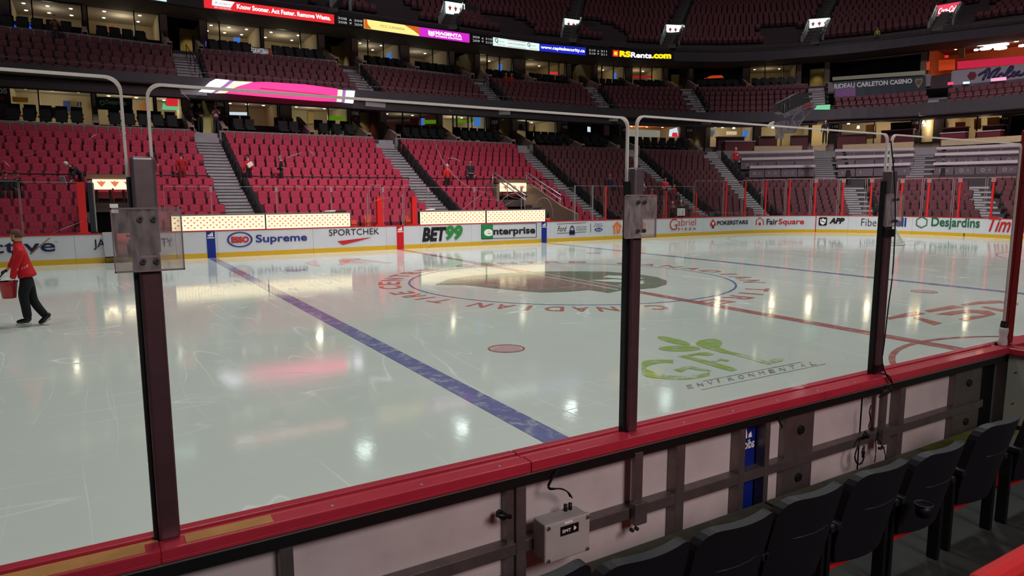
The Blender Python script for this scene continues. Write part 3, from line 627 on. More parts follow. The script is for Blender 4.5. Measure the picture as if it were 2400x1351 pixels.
b = MB(); b.box(XL, -9.86, -13.15 - o, -13.077 - o, .615, .68, STEEL); b.box(-9.8, -5.1, -13.15 - o, -13.077 - o, .615, .68, STEEL); b.build('mid_rail', nb, bevel=.003, label='steel rail halfway up')
b = MB(); b.box(XL, XR, -13.15 - o, -13.077 - o, .0, .06, STEEL); b.build('bottom_rail', nb)
MOSS = mat('ledge_grey_green', (78, 80, 66), .9, noise=.3, nscale=8)
b = MB()
for x0, x1 in ((XL, -7.96), (-7.93, -6.1), (-6.09, XR)): b.box(x0, x1, -13.3 - o, -13.155 - o, .36, .44, MOSS if x0 < -6.1 else mat('ledge_mossy', (98, 100, 40), .9, noise=.3, nscale=10))
b.build('grimy_ledge', nb, label='grimy grey-green ledge along the floor')
b = MB(); text_on(b, 'adidas', lambda a, c: (-7.975 - .14 * a, -13.082 - o, .80 + .065 * c), PAPER, .02)
for k, (x, h) in enumerate(((-8.0, .04), (-8.045, .07), (-8.09, .1))): b.poly([(x, -13.082 - o, .875), (x - .035, -13.082 - o, .875), (x - .035, -13.082 - o, .875 + h * .6), (x - .01, -13.082 - o, .875 + h)], PAPER)
b.build('mirrored_lettering', nb, label='white mirrored lettering on the blue panel')
b = MB()
for k in range(24):
    x = -15 + k * .42; b.tube([(x, -13.155 - o, 1.117), (x, -13.155 - o, 1.1205)], .008, ALU, 10)
b.build('cap_screws', nb)
# black knobs on the gate upright at left of the grey box
for z in (.86, .5):
    b = MB(); b.tube([(-9.95, -13.13 - o, z), (-9.95, -13.18 - o, z)], .02, BLACK, 10); b.tube([(-9.99, -13.18 - o, z + .02), (-9.91, -13.18 - o, z - .01)], .012, BLACK); b.build('black_knob', nb)
# ---- steel posts and the big panes
def near_post(x, label, w, red=False, zt=2.6):
    r = empty('glass_stanchion', (x, -13.08, 1.115), label=label, cat='post')
    M_ = mat('stanchion_red', (120, 22, 24), .4) if red else mat('stanchion_steel', (126, 112, 114), .38, .6, noise=.2, nscale=7)
    M2 = M_ if red else mat('stanchion_lower', (104, 74, 80), .4, .6, noise=.2, nscale=5)
    h = zt - 1.115
    b = MB(); b.box(-w * .46, w * .46, -.035, .03, 0, h * .76, M2); b.build('lower_tube', r, bevel=.012)
    b = MB(); b.box(-w / 2, w / 2, -.042, .036, h * .76, h, M_); b.build('upper_sleeve', r, bevel=.012)
    b = MB(); b.box(-w / 2 - .012, -w / 2 + .006, .0, .036, 0, h * .95, BLACK if not red else M_); b.build('rubber_gasket', r, label='dark rubber gasket')
    if not red:
        z0 = (2.18 if x < -11 else 2.22) - 1.115; hw = .115
        b = MB(); b.box(-hw, hw, -.056, -.046, z0, z0 + .235, glass_mat('scuffed_acrylic', .05, .2, (.9, .88, .86), .38)); b.build('acrylic_clamp_plate', r, label='scuffed clear acrylic clamp plate', bevel=.002)
        b = MB(); b.box(-hw, hw, -.0565, -.0455, z0 + .229, z0 + .235, GEDGE2); b.box(-hw, hw, -.0565, -.0455, z0, z0 + .006, GEDGE2); b.box(-hw, -hw + .004, -.0565, -.0455, z0, z0 + .235, GEDGE2); b.box(hw - .004, hw, -.0565, -.0455, z0, z0 + .235, GEDGE2); b.build('plate_edges', r)
        for sx in (-.022, .022):
            for dz in (.04, .195):
                b = MB(); b.tube([(sx, -.056, z0 + dz), (sx, -.066, z0 + dz)], .011, STEEL, 12); b.tube([(sx, -.066, z0 + dz), (sx, -.07, z0 + dz)], .006, DARK, 6); b.build('bolt', r)
    return r
near_post(-11.43, 'tall nearest steel glass post at left with clear clamp plate', .082)
near_post(-9.055, 'tall steel glass post in the middle with clear clamp plate', .072)
near_post(-6.64, 'tall dark steel glass post at right with cables beside it', .068, zt=2.62)
near_post(-4.60, 'red glass post at the right edge beside the bottle', .06, red=True, zt=3.0)
SCUFF = lucent('puck_scuff', (205, 172, 178), .75)
def pane(x0, x1, z1, label, scuffs=()):
    r = empty('large_glass_pane', ((x0 + x1) / 2, -13.06, 1.12), label=label, cat='rink glass'); cx = (x0 + x1) / 2
    h = z1 - 1.12; w = (x1 - x0) / 2; rr = .05
    out = [(-w, 0), (w, 0)] + [(w - rr + rr * math.cos(t), h - rr + rr * math.sin(t)) for t in np.linspace(0, PI / 2, 7)] + [(-w + rr + rr * math.cos(t), h - rr + rr * math.sin(t)) for t in np.linspace(PI / 2, PI, 7)]
    b = MB(); b.slab([(x, -.006, z) for x, z in out], (0, .013, 0), GLASS); b.build('pane', r)
    b = MB(); n = len(out); e = .0095
    ins = [(x * (w - e) / w, max(0, z) * (h - e) / h) for x, z in out]
    for i in range(1, n):
        a, c = out[i], out[(i + 1) % n]; a2, c2 = ins[i], ins[(i + 1) % n]
        b.hexa([(a[0], -.008, a[1]), (c[0], -.008, c[1]), (c[0], .009, c[1]), (a[0], .009, a[1]), (a2[0], -.008, a2[1]), (c2[0], -.008, c2[1]), (c2[0], .009, c2[1]), (a2[0], .009, a2[1])], GEDGE)
    b.build('polished_edge', r, label='bright polished edge')
    if scuffs:
        for px, ww in scuffs:
            b = MB(); pts = [onY(u, v, -13.0665) - Vector((cx, -13.06, 1.12)) for u, v in px]; N = len(pts)
            for i in range(N - 1):
                d = (pts[i + 1] - pts[i]).normalized(); q = Vector((-d.z, 0, d.x))
                wa = ww * .6 * (1 - .8 * abs(2 * i / max(1, N - 1) - 1)) * .5; wb = ww * .6 * (1 - .8 * abs(2 * (i + 1) / max(1, N - 1) - 1)) * .5
                b.poly([pts[i] - q * wa, pts[i + 1] - q * wb, pts[i + 1] + q * wb, pts[i] + q * wa][::-1], SCUFF)
            b.build('puck_scuff', r, label='pale puck scuff on the glass')
    return r
sc1 = [([(1018, 326), (1024, 345), (1032, 365), (1045, 388), (1062, 410), (1085, 430), (1115, 445), (1155, 457)], .007), ([(672, 371), (684, 365), (697, 361), (708, 357)], .009), ([(724, 352), (731, 358), (737, 364)], .008),
       ([(1048, 370), (1060, 371), (1072, 374), (1080, 379)], .008), ([(1075, 498), (1100, 478), (1125, 458), (1145, 441)], .006), ([(866, 476), (880, 471), (895, 465), (915, 461)], .005), ([(1163, 493), (1170, 478), (1180, 465), (1195, 455), (1215, 451), (1228, 453)], .006),
       ([(1256, 478), (1262, 468), (1272, 463), (1283, 466), (1291, 477), (1295, 492), (1296, 512)], .006), ([(455, 300), (461, 310), (475, 312)], .006), ([(420, 205), (430, 220), (445, 235)], .006), ([(690, 430), (700, 440), (712, 446)], .005), ([(1095, 466), (1140, 467), (1180, 470)], .003), ([(1170, 487), (1190, 478), (1205, 470)], .004),
       ([(1000, 584), (1010, 577), (1022, 574)], .005), ([(1120, 577), (1135, 569), (1155, 566), (1172, 569)], .006), ([(1176, 282), (1180, 280)], .008), ([(1081, 259), (1084, 262)], .008), ([(1053, 258), (1058, 262)], .012), ([(1160, 446), (1200, 462), (1240, 472)], .003)]
sc2 = [([(1565, 306), (1575, 300)], .004), ([(1900, 545), (1925, 556)], .004), ([(1776, 455), (1782, 452), (1790, 448)], .004)]
pane(-15.2, -11.475, 2.885, 'huge clear pane at the left edge before the nearest post', [([(282, 318), (284, 306), (291, 304), (295, 312), (292, 322), (285, 325), (282, 318)], .004), ([(208, 326), (220, 318), (229, 315)], .004), ([(8, 376), (16, 384), (24, 391)], .004), ([(55, 365), (85, 358)], .003), ([(120, 548), (160, 532), (195, 518)], .003)])
pane(-11.40, -9.09, 2.87, 'huge clear pane between the left and middle steel posts', sc1)
pane(-9.035, -6.66, 2.885, 'huge clear pane between the middle and right steel posts', sc2)
pane(-6.61, -4.64, 2.885, 'huge clear pane between right steel post and red edge post')
# brackets holding the posts to the frame
for x, lab in ((-9.055, 'middle'), (-6.64, 'right')):
    r = empty('post_bracket', (x, -13.16, .62), label=f'steel post socket bolted to the frame below the {lab} glass post', cat='bracket')
    b = MB(); b.box(-.03, .03, -.012, .02, .06, .39, STEEL); b.build('post_leg', r, bevel=.004)
    b = MB(); b.box(-.045, .045, -.04, .005, -.03, .1, STEEL); b.build('socket_block', r, bevel=.005)
    for sx in (-.06, -.025):
        b = MB(); b.tube([(sx, -.02, -.05), (sx, -.04, -.05)], .011, DARK, 8); b.build('bolt', r)
# grey junction box
bx = empty('junction_box', (-9.62, -13.155, .60), label='grey plastic junction box with black nameplate mounted on the steel rail', cat='electrical box')
BOXM = mat('box_grey', (168, 164, 158), .45, noise=.06, nscale=9)
b = MB(); b.box(-.14, .13, -.10, 0, 0, .2, BOXM); b.build('housing', bx, bevel=.01)
b = MB(); b.box(-.147, .137, -.125, -.1, -.006, .206, BOXM); b.build('lid', bx, bevel=.01)
for sx in (-.128, .118):
    for z in (.012, .188):
        b = MB(); b.tube([(sx, -.124, z), (sx, -.132, z)], .011, ALU, 12); b.tube([(sx, -.131, z), (sx, -.134, z)], .006, DARK, 8); b.build('lid_screw', bx)
b = MB(); b.box(-.055, .06, -.128, -.124, .125, .175, BLACK); b.build('nameplate', bx)
b = MB(); text_on(b, 'SMT', lambda a, c: (-.045 + .055 * a, -.1295, .14 + .018 * c), PAPER, .03); b.poly([(.03, -.1295, .137), (.045, -.1295, .15), (.03, -.1295, .166), (.026, -.1295, .15)], PAPER); b.build('nameplate_lettering', bx)
b = MB(); b.box(-.03, .02, -.128, -.124, .186, .196, PAPER); b.build('small_sticker', bx)
for sx in (.045, .075):
    b = MB(); b.tube([(sx, -.03, .2), (sx, -.03, .235)], .011, BLACK, 10); b.build('cable_gland', bx)
def cable(px, Y, r, label, name='cable', dy=()):
    pts = [onY(u, v, Y - (dy[i] if i < len(dy) else 0)) for i, (u, v) in enumerate(px)]; N = len(pts)
    sm = catmull([(p.x, p.z) for p in pts], 5); ys = catmull([(p.y, 0) for p in pts], 5)
    b = MB(); b.tube([(a[0] - pts[0].x, c[0] - pts[0].y, a[1] - pts[0].z) for a, c in zip(sm, ys)], r, BLACK, 6); return b.build(name, loc=pts[0], label=label, cat='cable')
cable([(1307, 1098), (1299, 1112), (1291, 1125), (1284, 1140), (1290, 1148), (1310, 1146), (1328, 1152), (1336, 1165)], -13.185, .004, 'thin black cable looping from cap to the junction box')
cable([(1309, 1100), (1300, 1116), (1292, 1128), (1287, 1143), (1300, 1146), (1318, 1147), (1333, 1156), (1341, 1168)], -13.195, .004, 'second thin black cable beside the first one')
cable([(2088, 330), (2096, 420), (2098, 520), (2092, 640), (2082, 720), (2073, 800), (2068, 850), (2080, 885), (2092, 900), (2090, 915), (2075, 926), (2060, 932)], -13.21, .005, 'long black cable hanging down beside the right glass post')
cable([(2066, 876), (2083, 882), (2091, 900), (2083, 915), (2062, 930)], -13.22, .005, 'black cable crossing the cap by the right post')
cable([(2042, 950), (2038, 965), (2040, 985), (2036, 1003), (2045, 1010)], -13.2, .005, 'black cable running down behind the right post leg')
cable([(2018, 1030), (2006, 1060), (2004, 1075), (2010, 1088), (2020, 1085), (2025, 1070), (2025, 1045)], -13.19, .006, 'black cable loop with inline connector hanging from the rail')
cable([(2052, 1028), (2053, 1055), (2050, 1085)], -13.19, .004, 'straight black cable hanging below the rail')
cable([(2056, 1028), (2068, 1045), (2074, 1062), (2075, 1078)], -13.19, .004, 'curved black cable hanging below the rail')
cable([(1828, 975), (1826, 988), (1833, 1000), (1831, 1006)], -13.18, .006, 'short black cable stub hanging beside the wide plate')
p = onY(2028, 1022, -13.19); b = MB()
for k in range(7): b.tube([(-.04 + .012 * k, .01 * (k % 2), -.02), (-.02 + .008 * k, -.01, .035 - .006 * k), (.02, .012 * (k % 3), -.01)], .009, BLACK, 6)
b.build('cable_bundle', loc=p, label='tangle of black cable taped to the steel rail', cat='cable')
p = onY(2023, 1062, -13.2); b = MB(); b.tube([(0, 0, .035), (0, 0, -.035)], .009, BLACK, 8); b.box(-.012, .012, -.008, .008, -.005, .01, BLACK); b.build('cable_connector', loc=p, label='black inline plug on the cable loop', cat='plug')
# tape on the right post
b = MB(); b.box(-.036, .036, -.046, .0, 0, .055, BLACK); b.build('tape_wrap', loc=(-6.64, -13.08, 2.145), label='black tape around the right steel post', cat='tape')
b = MB(); b.box(-.035, .035, -.042, .03, 0, .05, BLACK); b.build('tape_wrap', loc=(-6.64, -13.08, 1.135), label='black tape at the foot of the right steel post', cat='tape')
# end wall of the box at right, with bottle
pw = onY(2362, 830, -13.17)
ew = empty('side_wall_panel', (pw.x, -13.2, 0), label='pale green-white wall panel with red cap at the right edge', cat='wall panel')
b = MB(); b.box(0, .06, -3.2, .02, 0, 1.055, mat('wall_pale', (176, 184, 168), .5, noise=.06)); b.build('panel', ew)
b = MB(); b.box(-.03, .14, -3.2, .2, 1.055, 1.11, CAPM); b.box(.0, 4, .05, .22, 1.055, 1.11, CAPM); b.build('cap_rail', ew, bevel=.006, label='red cap rail')
b = MB(); b.box(.06, 4, .02, .2, 0, 1.055, WHITE); b.build('box_front', ew)
for z in (.9, .62, .3):
    b = MB(); b.tube([(-.002, -.05, z), (-.006, -.05, z)], .006, DARK, 8); b.build('screw', ew)
b = MB(); b.box(XR - .42, XR - .02, -13.06, -13.0, .3, 1.0, BLACK); b.build('hinge_recess', nb).location = (0, 13.08, 0)
bp = onZ(2364, 812, 1.12)
bt = empty('water_bottle', (bp.x, -13.12, 1.119), label='clear plastic sports bottle with black cap standing on the cap rail', cat='bottle')
bm = bpy.data.materials.new('clear_plastic'); bm.use_nodes = True; pb = bm.node_tree.nodes['Principled BSDF']; pb.inputs['Base Color'].default_value = srgb(214, 206, 206); pb.inputs['Roughness'].default_value = .15; pb.inputs['Alpha'].default_value = .72; pb.inputs['Specular IOR Level'].default_value = .7
b = MB(); b.lathe([(.001, 0), (.034, .002), (.037, .012), (.036, .045), (.031, .075), (.031, .09), (.036, .12), (.037, .15), (.03, .162), (.001, .163)], (0, 0, 0), bm, 24); b.build('body', bt, label='clear ribbed body')
b = MB(); b.lathe([(.001, .162), (.03, .162), (.031, .175), (.03, .19), (.026, .2), (.001, .2)], (0, 0, 0), BLACK, 24); b.hexa([(-.026, -.02, .19), (.03, -.02, .19), (.03, .02, .19), (-.026, .02, .19), (-.03, -.015, .222), (.028, -.015, .205), (.028, .015, .205), (-.03, .015, .222)], BLACK); b.tube([(.025, 0, .165), (.05, 0, .166)], .004, BLACK); b.build('flip_cap', bt, label='black flip cap')

# ================================================================== CAMERA RIG CLAMPED ON THE GLASS
rig = empty('glass_camera', onD(1865, 270, 7.6), YAW - PI / 2, label='dark camera box on a clear scuffed bracket above the glass edge', cat='camera')
K = 7.6 / FPX
def RG(pts, y=0): return [((u - 1865) * K, y, -(v - 270) * K) for u, v in pts]
C5 = lambda pts: [(1780 + x * .0962, 200 + y * .0962) for x, y in pts]
PLX = glass_mat('bracket_clear', .08, .15, (.85, .84, .87), .75, (165, 160, 172))
b = MB(); b.slab(RG(C5([(460, 430), (940, 180), (1170, 260), (1230, 420), (830, 560), (600, 690), (470, 640)])), (0, .16, 0), mat('camera_dark', (26, 28, 30), .5)); b.build('camera_housing', rig, label='dark camera housing', bevel=.004)
b = MB(); b.tube(RG([(1780 + 460 * .0962, 200 + 430 * .0962), (1780 + 940 * .0962, 200 + 180 * .0962)], -.005), .003, GREY); b.tube(RG(C5([(590, 460), (595, 680)]), -.012), .004, ALU); b.tube(RG(C5([(700, 330), (690, 440), (710, 560)]), -.012), .004, ALU); b.tube(RG(C5([(1000, 330), (1180, 320), (1260, 370)]), -.01), .004, GREY); b.build('wires', rig)
b = MB(); b.slab(RG(C5([(560, 700), (830, 570), (1160, 430), (1320, 450), (1260, 520), (1080, 600), (830, 700), (600, 800)]), -.03), (0, .02, 0), PLX); b.build('bracket_plate', rig)
b = MB(); b.slab(RG(C5([(1060, 490), (1270, 490), (1200, 540), (1030, 570)]), -.034), (0, .004, 0), INKR); b.build('red_label', rig, label='red label')
b = MB(); b.slab(RG(C5([(400, 900), (560, 860), (700, 870), (1000, 840), (1060, 620), (1090, 600), (1000, 880), (870, 1160), (620, 1170), (600, 1290), (420, 1290)]), -.02), (0, .03, 0), PLX); b.build('clamp_arm', rig)
b = MB(); b.tube(RG(C5([(1280, 500), (1200, 650), (1080, 780)]), -.02), .004, GEDGE2); b.tube(RG(C5([(760, 870), (830, 720), (1060, 610), (1060, 800), (940, 990), (860, 1150)]), -.035), .007, mat('bracket_edge', (160, 150, 165), .3)); b.tube(RG(C5([(740, 880), (740, 1000), (690, 1150)]), -.035), .006, mat('bracket_edge', (160, 150, 165), .3)); b.build('bracket_edges', rig)
b = MB(); b.tube(RG(C5([(220, 1000), (300, 940), (370, 890)]), 0), .02, PAPER, 10, rs=[.018, .022, .012]); b.build('lamp_head', rig, label='white lamp head')

# ================================================================== FOREGROUND SEATS
SHELL = mat('seat_shell', (20, 18, 24), .55, spec=.35, bump=.15, nscale=60); CUSH = mat('seat_cushion_red', (196, 26, 30), .75)
FZ = .2
def big_seat(x, y, top, label, rz=0):
    r = empty('stadium_seat', (x, y, FZ), rz, label=label, cat='stadium seat', group='dark-backed seats in the foreground row')
    H = top - FZ
    def back(b, y0, y1, m, inset=0, zl=0):
        prof = []; w = .25 - inset
        n = 9
        pts = [(-w * .84, .3 + zl), (-w * .95, .4), (-w, .55), (-w, H - .16)] + [(-w + .1 - .1 * math.cos(t), H - .1 - inset + .1 * math.sin(t)) for t in np.linspace(0, PI / 2, 6)]
        pts = pts + [(-x_, z_) for x_, z_ in reversed(pts)]
        lean = lambda z: -.24 * (z - .4)
        def sh(x_, z_, o_): return (x_, o_ + lean(z_) + .05 * (x_ / .235) ** 2, z_)
        rows = len(pts) // 2
        # front and back skins as horizontal strips
        L_ = pts[:rows]; 
        for (xa, za), (xb, zb) in zip(L_, L_[1:]):
            for k in range(8):
                f0, f1 = -1 + k / 4, -1 + (k + 1) / 4
                b.poly([sh(-xa * f0, za, y0), sh(-xa * f1, za, y0), sh(-xb * f1, zb, y0), sh(-xb * f0, zb, y0)], m, True)
                b.poly([sh(-xa * f1, za, y1), sh(-xa * f0, za, y1), sh(-xb * f0, zb, y1), sh(-xb * f1, zb, y1)], m, True)
            for sgn in (-1, 1):
                q = [sh(sgn * -xa, za, y0), sh(sgn * -xb, zb, y0), sh(sgn * -xb, zb, y1), sh(sgn * -xa, za, y1)]
                b.poly(q if sgn < 0 else q[::-1], m, True)
        xt, zt = L_[-1]
        for k in range(8):
            f0, f1 = -1 + k / 4, -1 + (k + 1) / 4
            b.poly([sh(-xt * f0, zt, y0), sh(-xt * f1, zt, y0), sh(-xt * f1, zt, y1), sh(-xt * f0, zt, y1)], m)
    b = MB(); back(b, -.03, .022, SHELL); b.build('back_shell', r)
    b = MB(); back(b, .023, .06, CUSH, .05, .05); b.build('back_cushion', r, label='red cushion')
    b = MB(); b.box(-.21, .21, .09, .16, .2, .46, CUSH); b.build('tip_up_seat', r, bevel=.025, label='red tipped-up seat')
    b = MB(); b.tube([(x_, -.03 - .24 * (H - .62) + .05 * (x_ / .235) ** 2, H - .22) for x_ in (-.14, -.07, 0, .07, .14)], .003, mat('seat_seam', (48, 44, 54), .5), 6); b.build('moulded_ridge', r)
    for sx in (-.265, .265):
        b = MB(); b.box(sx - .02, sx + .02, -.02, .28, .52, .56, SHELL); b.box(sx - .015, sx + .015, .03, .1, .0, .52, BLACK); b.build('arm_rest', r, bevel=.008)
    return r
tops = [(1492, 1288), (1722, 1213), (1905, 1141), (2076, 1081), (2222, 1038), (2358, 985)]
names = ['dark seat back at the bottom edge, leftmost of the foreground row', 'dark seat back second from left in the foreground row', 'dark seat back in front of the blue stripe, third from left', 'dark seat back below the cable tangle, fourth from left', 'dark seat back with cup holder ring, fifth from left', 'tall dark seat back at the right edge, sixth from left']
for i, (u, v) in enumerate(tops):
    y = -14.12 if i < 5 else -14.1
    p = onY(u, v, y); S_ = big_seat(p.x + .14, y + .16, p.z - (.08 if i < 5 else .045), names[i]); seat5 = S_ if i == 4 else None if i < 4 else seat5
p = onY(2500, 975, -14.1); big_seat(p.x, -13.95, 1.09, 'dark seat back cut by the right frame edge')
p = onY(1290, 1365, -14.12); big_seat(p.x, -13.96, 1.1, 'dark seat back hidden low at the bottom edge left of the row')
b = MB(); c0 = Vector((-.26, -.12, .56)); b.tube([c0 + Vector((.045 * math.cos(t), .045 * math.sin(t), 0)) for t in np.linspace(0, 2 * PI, 25)], .004, mat('ring_grey', (58, 54, 62), .4), 6, cap=False); b.lathe([(.042, 0), (.036, -.07)], c0, BLACK, 16); b.build('cup_holder', seat5, label='round cup holder')
# a red seat corner low right, on the next row up
p = onY(2362, 1335, -14.95); r = empty('stadium_seat', (p.x + .02, -14.95, .35), label='bright red seat cushion at the bottom right corner', cat='stadium seat')
b = MB(); b.box(-.23, .23, -.05, .05, .1, p.z - .35 + .035, CUSH); b.build('back_cushion', r, bevel=.045); b = MB(); b.box(-.24, .24, -.1, -.052, 0, p.z - .35, SHELL); b.build('back_shell', r, bevel=.02)
# floors on our side
b = MB(); b.box(-20, 6, -14.62, -13.3, -.3, FZ, mat('near_floor', (40, 42, 40), .8, noise=.2, nscale=5)); b.build('floor', kind='structure')
b = MB(); b.box(-20, 6, -15.4, -14.62, -.3, .35, mat('near_floor', (40, 42, 40), .8, noise=.2, nscale=5)); b.build('floor', kind='structure')
b = MB(); b.box(-20, 6, -18.5, -15.4, -.3, .62, mat('near_floor', (40, 42, 40), .8, noise=.2, nscale=5)); b.build('floor', kind='structure')
# ================================================================== BOWL PLAN
def proj(p):
    d = Vector(p) - CAM; z = d.dot(FWD)
    if z <= .1: return (-9999, -9999)
    return (1200 + FPX * d.dot(RT) / z, 675.5 - FPX * d.dot(UP) / z)
PF = Path([(-34 + i, 27.1) for i in range(56)] + catmull([(22, 27.1), (26, 27.1), (31.5, 26.6), (38, 23.8), (42.2, 19.6), (43.9, 14), (44.2, 7.3), (44.2, 0), (44.2, -8)], 10))
def PO(d): return PF.offset(d) if d else PF
P_L1, P_F1 = PF, PO(3.8)
P_L2, P_F2, P_R3 = PO(5), PO(8.2), PO(5.05)
def zfun(path, px):
    k = sorted((path.hit(u, v)[0], path.hit(u, v)[1]) for u, v in px)
    xs = [a / path.L for a, b in k]; ys = [b for a, b in k]
    return lambda s, L=path.L: float(np.interp(s / L, xs, ys))      # argument: s on PF-like fraction
def zfr(path, px):      # function of the fraction along the ring
    k = sorted((path.hit(u, v)[0] / path.L, path.hit(u, v)[1]) for u, v in px)
    xs = [a for a, b in k]; ys = [b for a, b in k]
    return lambda f: float(np.interp(f, xs, ys))
Z_L1 = zfr(P_L1, [(0, 279), (300, 295), (880, 319), (1215, 334), (1265, 340), (1460, 346), (1650, 352), (1735, 353), (1900, 351), (2140, 347), (2195, 344), (2400, 334)])
Z_F2b = lambda f, g=zfr(PF, [(300, 176), (1000, 240), (1400, 267), (1600, 283), (1700, 286), (1800, 286), (1900, 282), (2000, 277), (2100, 273), (2200, 267), (2300, 260), (2400, 252)]): g(f) if PF.pt(f * PF.L).x > 7 else 8.47
Z_F2t = lambda f, g=zfr(PF, [(1000, 222), (1400, 252), (1600, 262), (1700, 264), (1800, 262), (1900, 258), (2000, 253), (2100, 247), (2200, 239), (2300, 230), (2400, 219)]): g(f) if PF.pt(f * PF.L).x > 7 else 8.96
Z_L2 = zfr(P_L2, [(0, 60), (100, 70), (200, 80), (370, 102), (480, 114), (790, 142), (855, 150), (978, 163), (1110, 179), (1256, 190), (1365, 201), (1500, 206), (1640, 204), (1760, 202), (1890, 196), (2100, 180), (2400, 150)])
Z_Rb = zfr(P_R3, [(340, -1), (483, 21), (780, 58), (980, 86.5), (1098, 102), (1260, 121), (1370, 131.5), (1575, 143), (1700, 145), (1900, 133), (2000, 124), (2100, 112), (2200, 100), (2300, 88), (2400, 75)])
Z_Rt = zfr(P_R3, [(340, -24), (483, -5), (780, 34), (980, 63), (1098, 79), (1260, 102), (1370, 111.5), (1575, 121), (1700, 122), (1900, 112), (2000, 101), (2100, 90), (2200, 78), (2300, 66), (2400, 55)])
def zstrip(mb, path, s0, s1, za, zb, o0, o1, m, step=1.2):
    n = max(1, int(math.ceil(abs(s1 - s0) / step))); L = path.L
    for i in range(n):
        a = s0 + (s1 - s0) * i / n; b = s0 + (s1 - s0) * (i + 1) / n; P = path.pt
        fa, fb = a / L, b / L
        mb.hexa([P(a, za(fa), o0), P(b, za(fb), o0), P(b, za(fb), o1), P(a, za(fa), o1), P(a, zb(fa), o0), P(b, zb(fb), o0), P(b, zb(fb), o1), P(a, zb(fa), o1)], m)

# ================================================================== SEATS
SEATS = {'red': [], 'maroon': []}
SRED = mat('seat_red', (168, 40, 66), .75, noise=.1, nscale=4); SRED2 = mat('seat_red_pan', (104, 20, 40), .75)
SMAR = mat('seat_maroon_and_dim', (94, 42, 50), .7, noise=.15, nscale=3); SMAR2 = mat('seat_maroon_and_dim_pan', (58, 24, 31), .7)  # corner seats are maroon; upper levels have their dim light in this colour
SFR = mat('seat_frame_dark', (22, 14, 17), .6); SDOT = mat('seat_number', (90, 12, 28), .6)
def seat_geo(kind):
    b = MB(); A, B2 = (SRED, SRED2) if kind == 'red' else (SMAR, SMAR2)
    w = .226; z0, z1 = .40, .86; lean = .10
    o = [(-w, z0), (w, z0), (w, z1 - .07), (w - .03, z1 - .02), (w - .08, z1), (-w + .08, z1), (-w + .03, z1 - .02), (-w, z1 - .07)]
    ins = [(x * .92, z0 + .03 + (z - z0) * .90) for x, z in o]
    y = lambda z: .14 + lean * (z - z0)
    F = [(x, y(z), z) for x, z in o]; I = [(x, y(z) - .035, z) for x, z in ins]; K = [(x, y(z) + .06, z) for x, z in o]
    b.poly(I, A)
    for i in range(8):
        j = (i + 1) % 8; b.poly([F[i], F[j], I[j], I[i]], B2); b.poly([K[i], K[j], F[j], F[i]], B2 if i == 4 else SFR)  # darker rim and sides put the shade between seats into the colour
    b.poly(K[::-1], B2)
    b.box(-w + .01, w - .01, .0, .10, .2, .50, B2)          # tipped-up seat pan
    b.box(-w - .05, -w - .008, -.03, .16, .0, .5, SFR)       # arm and stanchion
    if kind == 'red': b.box(-.09, -.06, y(.68) - .04, y(.68) - .03, .66, .69, SDOT); b.box(.06, .09, y(.68) - .04, y(.68) - .03, .66, .69, SDOT)
    return b
SG = {k: seat_geo(k) for k in SEATS}
STEP_SHADE = mat('step_shade_line', (62, 56, 60), .8)  # dark strip standing in for the shadow line between steps
def seat_row(path, kind, z, meta, s0=None, s1=None, pitch=.53, skip=None, margin=.7, jit=0):
    s0 = margin if s0 is None else s0; s1 = path.L - margin if s1 is None else s1
    n = int((s1 - s0) / pitch)
    if n < 1: return
    st = (s0 + s1) / 2 - n * pitch / 2 + pitch / 2 + jit
    for i in range(n):
        s = st + i * pitch; p = path.pt(s)
        if skip and skip(p): continue
        zz = z(p) if callable(z) else z
        q = proj((p.x, p.y, zz + .8))
        if not (-30 < q[0] < 2430 and -14 < q[1] < 1400): continue
        SEATS[kind].append((Vector((p.x, p.y, zz)), path.rz(s), meta, i + 1, q))

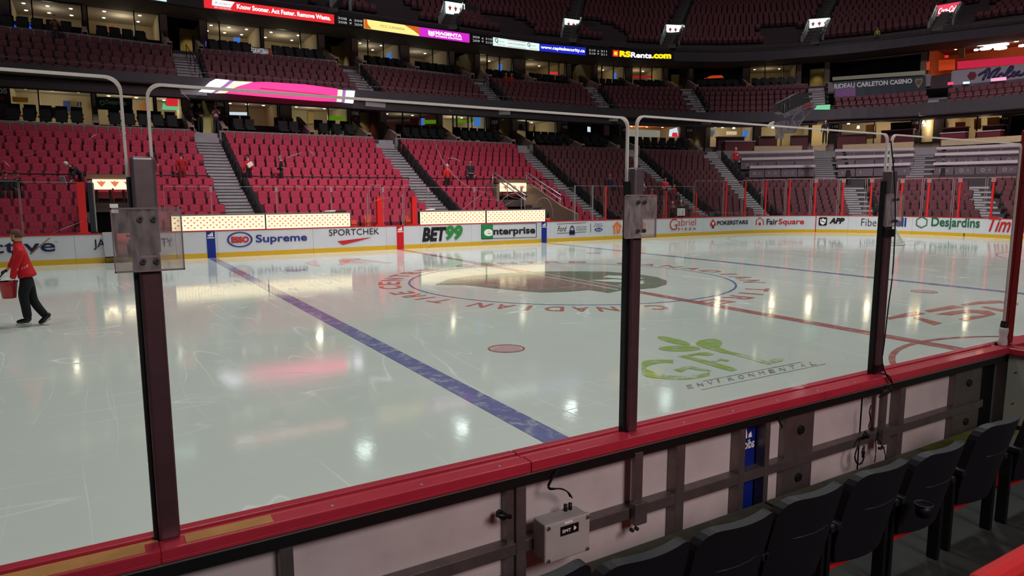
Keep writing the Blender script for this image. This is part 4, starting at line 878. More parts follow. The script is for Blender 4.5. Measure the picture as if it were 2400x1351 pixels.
# ---- tiers built between two plan curves, split into sections by staircases
def tier(level, PA, PB, aA, aB, F, zfloor, kindfn, secname, skiprow=None, stepm=STEP, width=1.35, seatpitch=.53, depth_last=None, nosteps=(), noseat=(), zfront=None, skipseat=None, landing=None, secend=True):
    nS = len(aA) - 1; rows = {}
    def rowpath(k, f):
        sa0, sa1, sb0, sb1 = aA[k], aA[k + 1], aB[k], aB[k + 1]; n = max(4, int((sb1 - sb0) / 1.2)); pts = []
        for i in range(n + 1):
            t = i / n; a = PA.pt(sa0 + (sa1 - sa0) * t); b = PB.pt(sb0 + (sb1 - sb0) * t); p = a.lerp(b, f); pts.append((p.x, p.y))
        return Path(pts), n
    for k in range(nS):
        b = MB(); prev = None
        for i in range(len(F)):
            f0 = F[i] - (F[1] - F[0]) * .5; f1 = f0 + (F[1] - F[0]) if i < len(F) - 1 or depth_last is None else depth_last
            p0, n = rowpath(k, f0); p1, _ = rowpath(k, f1)
            for j in range(n):
                a, c, d, e = p0.p[j], p0.p[j + 1], p1.p[j + 1], p1.p[j]
                mid = (a + d) / 2
                if skiprow and skiprow(Vector((mid.x, mid.y, 0)), i): continue
                za, zc = zfloor(i, a), zfloor(i, c); zd, ze = zfloor(i, d), zfloor(i, e)
                zb = (zfloor(i - 1, a) if i else (zfront if zfront is not None else za - .4)) - .1
                b.hexa([(a.x, a.y, zb), (c.x, c.y, zb), (d.x, d.y, zb), (e.x, e.y, zb), (a.x, a.y, za), (c.x, c.y, zc), (d.x, d.y, zd), (e.x, e.y, ze)], CONCD)
        if b.v: b.build('floor', kind='structure')
        if k in noseat: continue
        for i in range(len(F)):
            pr, _ = rowpath(k, F[i]); kd = kindfn(k, i)
            if kd: seat_row(pr, kd, lambda p, i=i: zfloor(i, p), (level, k, i), pitch=seatpitch, skip=(lambda p, i=i: (skiprow and skiprow(p, i)) or (skipseat and skipseat(p, i))), jit=.06 * ((i % 2) * 2 - 1))
    for k in range(len(aA)):
        if k in nosteps: continue
        a = PA.pt(aA[k]); c = PB.pt(aB[k]); d = (c - a); r = d.normalized(); sd = Vector((r.y, -r.x, 0)) * width / 2
        b = MB(); cen = a.lerp(c, .5)
        for i in range(len(F)):
            f0 = F[i] - (F[1] - F[0]) * .5; df = (F[1] - F[0]) / 2
            for h in range(2):
                q0 = a.lerp(c, f0 + df * h); q1 = a.lerp(c, f0 + df * (h + 1)); z1 = zfloor(i, q0); zn = zfloor(i + 1, q0) if i < len(F) - 1 else z1 + .35
                z = z1 + (zn - z1) * .5 * h + .02
                if skiprow and skiprow(q0, i): continue
                sh_ = r * .03; q0 = q0 - sh_; cz = q0 - cen
                for w_ in (0,): b.hexa([cz - sd - r * .02 + Vector((0, 0, z - .035)), cz + sd - r * .02 + Vector((0, 0, z - .035)), cz + sd + Vector((0, 0, z - .035)), cz - sd + Vector((0, 0, z - .035)), cz - sd - r * .02 + Vector((0, 0, z)), cz + sd - r * .02 + Vector((0, 0, z)), cz + sd + Vector((0, 0, z)), cz - sd + Vector((0, 0, z))], STEP_SHADE)
                if h == 0 and secend:
                    e0 = cz + sd * 1.08; e1 = cz + sd * 1.32; e2 = r * .45; b.hexa([e0 + Vector((0, 0, z)), e1 + Vector((0, 0, z)), e1 + e2 + Vector((0, 0, z)), e0 + e2 + Vector((0, 0, z)), e0 + Vector((0, 0, z + .5)), e1 + Vector((0, 0, z + .5)), e1 + e2 + Vector((0, 0, z + .8)), e0 + e2 + Vector((0, 0, z + .8))], SFR)
                b.hexa([q0 - sd - cen + Vector((0, 0, z - .35)), q0 + sd - cen + Vector((0, 0, z - .35)), q1 + sd - cen + Vector((0, 0, z - .35)), q1 - sd - cen + Vector((0, 0, z - .35)), q0 - sd - cen + Vector((0, 0, z)), q0 + sd - cen + Vector((0, 0, z)), q1 + sd - cen + Vector((0, 0, z)), q1 - sd - cen + Vector((0, 0, z))], stepm)
        if landing:
            fe = F[-1] + (F[1] - F[0]) * .5
            for h in range(3):
                q0 = c + r * (-.1 + .3 * h) if h else a.lerp(c, fe); q1 = c + r * (.2 + .3 * h) if h < 2 else c + r * 1.6; zl = landing(c); z = zfloor(len(F) - 1, c) + (zl - zfloor(len(F) - 1, c)) * (h + 1) / 3 + .02
                b.hexa([q - cen + Vector((0, 0, zz)) for zz in (z - .4, z) for q in (q0 - sd, q0 + sd, q1 + sd, q1 - sd)], stepm)
        if b.v: b.build('aisle_stairs', loc=cen, label=secname[k], cat='stairs')
    return rowpath

ZT = {14: 6.02, 13: 5.68, 12: 5.31, 11: 4.96, 10: 4.60, 9: 4.25, 8: 3.92, 7: 3.57, 6: 3.28, 5: 2.94, 4: 2.64, 3: 2.32, 2: 2.02, 1: 1.72, 0: 1.43, -1: 1.2, -2: 1.02, -3: .88}
ROWS = list(range(-3, 15)); FR = [(16.9 + .72 * i - 14.3) / (27.34 - 14.3) for i in ROWS]
C0 = RINK.offset(14.3 - BY, .6)
def C0s(x=None, u=None):
    if x is not None: return min((abs(C0.pt(i * .1).x - x), i * .1) for i in range(int(60 / .1)))[1]
    return C0.S(u, 500)
C1 = Path([(p.x, p.y + .24) for p in PF.p])
def C1x(x): return x + 34
def zf1(i, p):
    if i < 0: return -.2
    return ZT[ROWS[min(i, 17)]] - .86
inA = lambda p: (-12.0 < p.x < -9.65 or 8.75 < p.x < 11.45)
def skip1(p, i):
    y = p.y; 
    if y < 16.3 and -10.4 < p.x < 9.4: return True
    return y < 20.3 and inA(p) and y > 13
aA = [0, C0s(x=-5.55), C0s(x=4.55), C0s(x=14.5), C0s(u=1712), C0s(u=1835)]
aB = [C1x(-34), C1x(-5.75), C1x(5.0), C1x(15.5), C1.S(1478, 350), C1.S(1667, 352)]
# the straight part starts at x=-22 on C0
rp1 = tier('lower', C0, C1, aA, aB, FR, zf1, lambda k, i: 'red' if k < 3 else 'maroon',
     ['', 'long light grey staircase left of the person in red with white bag', 'long light grey staircase right of centre, ending behind the red padded posts', 'grey staircase dividing bright red seats from dark maroon seats', 'grey staircase running down behind the middle steel post', 'grey staircase with the usher in red standing on it'],
     skiprow=skip1, nosteps=(0,), zfront=-.3, landing=lambda c: 5.95)
# far end: lower block with own stairs
C1m = Path([tuple(C0.pt(C0.L * i / 60).lerp(C1.pt(C1.L * i / 60), 0)[:2]) for i in range(61)])
eA = [C0s(u=1835), C0s(u=2035), C0s(u=2352), C0s(u=2560) if C0s(u=2560) > C0s(u=2352) else C0.L - 3]
eB = [C1.S(1667, 352), C1.S(1985, 352), C1.S(2262, 350), C1.S(2560, 350)]
FRl = FR[:11]
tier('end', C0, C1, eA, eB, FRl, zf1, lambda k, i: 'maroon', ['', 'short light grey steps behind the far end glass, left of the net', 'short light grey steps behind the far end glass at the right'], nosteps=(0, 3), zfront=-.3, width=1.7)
# upper end block carries long desks instead of seats: terrace only
uA = [C0s(u=1800), C0s(u=1975), C0s(u=2150), C0s(u=2500)]
uB = [C1.S(1667, 352), C1.S(1938, 352), C1.S(2168, 350), C1.S(2560, 350)]
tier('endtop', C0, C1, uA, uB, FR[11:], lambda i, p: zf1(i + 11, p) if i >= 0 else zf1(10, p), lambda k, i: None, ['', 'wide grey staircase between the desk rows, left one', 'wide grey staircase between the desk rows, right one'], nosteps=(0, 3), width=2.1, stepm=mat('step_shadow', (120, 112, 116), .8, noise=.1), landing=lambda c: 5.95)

# ---- level two
P2A, P2B = PO(.35), PO(4.95)
def S2(path, u, v): return path.S(u, v)
uT = [436, 817, 1122, 1385, 1612, 1915]; uBm = [456, 880, 1175, 1430, 1650, 1918]
K2 = 6; F2 = [(.5 + k) / K2 for k in range(K2)]
def frac_of(p):       # fraction along ring for a plan point
    best = min(range(0, len(PF.p), 1), key=lambda i: (PF.p[i] - Vector((p.x, p.y))).length); 
    return PF.c[best] / PF.L
def zf2(i, p):
    f = frac_of(p); a = Z_F2t(f) - .62; b = Z_L2(f) - .95
    return a + (b - a) * (i / (K2 - 1)) if i >= 0 else a - .3
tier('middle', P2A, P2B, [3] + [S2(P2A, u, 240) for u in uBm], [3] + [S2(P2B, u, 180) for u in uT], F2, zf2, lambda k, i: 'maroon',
     ['', 'middle-level staircase above the pink light', 'middle-level staircase right of the pink light', 'middle-level staircase below the magenta screen', 'middle-level staircase with yellow tape beside it', 'middle-level staircase left of the dark windows', 'middle-level staircase left of the casino banner'], nosteps=(0,), seatpitch=.53, landing=lambda c: Z_L2(frac_of(c)) - .22)
# end part of level two: a few rows under the banners
eu = [1945, 2180, 2460]
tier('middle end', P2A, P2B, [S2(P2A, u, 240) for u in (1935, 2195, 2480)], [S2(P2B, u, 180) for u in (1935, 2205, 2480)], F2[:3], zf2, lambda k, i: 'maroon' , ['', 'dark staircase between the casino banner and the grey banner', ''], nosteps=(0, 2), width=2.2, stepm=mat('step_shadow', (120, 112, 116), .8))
# ---- level three
P3A = PO(6.0); P3B = PO(24.0); K3 = 22; F3 = [(.5 + k) / K3 for k in range(K3)]
VU = [795, 1065, 1340, 1580, 1920, 2222]
def zf3(i, p): 
    return Z_Rt(frac3(p)) + .25 + .45 * (i + 1)
_p3 = [(PF.pt(PF.L * i / 120, 0, 12), i / 120) for i in range(121)]
def frac3(p): return min(_p3, key=lambda q: (q[0].x - p.x) ** 2 + (q[0].y - p.y) ** 2)[1]
_p9 = PO(9.5); fr = [_p9.S(u, 60) / _p9.L for u in VU]
vS = [f * P3A.L for f in fr]
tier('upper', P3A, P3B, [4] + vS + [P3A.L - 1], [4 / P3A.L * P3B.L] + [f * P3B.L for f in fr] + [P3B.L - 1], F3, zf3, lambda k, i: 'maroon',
     ['', 'upper-level concrete stairs at the top left', 'upper-level stairs behind the lit sign above the magenta screen', 'upper-level stairs behind the lit sign above the blue screen', 'upper-level stairs behind the lit sign above the yellow lettering', 'upper-level stairs behind the lit sign at right of centre', 'upper-level stairs behind the red drink sign', ''], nosteps=(0, 7), seatpitch=.55, width=1.2,
     skipseat=lambda p, i: i < 7 and any((Vector((p.x, p.y)) - Vector(PF.pt(f * PF.L, 0, 8)[:2])).length < 2.3 for f in fr), stepm=mat('step_upper', (92, 88, 84), .85, noise=.2))

# ---- make the seats: 300 that show largest of each kind as objects, the rest as one
LV = {'lower': 'lower stand', 'end': 'far end stand', 'middle': 'middle level', 'upper': 'top level', 'middle end': 'end balcony'}
SECN = {('lower', 0): 'left of the first staircase', ('lower', 1): 'between the first two staircases', ('lower', 2): 'between second and third staircases', ('lower', 3): 'between third and fourth staircases', ('lower', 4): 'left of the usher',
        ('end', 0): 'left of the net', ('end', 1): 'behind the net', ('end', 2): 'at far right', ('middle', 0): 'left of the pink light', ('middle', 1): 'above the pink light', ('middle', 2): 'below the magenta screen', ('middle', 3): 'below the blue screen'}
for kind, lst in SEATS.items():
    lst.sort(key=lambda e: (e[0] - CAM).length)
    vis = [e for e in lst if 0 < e[4][0] < 2400 and 5 < e[4][1] < 540]
    ids = set(id(e) for e in vis[:300]); near = [e for e in lst if id(e) in ids]; rest = [e for e in lst if id(e) not in ids]
    me = None
    for j, e in enumerate(near):
        p, rz, (lv, k, i), n, q = e
        if me is None: o = SG[kind].build(kind + '_arena_seat', loc=p, rz=rz); me = o.data
        else: o = bpy.data.objects.new(kind + '_arena_seat', me); COL.objects.link(o); o.location = p; o.rotation_euler = (0, 0, rz)
        tag(o, f"{'red' if kind == 'red' else 'maroon'} seat, {ORD[min(n, 30)] if n <= 30 else ORD[n - 30] + ' past thirtieth'} from left, {ORD[i + 1]} row up, {SECN.get((lv, k), LV[lv])}", 'stadium seat', f"{'red' if kind == 'red' else 'maroon'} arena seats")
    g = SG[kind]; V = np.array(g.v); nv = len(V); pos = np.array([[e[0].x, e[0].y, e[0].z] for e in rest]); a = np.array([e[1] for e in rest])
    c, s = np.cos(a), np.sin(a)
    W = np.empty((len(rest), nv, 3)); W[:, :, 0] = c[:, None] * V[None, :, 0] - s[:, None] * V[None, :, 1] + pos[:, None, 0]; W[:, :, 1] = s[:, None] * V[None, :, 0] + c[:, None] * V[None, :, 1] + pos[:, None, 1]; W[:, :, 2] = V[None, :, 2] + pos[:, None, 2]
    lens = [len(f) for f in g.f]; li = np.array([x for f in g.f for x in f]); nl = len(li); nf = len(g.f)
    me2 = bpy.data.meshes.new('arena_seats_far'); me2.vertices.add(nv * len(rest)); me2.vertices.foreach_set('co', W.ravel())
    me2.loops.add(nl * len(rest)); me2.loops.foreach_set('vertex_index', (li[None, :] + (np.arange(len(rest)) * nv)[:, None]).ravel().astype(np.int32))
    st = np.cumsum([0] + lens[:-1]); me2.polygons.add(nf * len(rest)); me2.polygons.foreach_set('loop_start', (st[None, :] + (np.arange(len(rest)) * nl)[:, None]).ravel().astype(np.int32))
    me2.polygons.foreach_set('material_index', np.tile(np.array(g.m, dtype=np.int32), len(rest)))
    for m in g.mats: me2.materials.append(m)
    me2.update(calc_edges=True); me2.validate()
    o = bpy.data.objects.new('arena_seats_beyond', me2); COL.objects.link(o)
    tag(o, 'all the remaining bright red folding seats rising behind the benches' if kind == 'red' else 'all the remaining folding seats, maroon in corner and end, dimmed in colour on upper levels', 'stadium seats', None, 'stuff')
    print('SEATS', kind, len(lst))
# ================================================================== CONCRETE SHELL OF THE STANDS
def fin(m, name, root, label=None, bevel=0):
    l = root.location; m.v = [(v[0] - l.x, v[1] - l.y, v[2] - l.z) for v in m.v]; return m.build(name, root, label=label, bevel=bevel)
def struct(name, m): return m.build(name, kind='structure')
SOFF = mat('soffit_brown', (104, 88, 80), .85, noise=.12, nscale=1)
LEDGE = mat('ledge_grey', (128, 116, 116), .8, noise=.1, nscale=2)
COLM = mat('column_concrete', (142, 118, 108), .85, noise=.15, nscale=2)
DKW = mat('dark_wall', (40, 33, 36), .7)
cst = lambda z: (lambda f: z)
def ledge(path, gaps, zf, o0, o1, lab):
    cur = 0
    for i, g in enumerate(sorted(gaps) + [path.L + 1.2]):
        b = MB(); zstrip(b, path, cur, min(g - .75, path.L), lambda f: zf(f) - 1.0, zf, o0, o1, LEDGE); b.build('ledge_wall', label=f'low grey ledge wall {lab}, {ORD[i + 1]} stretch from the left', cat='wall'); cur = g + .75
ledge(PF, [PF.S(u, v) for u, v in ((484, 303), (908, 322), (1230, 338), (1480, 348), (1667, 352), (1936, 350), (2168, 348))], Z_L1, .55, .75, 'above the lower stand')
b = MB(); zstrip(b, PF, 0, PF.L, cst(5.2), cst(5.95), .75, 9, CONCD); struct('floor', b)
b = MB(); zstrip(b, PF, 0, PF.L, Z_F2b, Z_F2t, .0, .3, FASC); b.build('balcony_fascia', label='long dark curved balcony front below the middle-level seats', cat='balcony')
b = MB(); zstrip(b, PF, 0, PF.L, lambda f: Z_F2b(f) - .04, lambda f: Z_F2b(f) + .04, .05, 4.4, SOFF); struct('ceiling', b)
ledge(P_L2, [P_L2.S(u, 180) for u in (436, 817, 1122, 1385, 1612, 1915, 2205)], Z_L2, 0, .2, 'above the middle level')
b = MB(); zstrip(b, P_L2, 0, P_L2.L, lambda f: Z_L2(f) - 1.2, lambda f: Z_L2(f) - .24, .2, 8, CONCD); struct('floor', b)
RIBM = mat('ribbon_frame', (24, 22, 26), .5)
b = MB(); zstrip(b, P_R3, 0, P_R3.L, Z_Rb, Z_Rt, 0, .35, FASC); zstrip(b, P_R3, 0, P_R3.L, Z_Rt, lambda f: Z_Rt(f) + .1, -.04, .5, RIBM); b.build('balcony_fascia', label='long dark curved front of the top level carrying the screens', cat='balcony')
b = MB(); zstrip(b, P_R3, 0, P_R3.L, lambda f: Z_Rb(f) + .0, lambda f: Z_Rb(f) + .1, .3, 3.6, SOFF); struct('ceiling', b)
b = MB(); PB_ = PO(25.5); zstrip(b, PB_, 0, PB_.L, cst(10), cst(32), 0, .3, mat('far_dark', (10, 9, 11), .9), 4); struct('wall_back', b)
b = MB(); b.box(-48, 72, -52, 56, 31.5, 32, mat('roof_dark', (12, 11, 13), .9)); struct('ceiling', b)
b = MB(); b.box(-48, 72, -52, 56, -.7, -.06, mat('slab_dark', (40, 36, 36), .9)); struct('floor', b)

# ---------------------------------------------------------------- suites
DL = glow('downlight', (255, 236, 196), 5); DLW = glow('downlight_white', (255, 250, 240), 7)
BFR = mat('window_frame_black', (14, 12, 13), .4); WGL = glass_mat('suite_glass', .05)
lvl = {1: (P_F1, 5.62, lambda f: Z_F2b(f)), 2: (P_F2, None, lambda f: Z_Rb(f))}
used = {1: [], 2: []}
def suite(level, uL, uR, vL, vR, label, zb=None, depth=4.2, wall=CREAM, ceil=CEIL, mull=(), power=42, col=(1, .84, .62), nl=(2, 2), extras=(), glass=True, name='suite_room', dark=False, tall=0):
    path = lvl[level][0]; s0, z0 = path.hit(uL, vL); s1, z1 = path.hit(uR, vR); zt = (z0 + z1) / 2
    f = (s0 + s1) / 2 / path.L; L2f = Z_L2(f)
    if zb is None: zb = (7.0 if level == 1 else L2f + .35) - tall
    r = empty(name, path.pt((s0 + s1) / 2, zb - .3, 1), label=label, cat='suite')
    used[level].append((s0, s1, zb, zt, r)); W = wall
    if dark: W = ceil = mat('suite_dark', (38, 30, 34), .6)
    b = MB(); strip(b, path, s0, s1, zb - .8, zt + .4, depth, depth + .1, W, 2)
    fin(b, 'back_wall', r)
    b = MB()
    for s, d in ((s0, -1), (s1, 1)): strip(b, path, s - .05, s + .05, zb - .8, zt + .4, .3, depth, W, 2)
    fin(b, 'side_wall', r)
    b = MB(); strip(b, path, s0, s1, zt + .12, zt + .2, .1, depth, ceil, 2); fin(b, 'ceiling_board', r, 'pale ceiling of the room')
    b = MB(); strip(b, path, s0, s1, zb - .9, zb - .8, .3, depth, DKW, 2); fin(b, 'room_floor', r)
    b = MB(); w = .07
    strip(b, path, s0, s1, zt, zt + .1, -.02, .1, BFR); strip(b, path, s0, s1, zb - .06, zb, -.02, .1, BFR)
    for u in [uL] + list(mull) + [uR]:
        s = min(max(path.S(u, vL + 15), s0 + w / 2), s1 - w / 2); strip(b, path, s - w / 2, s + w / 2, zb, zt, -.02, .1, BFR)
    fin(b, 'window_frame', r, 'black window frame')
    if glass:
        b = MB(); strip(b, path, s0, s1, zb, zt, .03, .04, WGL, 2); fin(b, 'window_glass', r)
    if not dark:
        for a in range(nl[0]):
            for c in range(nl[1]):
                p = path.pt(s0 + (s1 - s0) * (a + .5) / nl[0], zt + .1, .8 + (depth - 1.2) * (c + .5) / nl[1]); b = MB()
                b.tube([p + Vector((0, 0, .03)), p - Vector((0, 0, .012))], .09, DL, 12); fin(b, 'downlight', r, 'small glowing ceiling lamp')
        l = bpy.data.lights.new('suite_lamp', 'POINT'); l.energy = power; l.color = col; l.shadow_soft_size = .25
        l.energy *= (.55 if level == 2 else .62); o = bpy.data.objects.new('suite_lamp', l); COL.objects.link(o); o.location = path.pt((s0 + s1) / 2, zt - .55, depth * .5)
    for e in extras:
        kind, px, m = e[0], e[1], e[2]; off = e[3] if len(e) > 3 else .25; b = MB()
        pp = path.offset(off) if off > .5 else path
        oo = 0 if off > .5 else off
        if kind == 'quad':
            P4 = [pp.pt(*pp.hit(u, v), oo) for u, v in px]; nn = Vector((-pp.tan(s0).y, pp.tan(s0).x, 0)) * .04; b.slab(P4, nn, m); fin(b, e[4] if len(e) > 4 else 'wall_panel', r, e[5] if len(e) > 5 else None)
        if kind == 'text': text_on(b, e[4], path_quad(pp, *px, oo - .01), m, .02); fin(b, 'lettering', r)
    return r
qd = lambda u0, v0, u1, v1, d=0: [(u0, v1), (u1, v1 + d), (u1, v0 + d), (u0, v0)]
TVB = glow('screen_blue', (60, 110, 190), 1.1); TVW = glow('screen_white', (215, 225, 240), 1.1); TVR = glow('screen_red', (220, 40, 50), 1.1); TVG = glow('screen_reflection_green', (110, 200, 150), 1.0)
SGRN = mat('sign_green', (28, 72, 45), .6); LIME = mat('banner_lime', (150, 220, 30), .6, emit=(150, 220, 30), estr=.25); ORG = mat('cup_orange', (220, 90, 30), .5)
WOOD = mat('warm_wood', (190, 130, 70), .6)
suite(1, 18, 214, 198, 211, 'warm lit suite with big blue letter on cream wall at far left', mull=[89], power=75, nl=(3, 1), extras=[
    ('quad', [(148, 260), (164, 260), (164, 237), (148, 236)], INKB, 3.5, 'wall_letter', 'big blue wall letter'), ('quad', [(181, 250), (185, 250), (185, 239), (181, 239)], INKB, 3.5), ('quad', [(187, 250), (191, 250), (191, 239), (187, 239)], INKB, 3.5),
    ('quad', [(22, 239), (66, 240), (66, 229), (22, 226)], mat('counter_wood', (230, 180, 100), .5), 1.5, 'wood_counter'), ('quad', [(111, 278), (160, 280), (158, 255), (112, 254)], mat('cloth_beige', (190, 165, 150), .7), -.6, 'draped_table', 'beige draped table')], tall=.6)
suite(1, 222, 360, 210, 223, 'lit suite with green banner hanging behind its window', mull=[], power=65, nl=(2, 2), extras=[
    ('quad', [(225, 255), (311, 259), (311, 229), (225, 225)], SGRN, .3, 'green_banner', 'green banner with white word'), ('text', (248, 246, 296, 235), PAPER, .29, 'Desjardins'),
    ('quad', [(327, 262), (352, 263), (352, 245), (327, 244)], WOOD, 3.6, 'wood_panel'), ('text', (234, 246, 245, 234), PAPER, .29, 'O')], tall=.55)
suite(1, 363, 426, 222, 229, 'small lit suite with red and green screen reflections', power=40, nl=(1, 2), extras=[
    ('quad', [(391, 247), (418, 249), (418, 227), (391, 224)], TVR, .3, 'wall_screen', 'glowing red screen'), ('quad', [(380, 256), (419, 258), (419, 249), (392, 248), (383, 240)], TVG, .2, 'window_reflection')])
suite(1, 533, 655, 236, 243, 'dim pink-lit suite with white sign along its window', mull=[580, 650], power=22, col=(1, .6, .5), nl=(3, 1), extras=[
    ('quad', [(535, 269), (580, 270), (580, 263), (535, 262)], TVW, .1, 'window_sign', 'white sign along the window'), ('quad', [(649, 275), (656, 275), (657, 254), (650, 254)], TVB, .8, 'wall_screen')], tall=.2)
suite(1, 680, 816, 243, 253, 'cream lit suite right of the pink light with tall doorway', mull=[769], power=60, nl=(2, 1), extras=[
    ('quad', [(772, 282), (812, 280), (812, 273), (772, 272)], LIME, .1, 'lime_banner', 'pale lime strip banner'), ('quad', [(722, 290), (737, 290), (737, 262), (722, 262)], mat('door_cream', (200, 170, 110), .6), 3.9)], tall=.6)
suite(1, 903, 1026, 260, 270, 'suite with white and lime strips hanging in dark red interior', mull=[944, 985], wall=mat('suite_darkred', (120, 40, 40), .6), power=26, nl=(2, 1), extras=[
    ('quad', [(906, 287), (962, 285), (962, 279), (906, 280)], PAPER, .1, 'strip_banner', 'white strip banner'), ('quad', [(996, 290), (1023, 290), (1023, 281), (996, 281)], LIME, .1, 'lime_banner'), ('quad', [(987, 309), (1022, 308), (1022, 290), (987, 291)], mat('orange_display', (215, 85, 35), .6), .6, 'orange_display', 'orange display panel'), ('quad', [(990, 293), (1001, 292), (1001, 276), (990, 276)], TVB, .4)], tall=.45)
suite(1, 1035, 1140, 267, 276, 'bright cream suite with lime strip banner and doors', mull=[1062, 1071, 1097, 1106], power=62, nl=(2, 1), extras=[
    ('quad', [(1072, 289), (1115, 284), (1115, 277), (1095, 284), (1072, 277)], LIME, .1, 'lime_banner', 'bright lime strip banner'), ('quad', [(1113, 296), (1129, 295), (1129, 275), (1113, 275)], TVB, .2, 'wall_screen', 'blue screen')], tall=.6)
suite(1, 1210, 1306, 281, 286, 'suite with white poster wall and framed pictures', mull=[1234], power=55, nl=(2, 1), extras=[
    ('quad', [(1213, 305), (1241, 308), (1241, 285), (1213, 283)], mat('poster_grey', (165, 150, 158), .6), .1, 'poster_board', 'grey and white poster board'), ('quad', [(1218, 303), (1226, 304), (1226, 292), (1218, 291)], INK, .05),
    ('quad', [(1254, 310), (1259, 310), (1259, 295), (1257, 290)], mat('yellow_cloth', (220, 180, 30), .6), .3), ('quad', [(1293, 312), (1300, 312), (1300, 297), (1293, 296)], INK, 1.2)], tall=.45)
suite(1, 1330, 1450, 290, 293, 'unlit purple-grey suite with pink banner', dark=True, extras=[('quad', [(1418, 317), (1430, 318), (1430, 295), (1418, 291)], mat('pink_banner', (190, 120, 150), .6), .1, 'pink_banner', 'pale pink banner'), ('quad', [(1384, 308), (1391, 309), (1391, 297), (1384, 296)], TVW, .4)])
suite(1, 1468, 1598, 291, 297, 'warm suite with orange ceiling and long white band', mull=[], glass=False, ceil=mat('orange_ceiling', (225, 130, 60), .6), power=75, nl=(4, 1), extras=[
    ('quad', [(1468, 321), (1547, 322), (1547, 306), (1468, 304)], mat('white_band', (225, 225, 205), .6, emit=(225, 225, 205), estr=.25), 1.2, 'white_band', 'long white band sign'), ('quad', [(1568, 320), (1590, 321), (1587, 299), (1570, 304)], TVW, .6, 'wall_screen', 'bright screen with red figure'), ('quad', [(1575, 320), (1589, 321), (1587, 311), (1577, 311)], TVR, .55)], tall=.45)
# level-two suites
suite(2, 20, 192, -6, 11, 'upper suite at the top left corner with white ceiling lamps', mull=[74], power=36, col=(1, .85, .68), nl=(3, 2), zb=12.6, extras=[('quad', [(8, 70), (98, 72), (98, 57), (20, 62)], glow('screen_deepblue', (40, 80, 200), 1.2), -.5, 'blue_screen', 'glowing blue strip')], depth=5)
suite(2, 201, 373, 11, 31, 'upper suite with round red emblem on its wall', mull=[313], power=62, nl=(2, 2), zb=12.3, depth=5, extras=[('quad', [(252, 72), (261, 76), (272, 73), (272, 63), (262, 60), (253, 64)], mat('emblem_red', (160, 50, 30), .6), 3.4, 'wall_emblem', 'round red wall emblem')])
suite(2, 482, 610, 49, 62, 'upper suite under the red screen with warm wall lamps', mull=[514], power=55, nl=(3, 2), depth=5, extras=[('quad', [(547, 106), (563, 107), (563, 88), (548, 87)], TVB, .6, 'wall_screen', 'blue and white screen'), ('quad', [(478, 113), (520, 116), (520, 105), (478, 100)], mat('violet_panel', (60, 50, 90), .5, emit=(90, 80, 150), estr=.5), -.6, 'violet_panel'), ('text', (567, 102, 582, 96), WOOD, 3.4, 'TCC')])
suite(2, 615, 745, 65, 78, 'upper suite with mirrored lettering along its terrace', mull=[703], power=50, nl=(2, 2), depth=5)
suite(2, 836, 937, 92, 103, 'upper suite beneath the gold screen with tilted blue display', mull=[862, 898], power=36, col=(1, .86, .66), nl=(2, 2), depth=5, extras=[('quad', [(913, 137), (923, 138), (922, 119), (913, 122)], TVB, .5, 'wall_screen', 'blue tilted screen'), ('quad', [(857, 152), (895, 154), (895, 148), (857, 144)], mat('red_glow_panel', (90, 10, 15), .5, emit=(190, 30, 45), estr=.6), -.6, 'red_screen')])
suite(2, 957, 1052, 107, 117, 'upper suite beneath the magenta screen, half dark', mull=[1014], power=30, col=(1, .88, .7), nl=(2, 1), depth=5, extras=[('quad', [(1008, 158), (1013, 158), (1013, 154), (1008, 154)], TVW, .2), ('quad', [(1000, 166), (1030, 167), (1030, 162), (1000, 161)], mat('red_glow_panel', (90, 10, 15), .5, emit=(190, 30, 45), estr=.6), -.6)])
suite(2, 1123, 1203, 127, 136, 'upper suite beneath the white screen with small blue display', mull=[1142, 1171], power=30, nl=(2, 1), depth=5, extras=[('quad', [(1173, 165), (1183, 168), (1184, 148), (1175, 148)], TVB, .5, 'wall_screen')])
suite(2, 1230, 1328, 139, 148, 'upper suite beneath the blue screen, right half dark', mull=[1287, 1310], power=36, col=(1, .78, .45), nl=(2, 1), depth=5, extras=[('quad', [(1289, 173), (1311, 174), (1311, 169), (1289, 168)], TVR, .1, 'red_strip_light')])
suite(2, 1399, 1466, 153, 156, 'upper suite beneath the yellow lettering at left', mull=[1411, 1438], power=34, col=(1, .78, .45), nl=(2, 1), depth=5, extras=[('quad', [(1443, 183), (1451, 184), (1452, 169), (1444, 168)], TVB, .5)])
suite(2, 1481, 1555, 157, 158, 'upper suite beneath the yellow lettering at right', mull=[1501, 1528], power=36, col=(1, .78, .45), nl=(2, 1), depth=5, extras=[('quad', [(1482, 182), (1530, 182), (1530, 177), (1482, 177)], mat('red_glow_panel', (90, 10, 15), .5, emit=(190, 30, 45), estr=.6), .1)])
suite(2, 1624, 1741, 157, 157, 'dark upper suite with orange reflections in its windows', mull=[1657, 1698], dark=True, extras=[('quad', [(1650, 184), (1698, 182), (1692, 176), (1668, 177)], glow('orange_reflection', (220, 70, 30), .7), .1, 'orange_reflection_panel')])  # window reflection drawn as a glowing orange panel
suite(2, 1757, 1868, 156, 150, 'long upper suite with warm counter left of the casino banner', mull=[1793, 1836], power=26, col=(1, .76, .45), nl=(2, 1), depth=5)
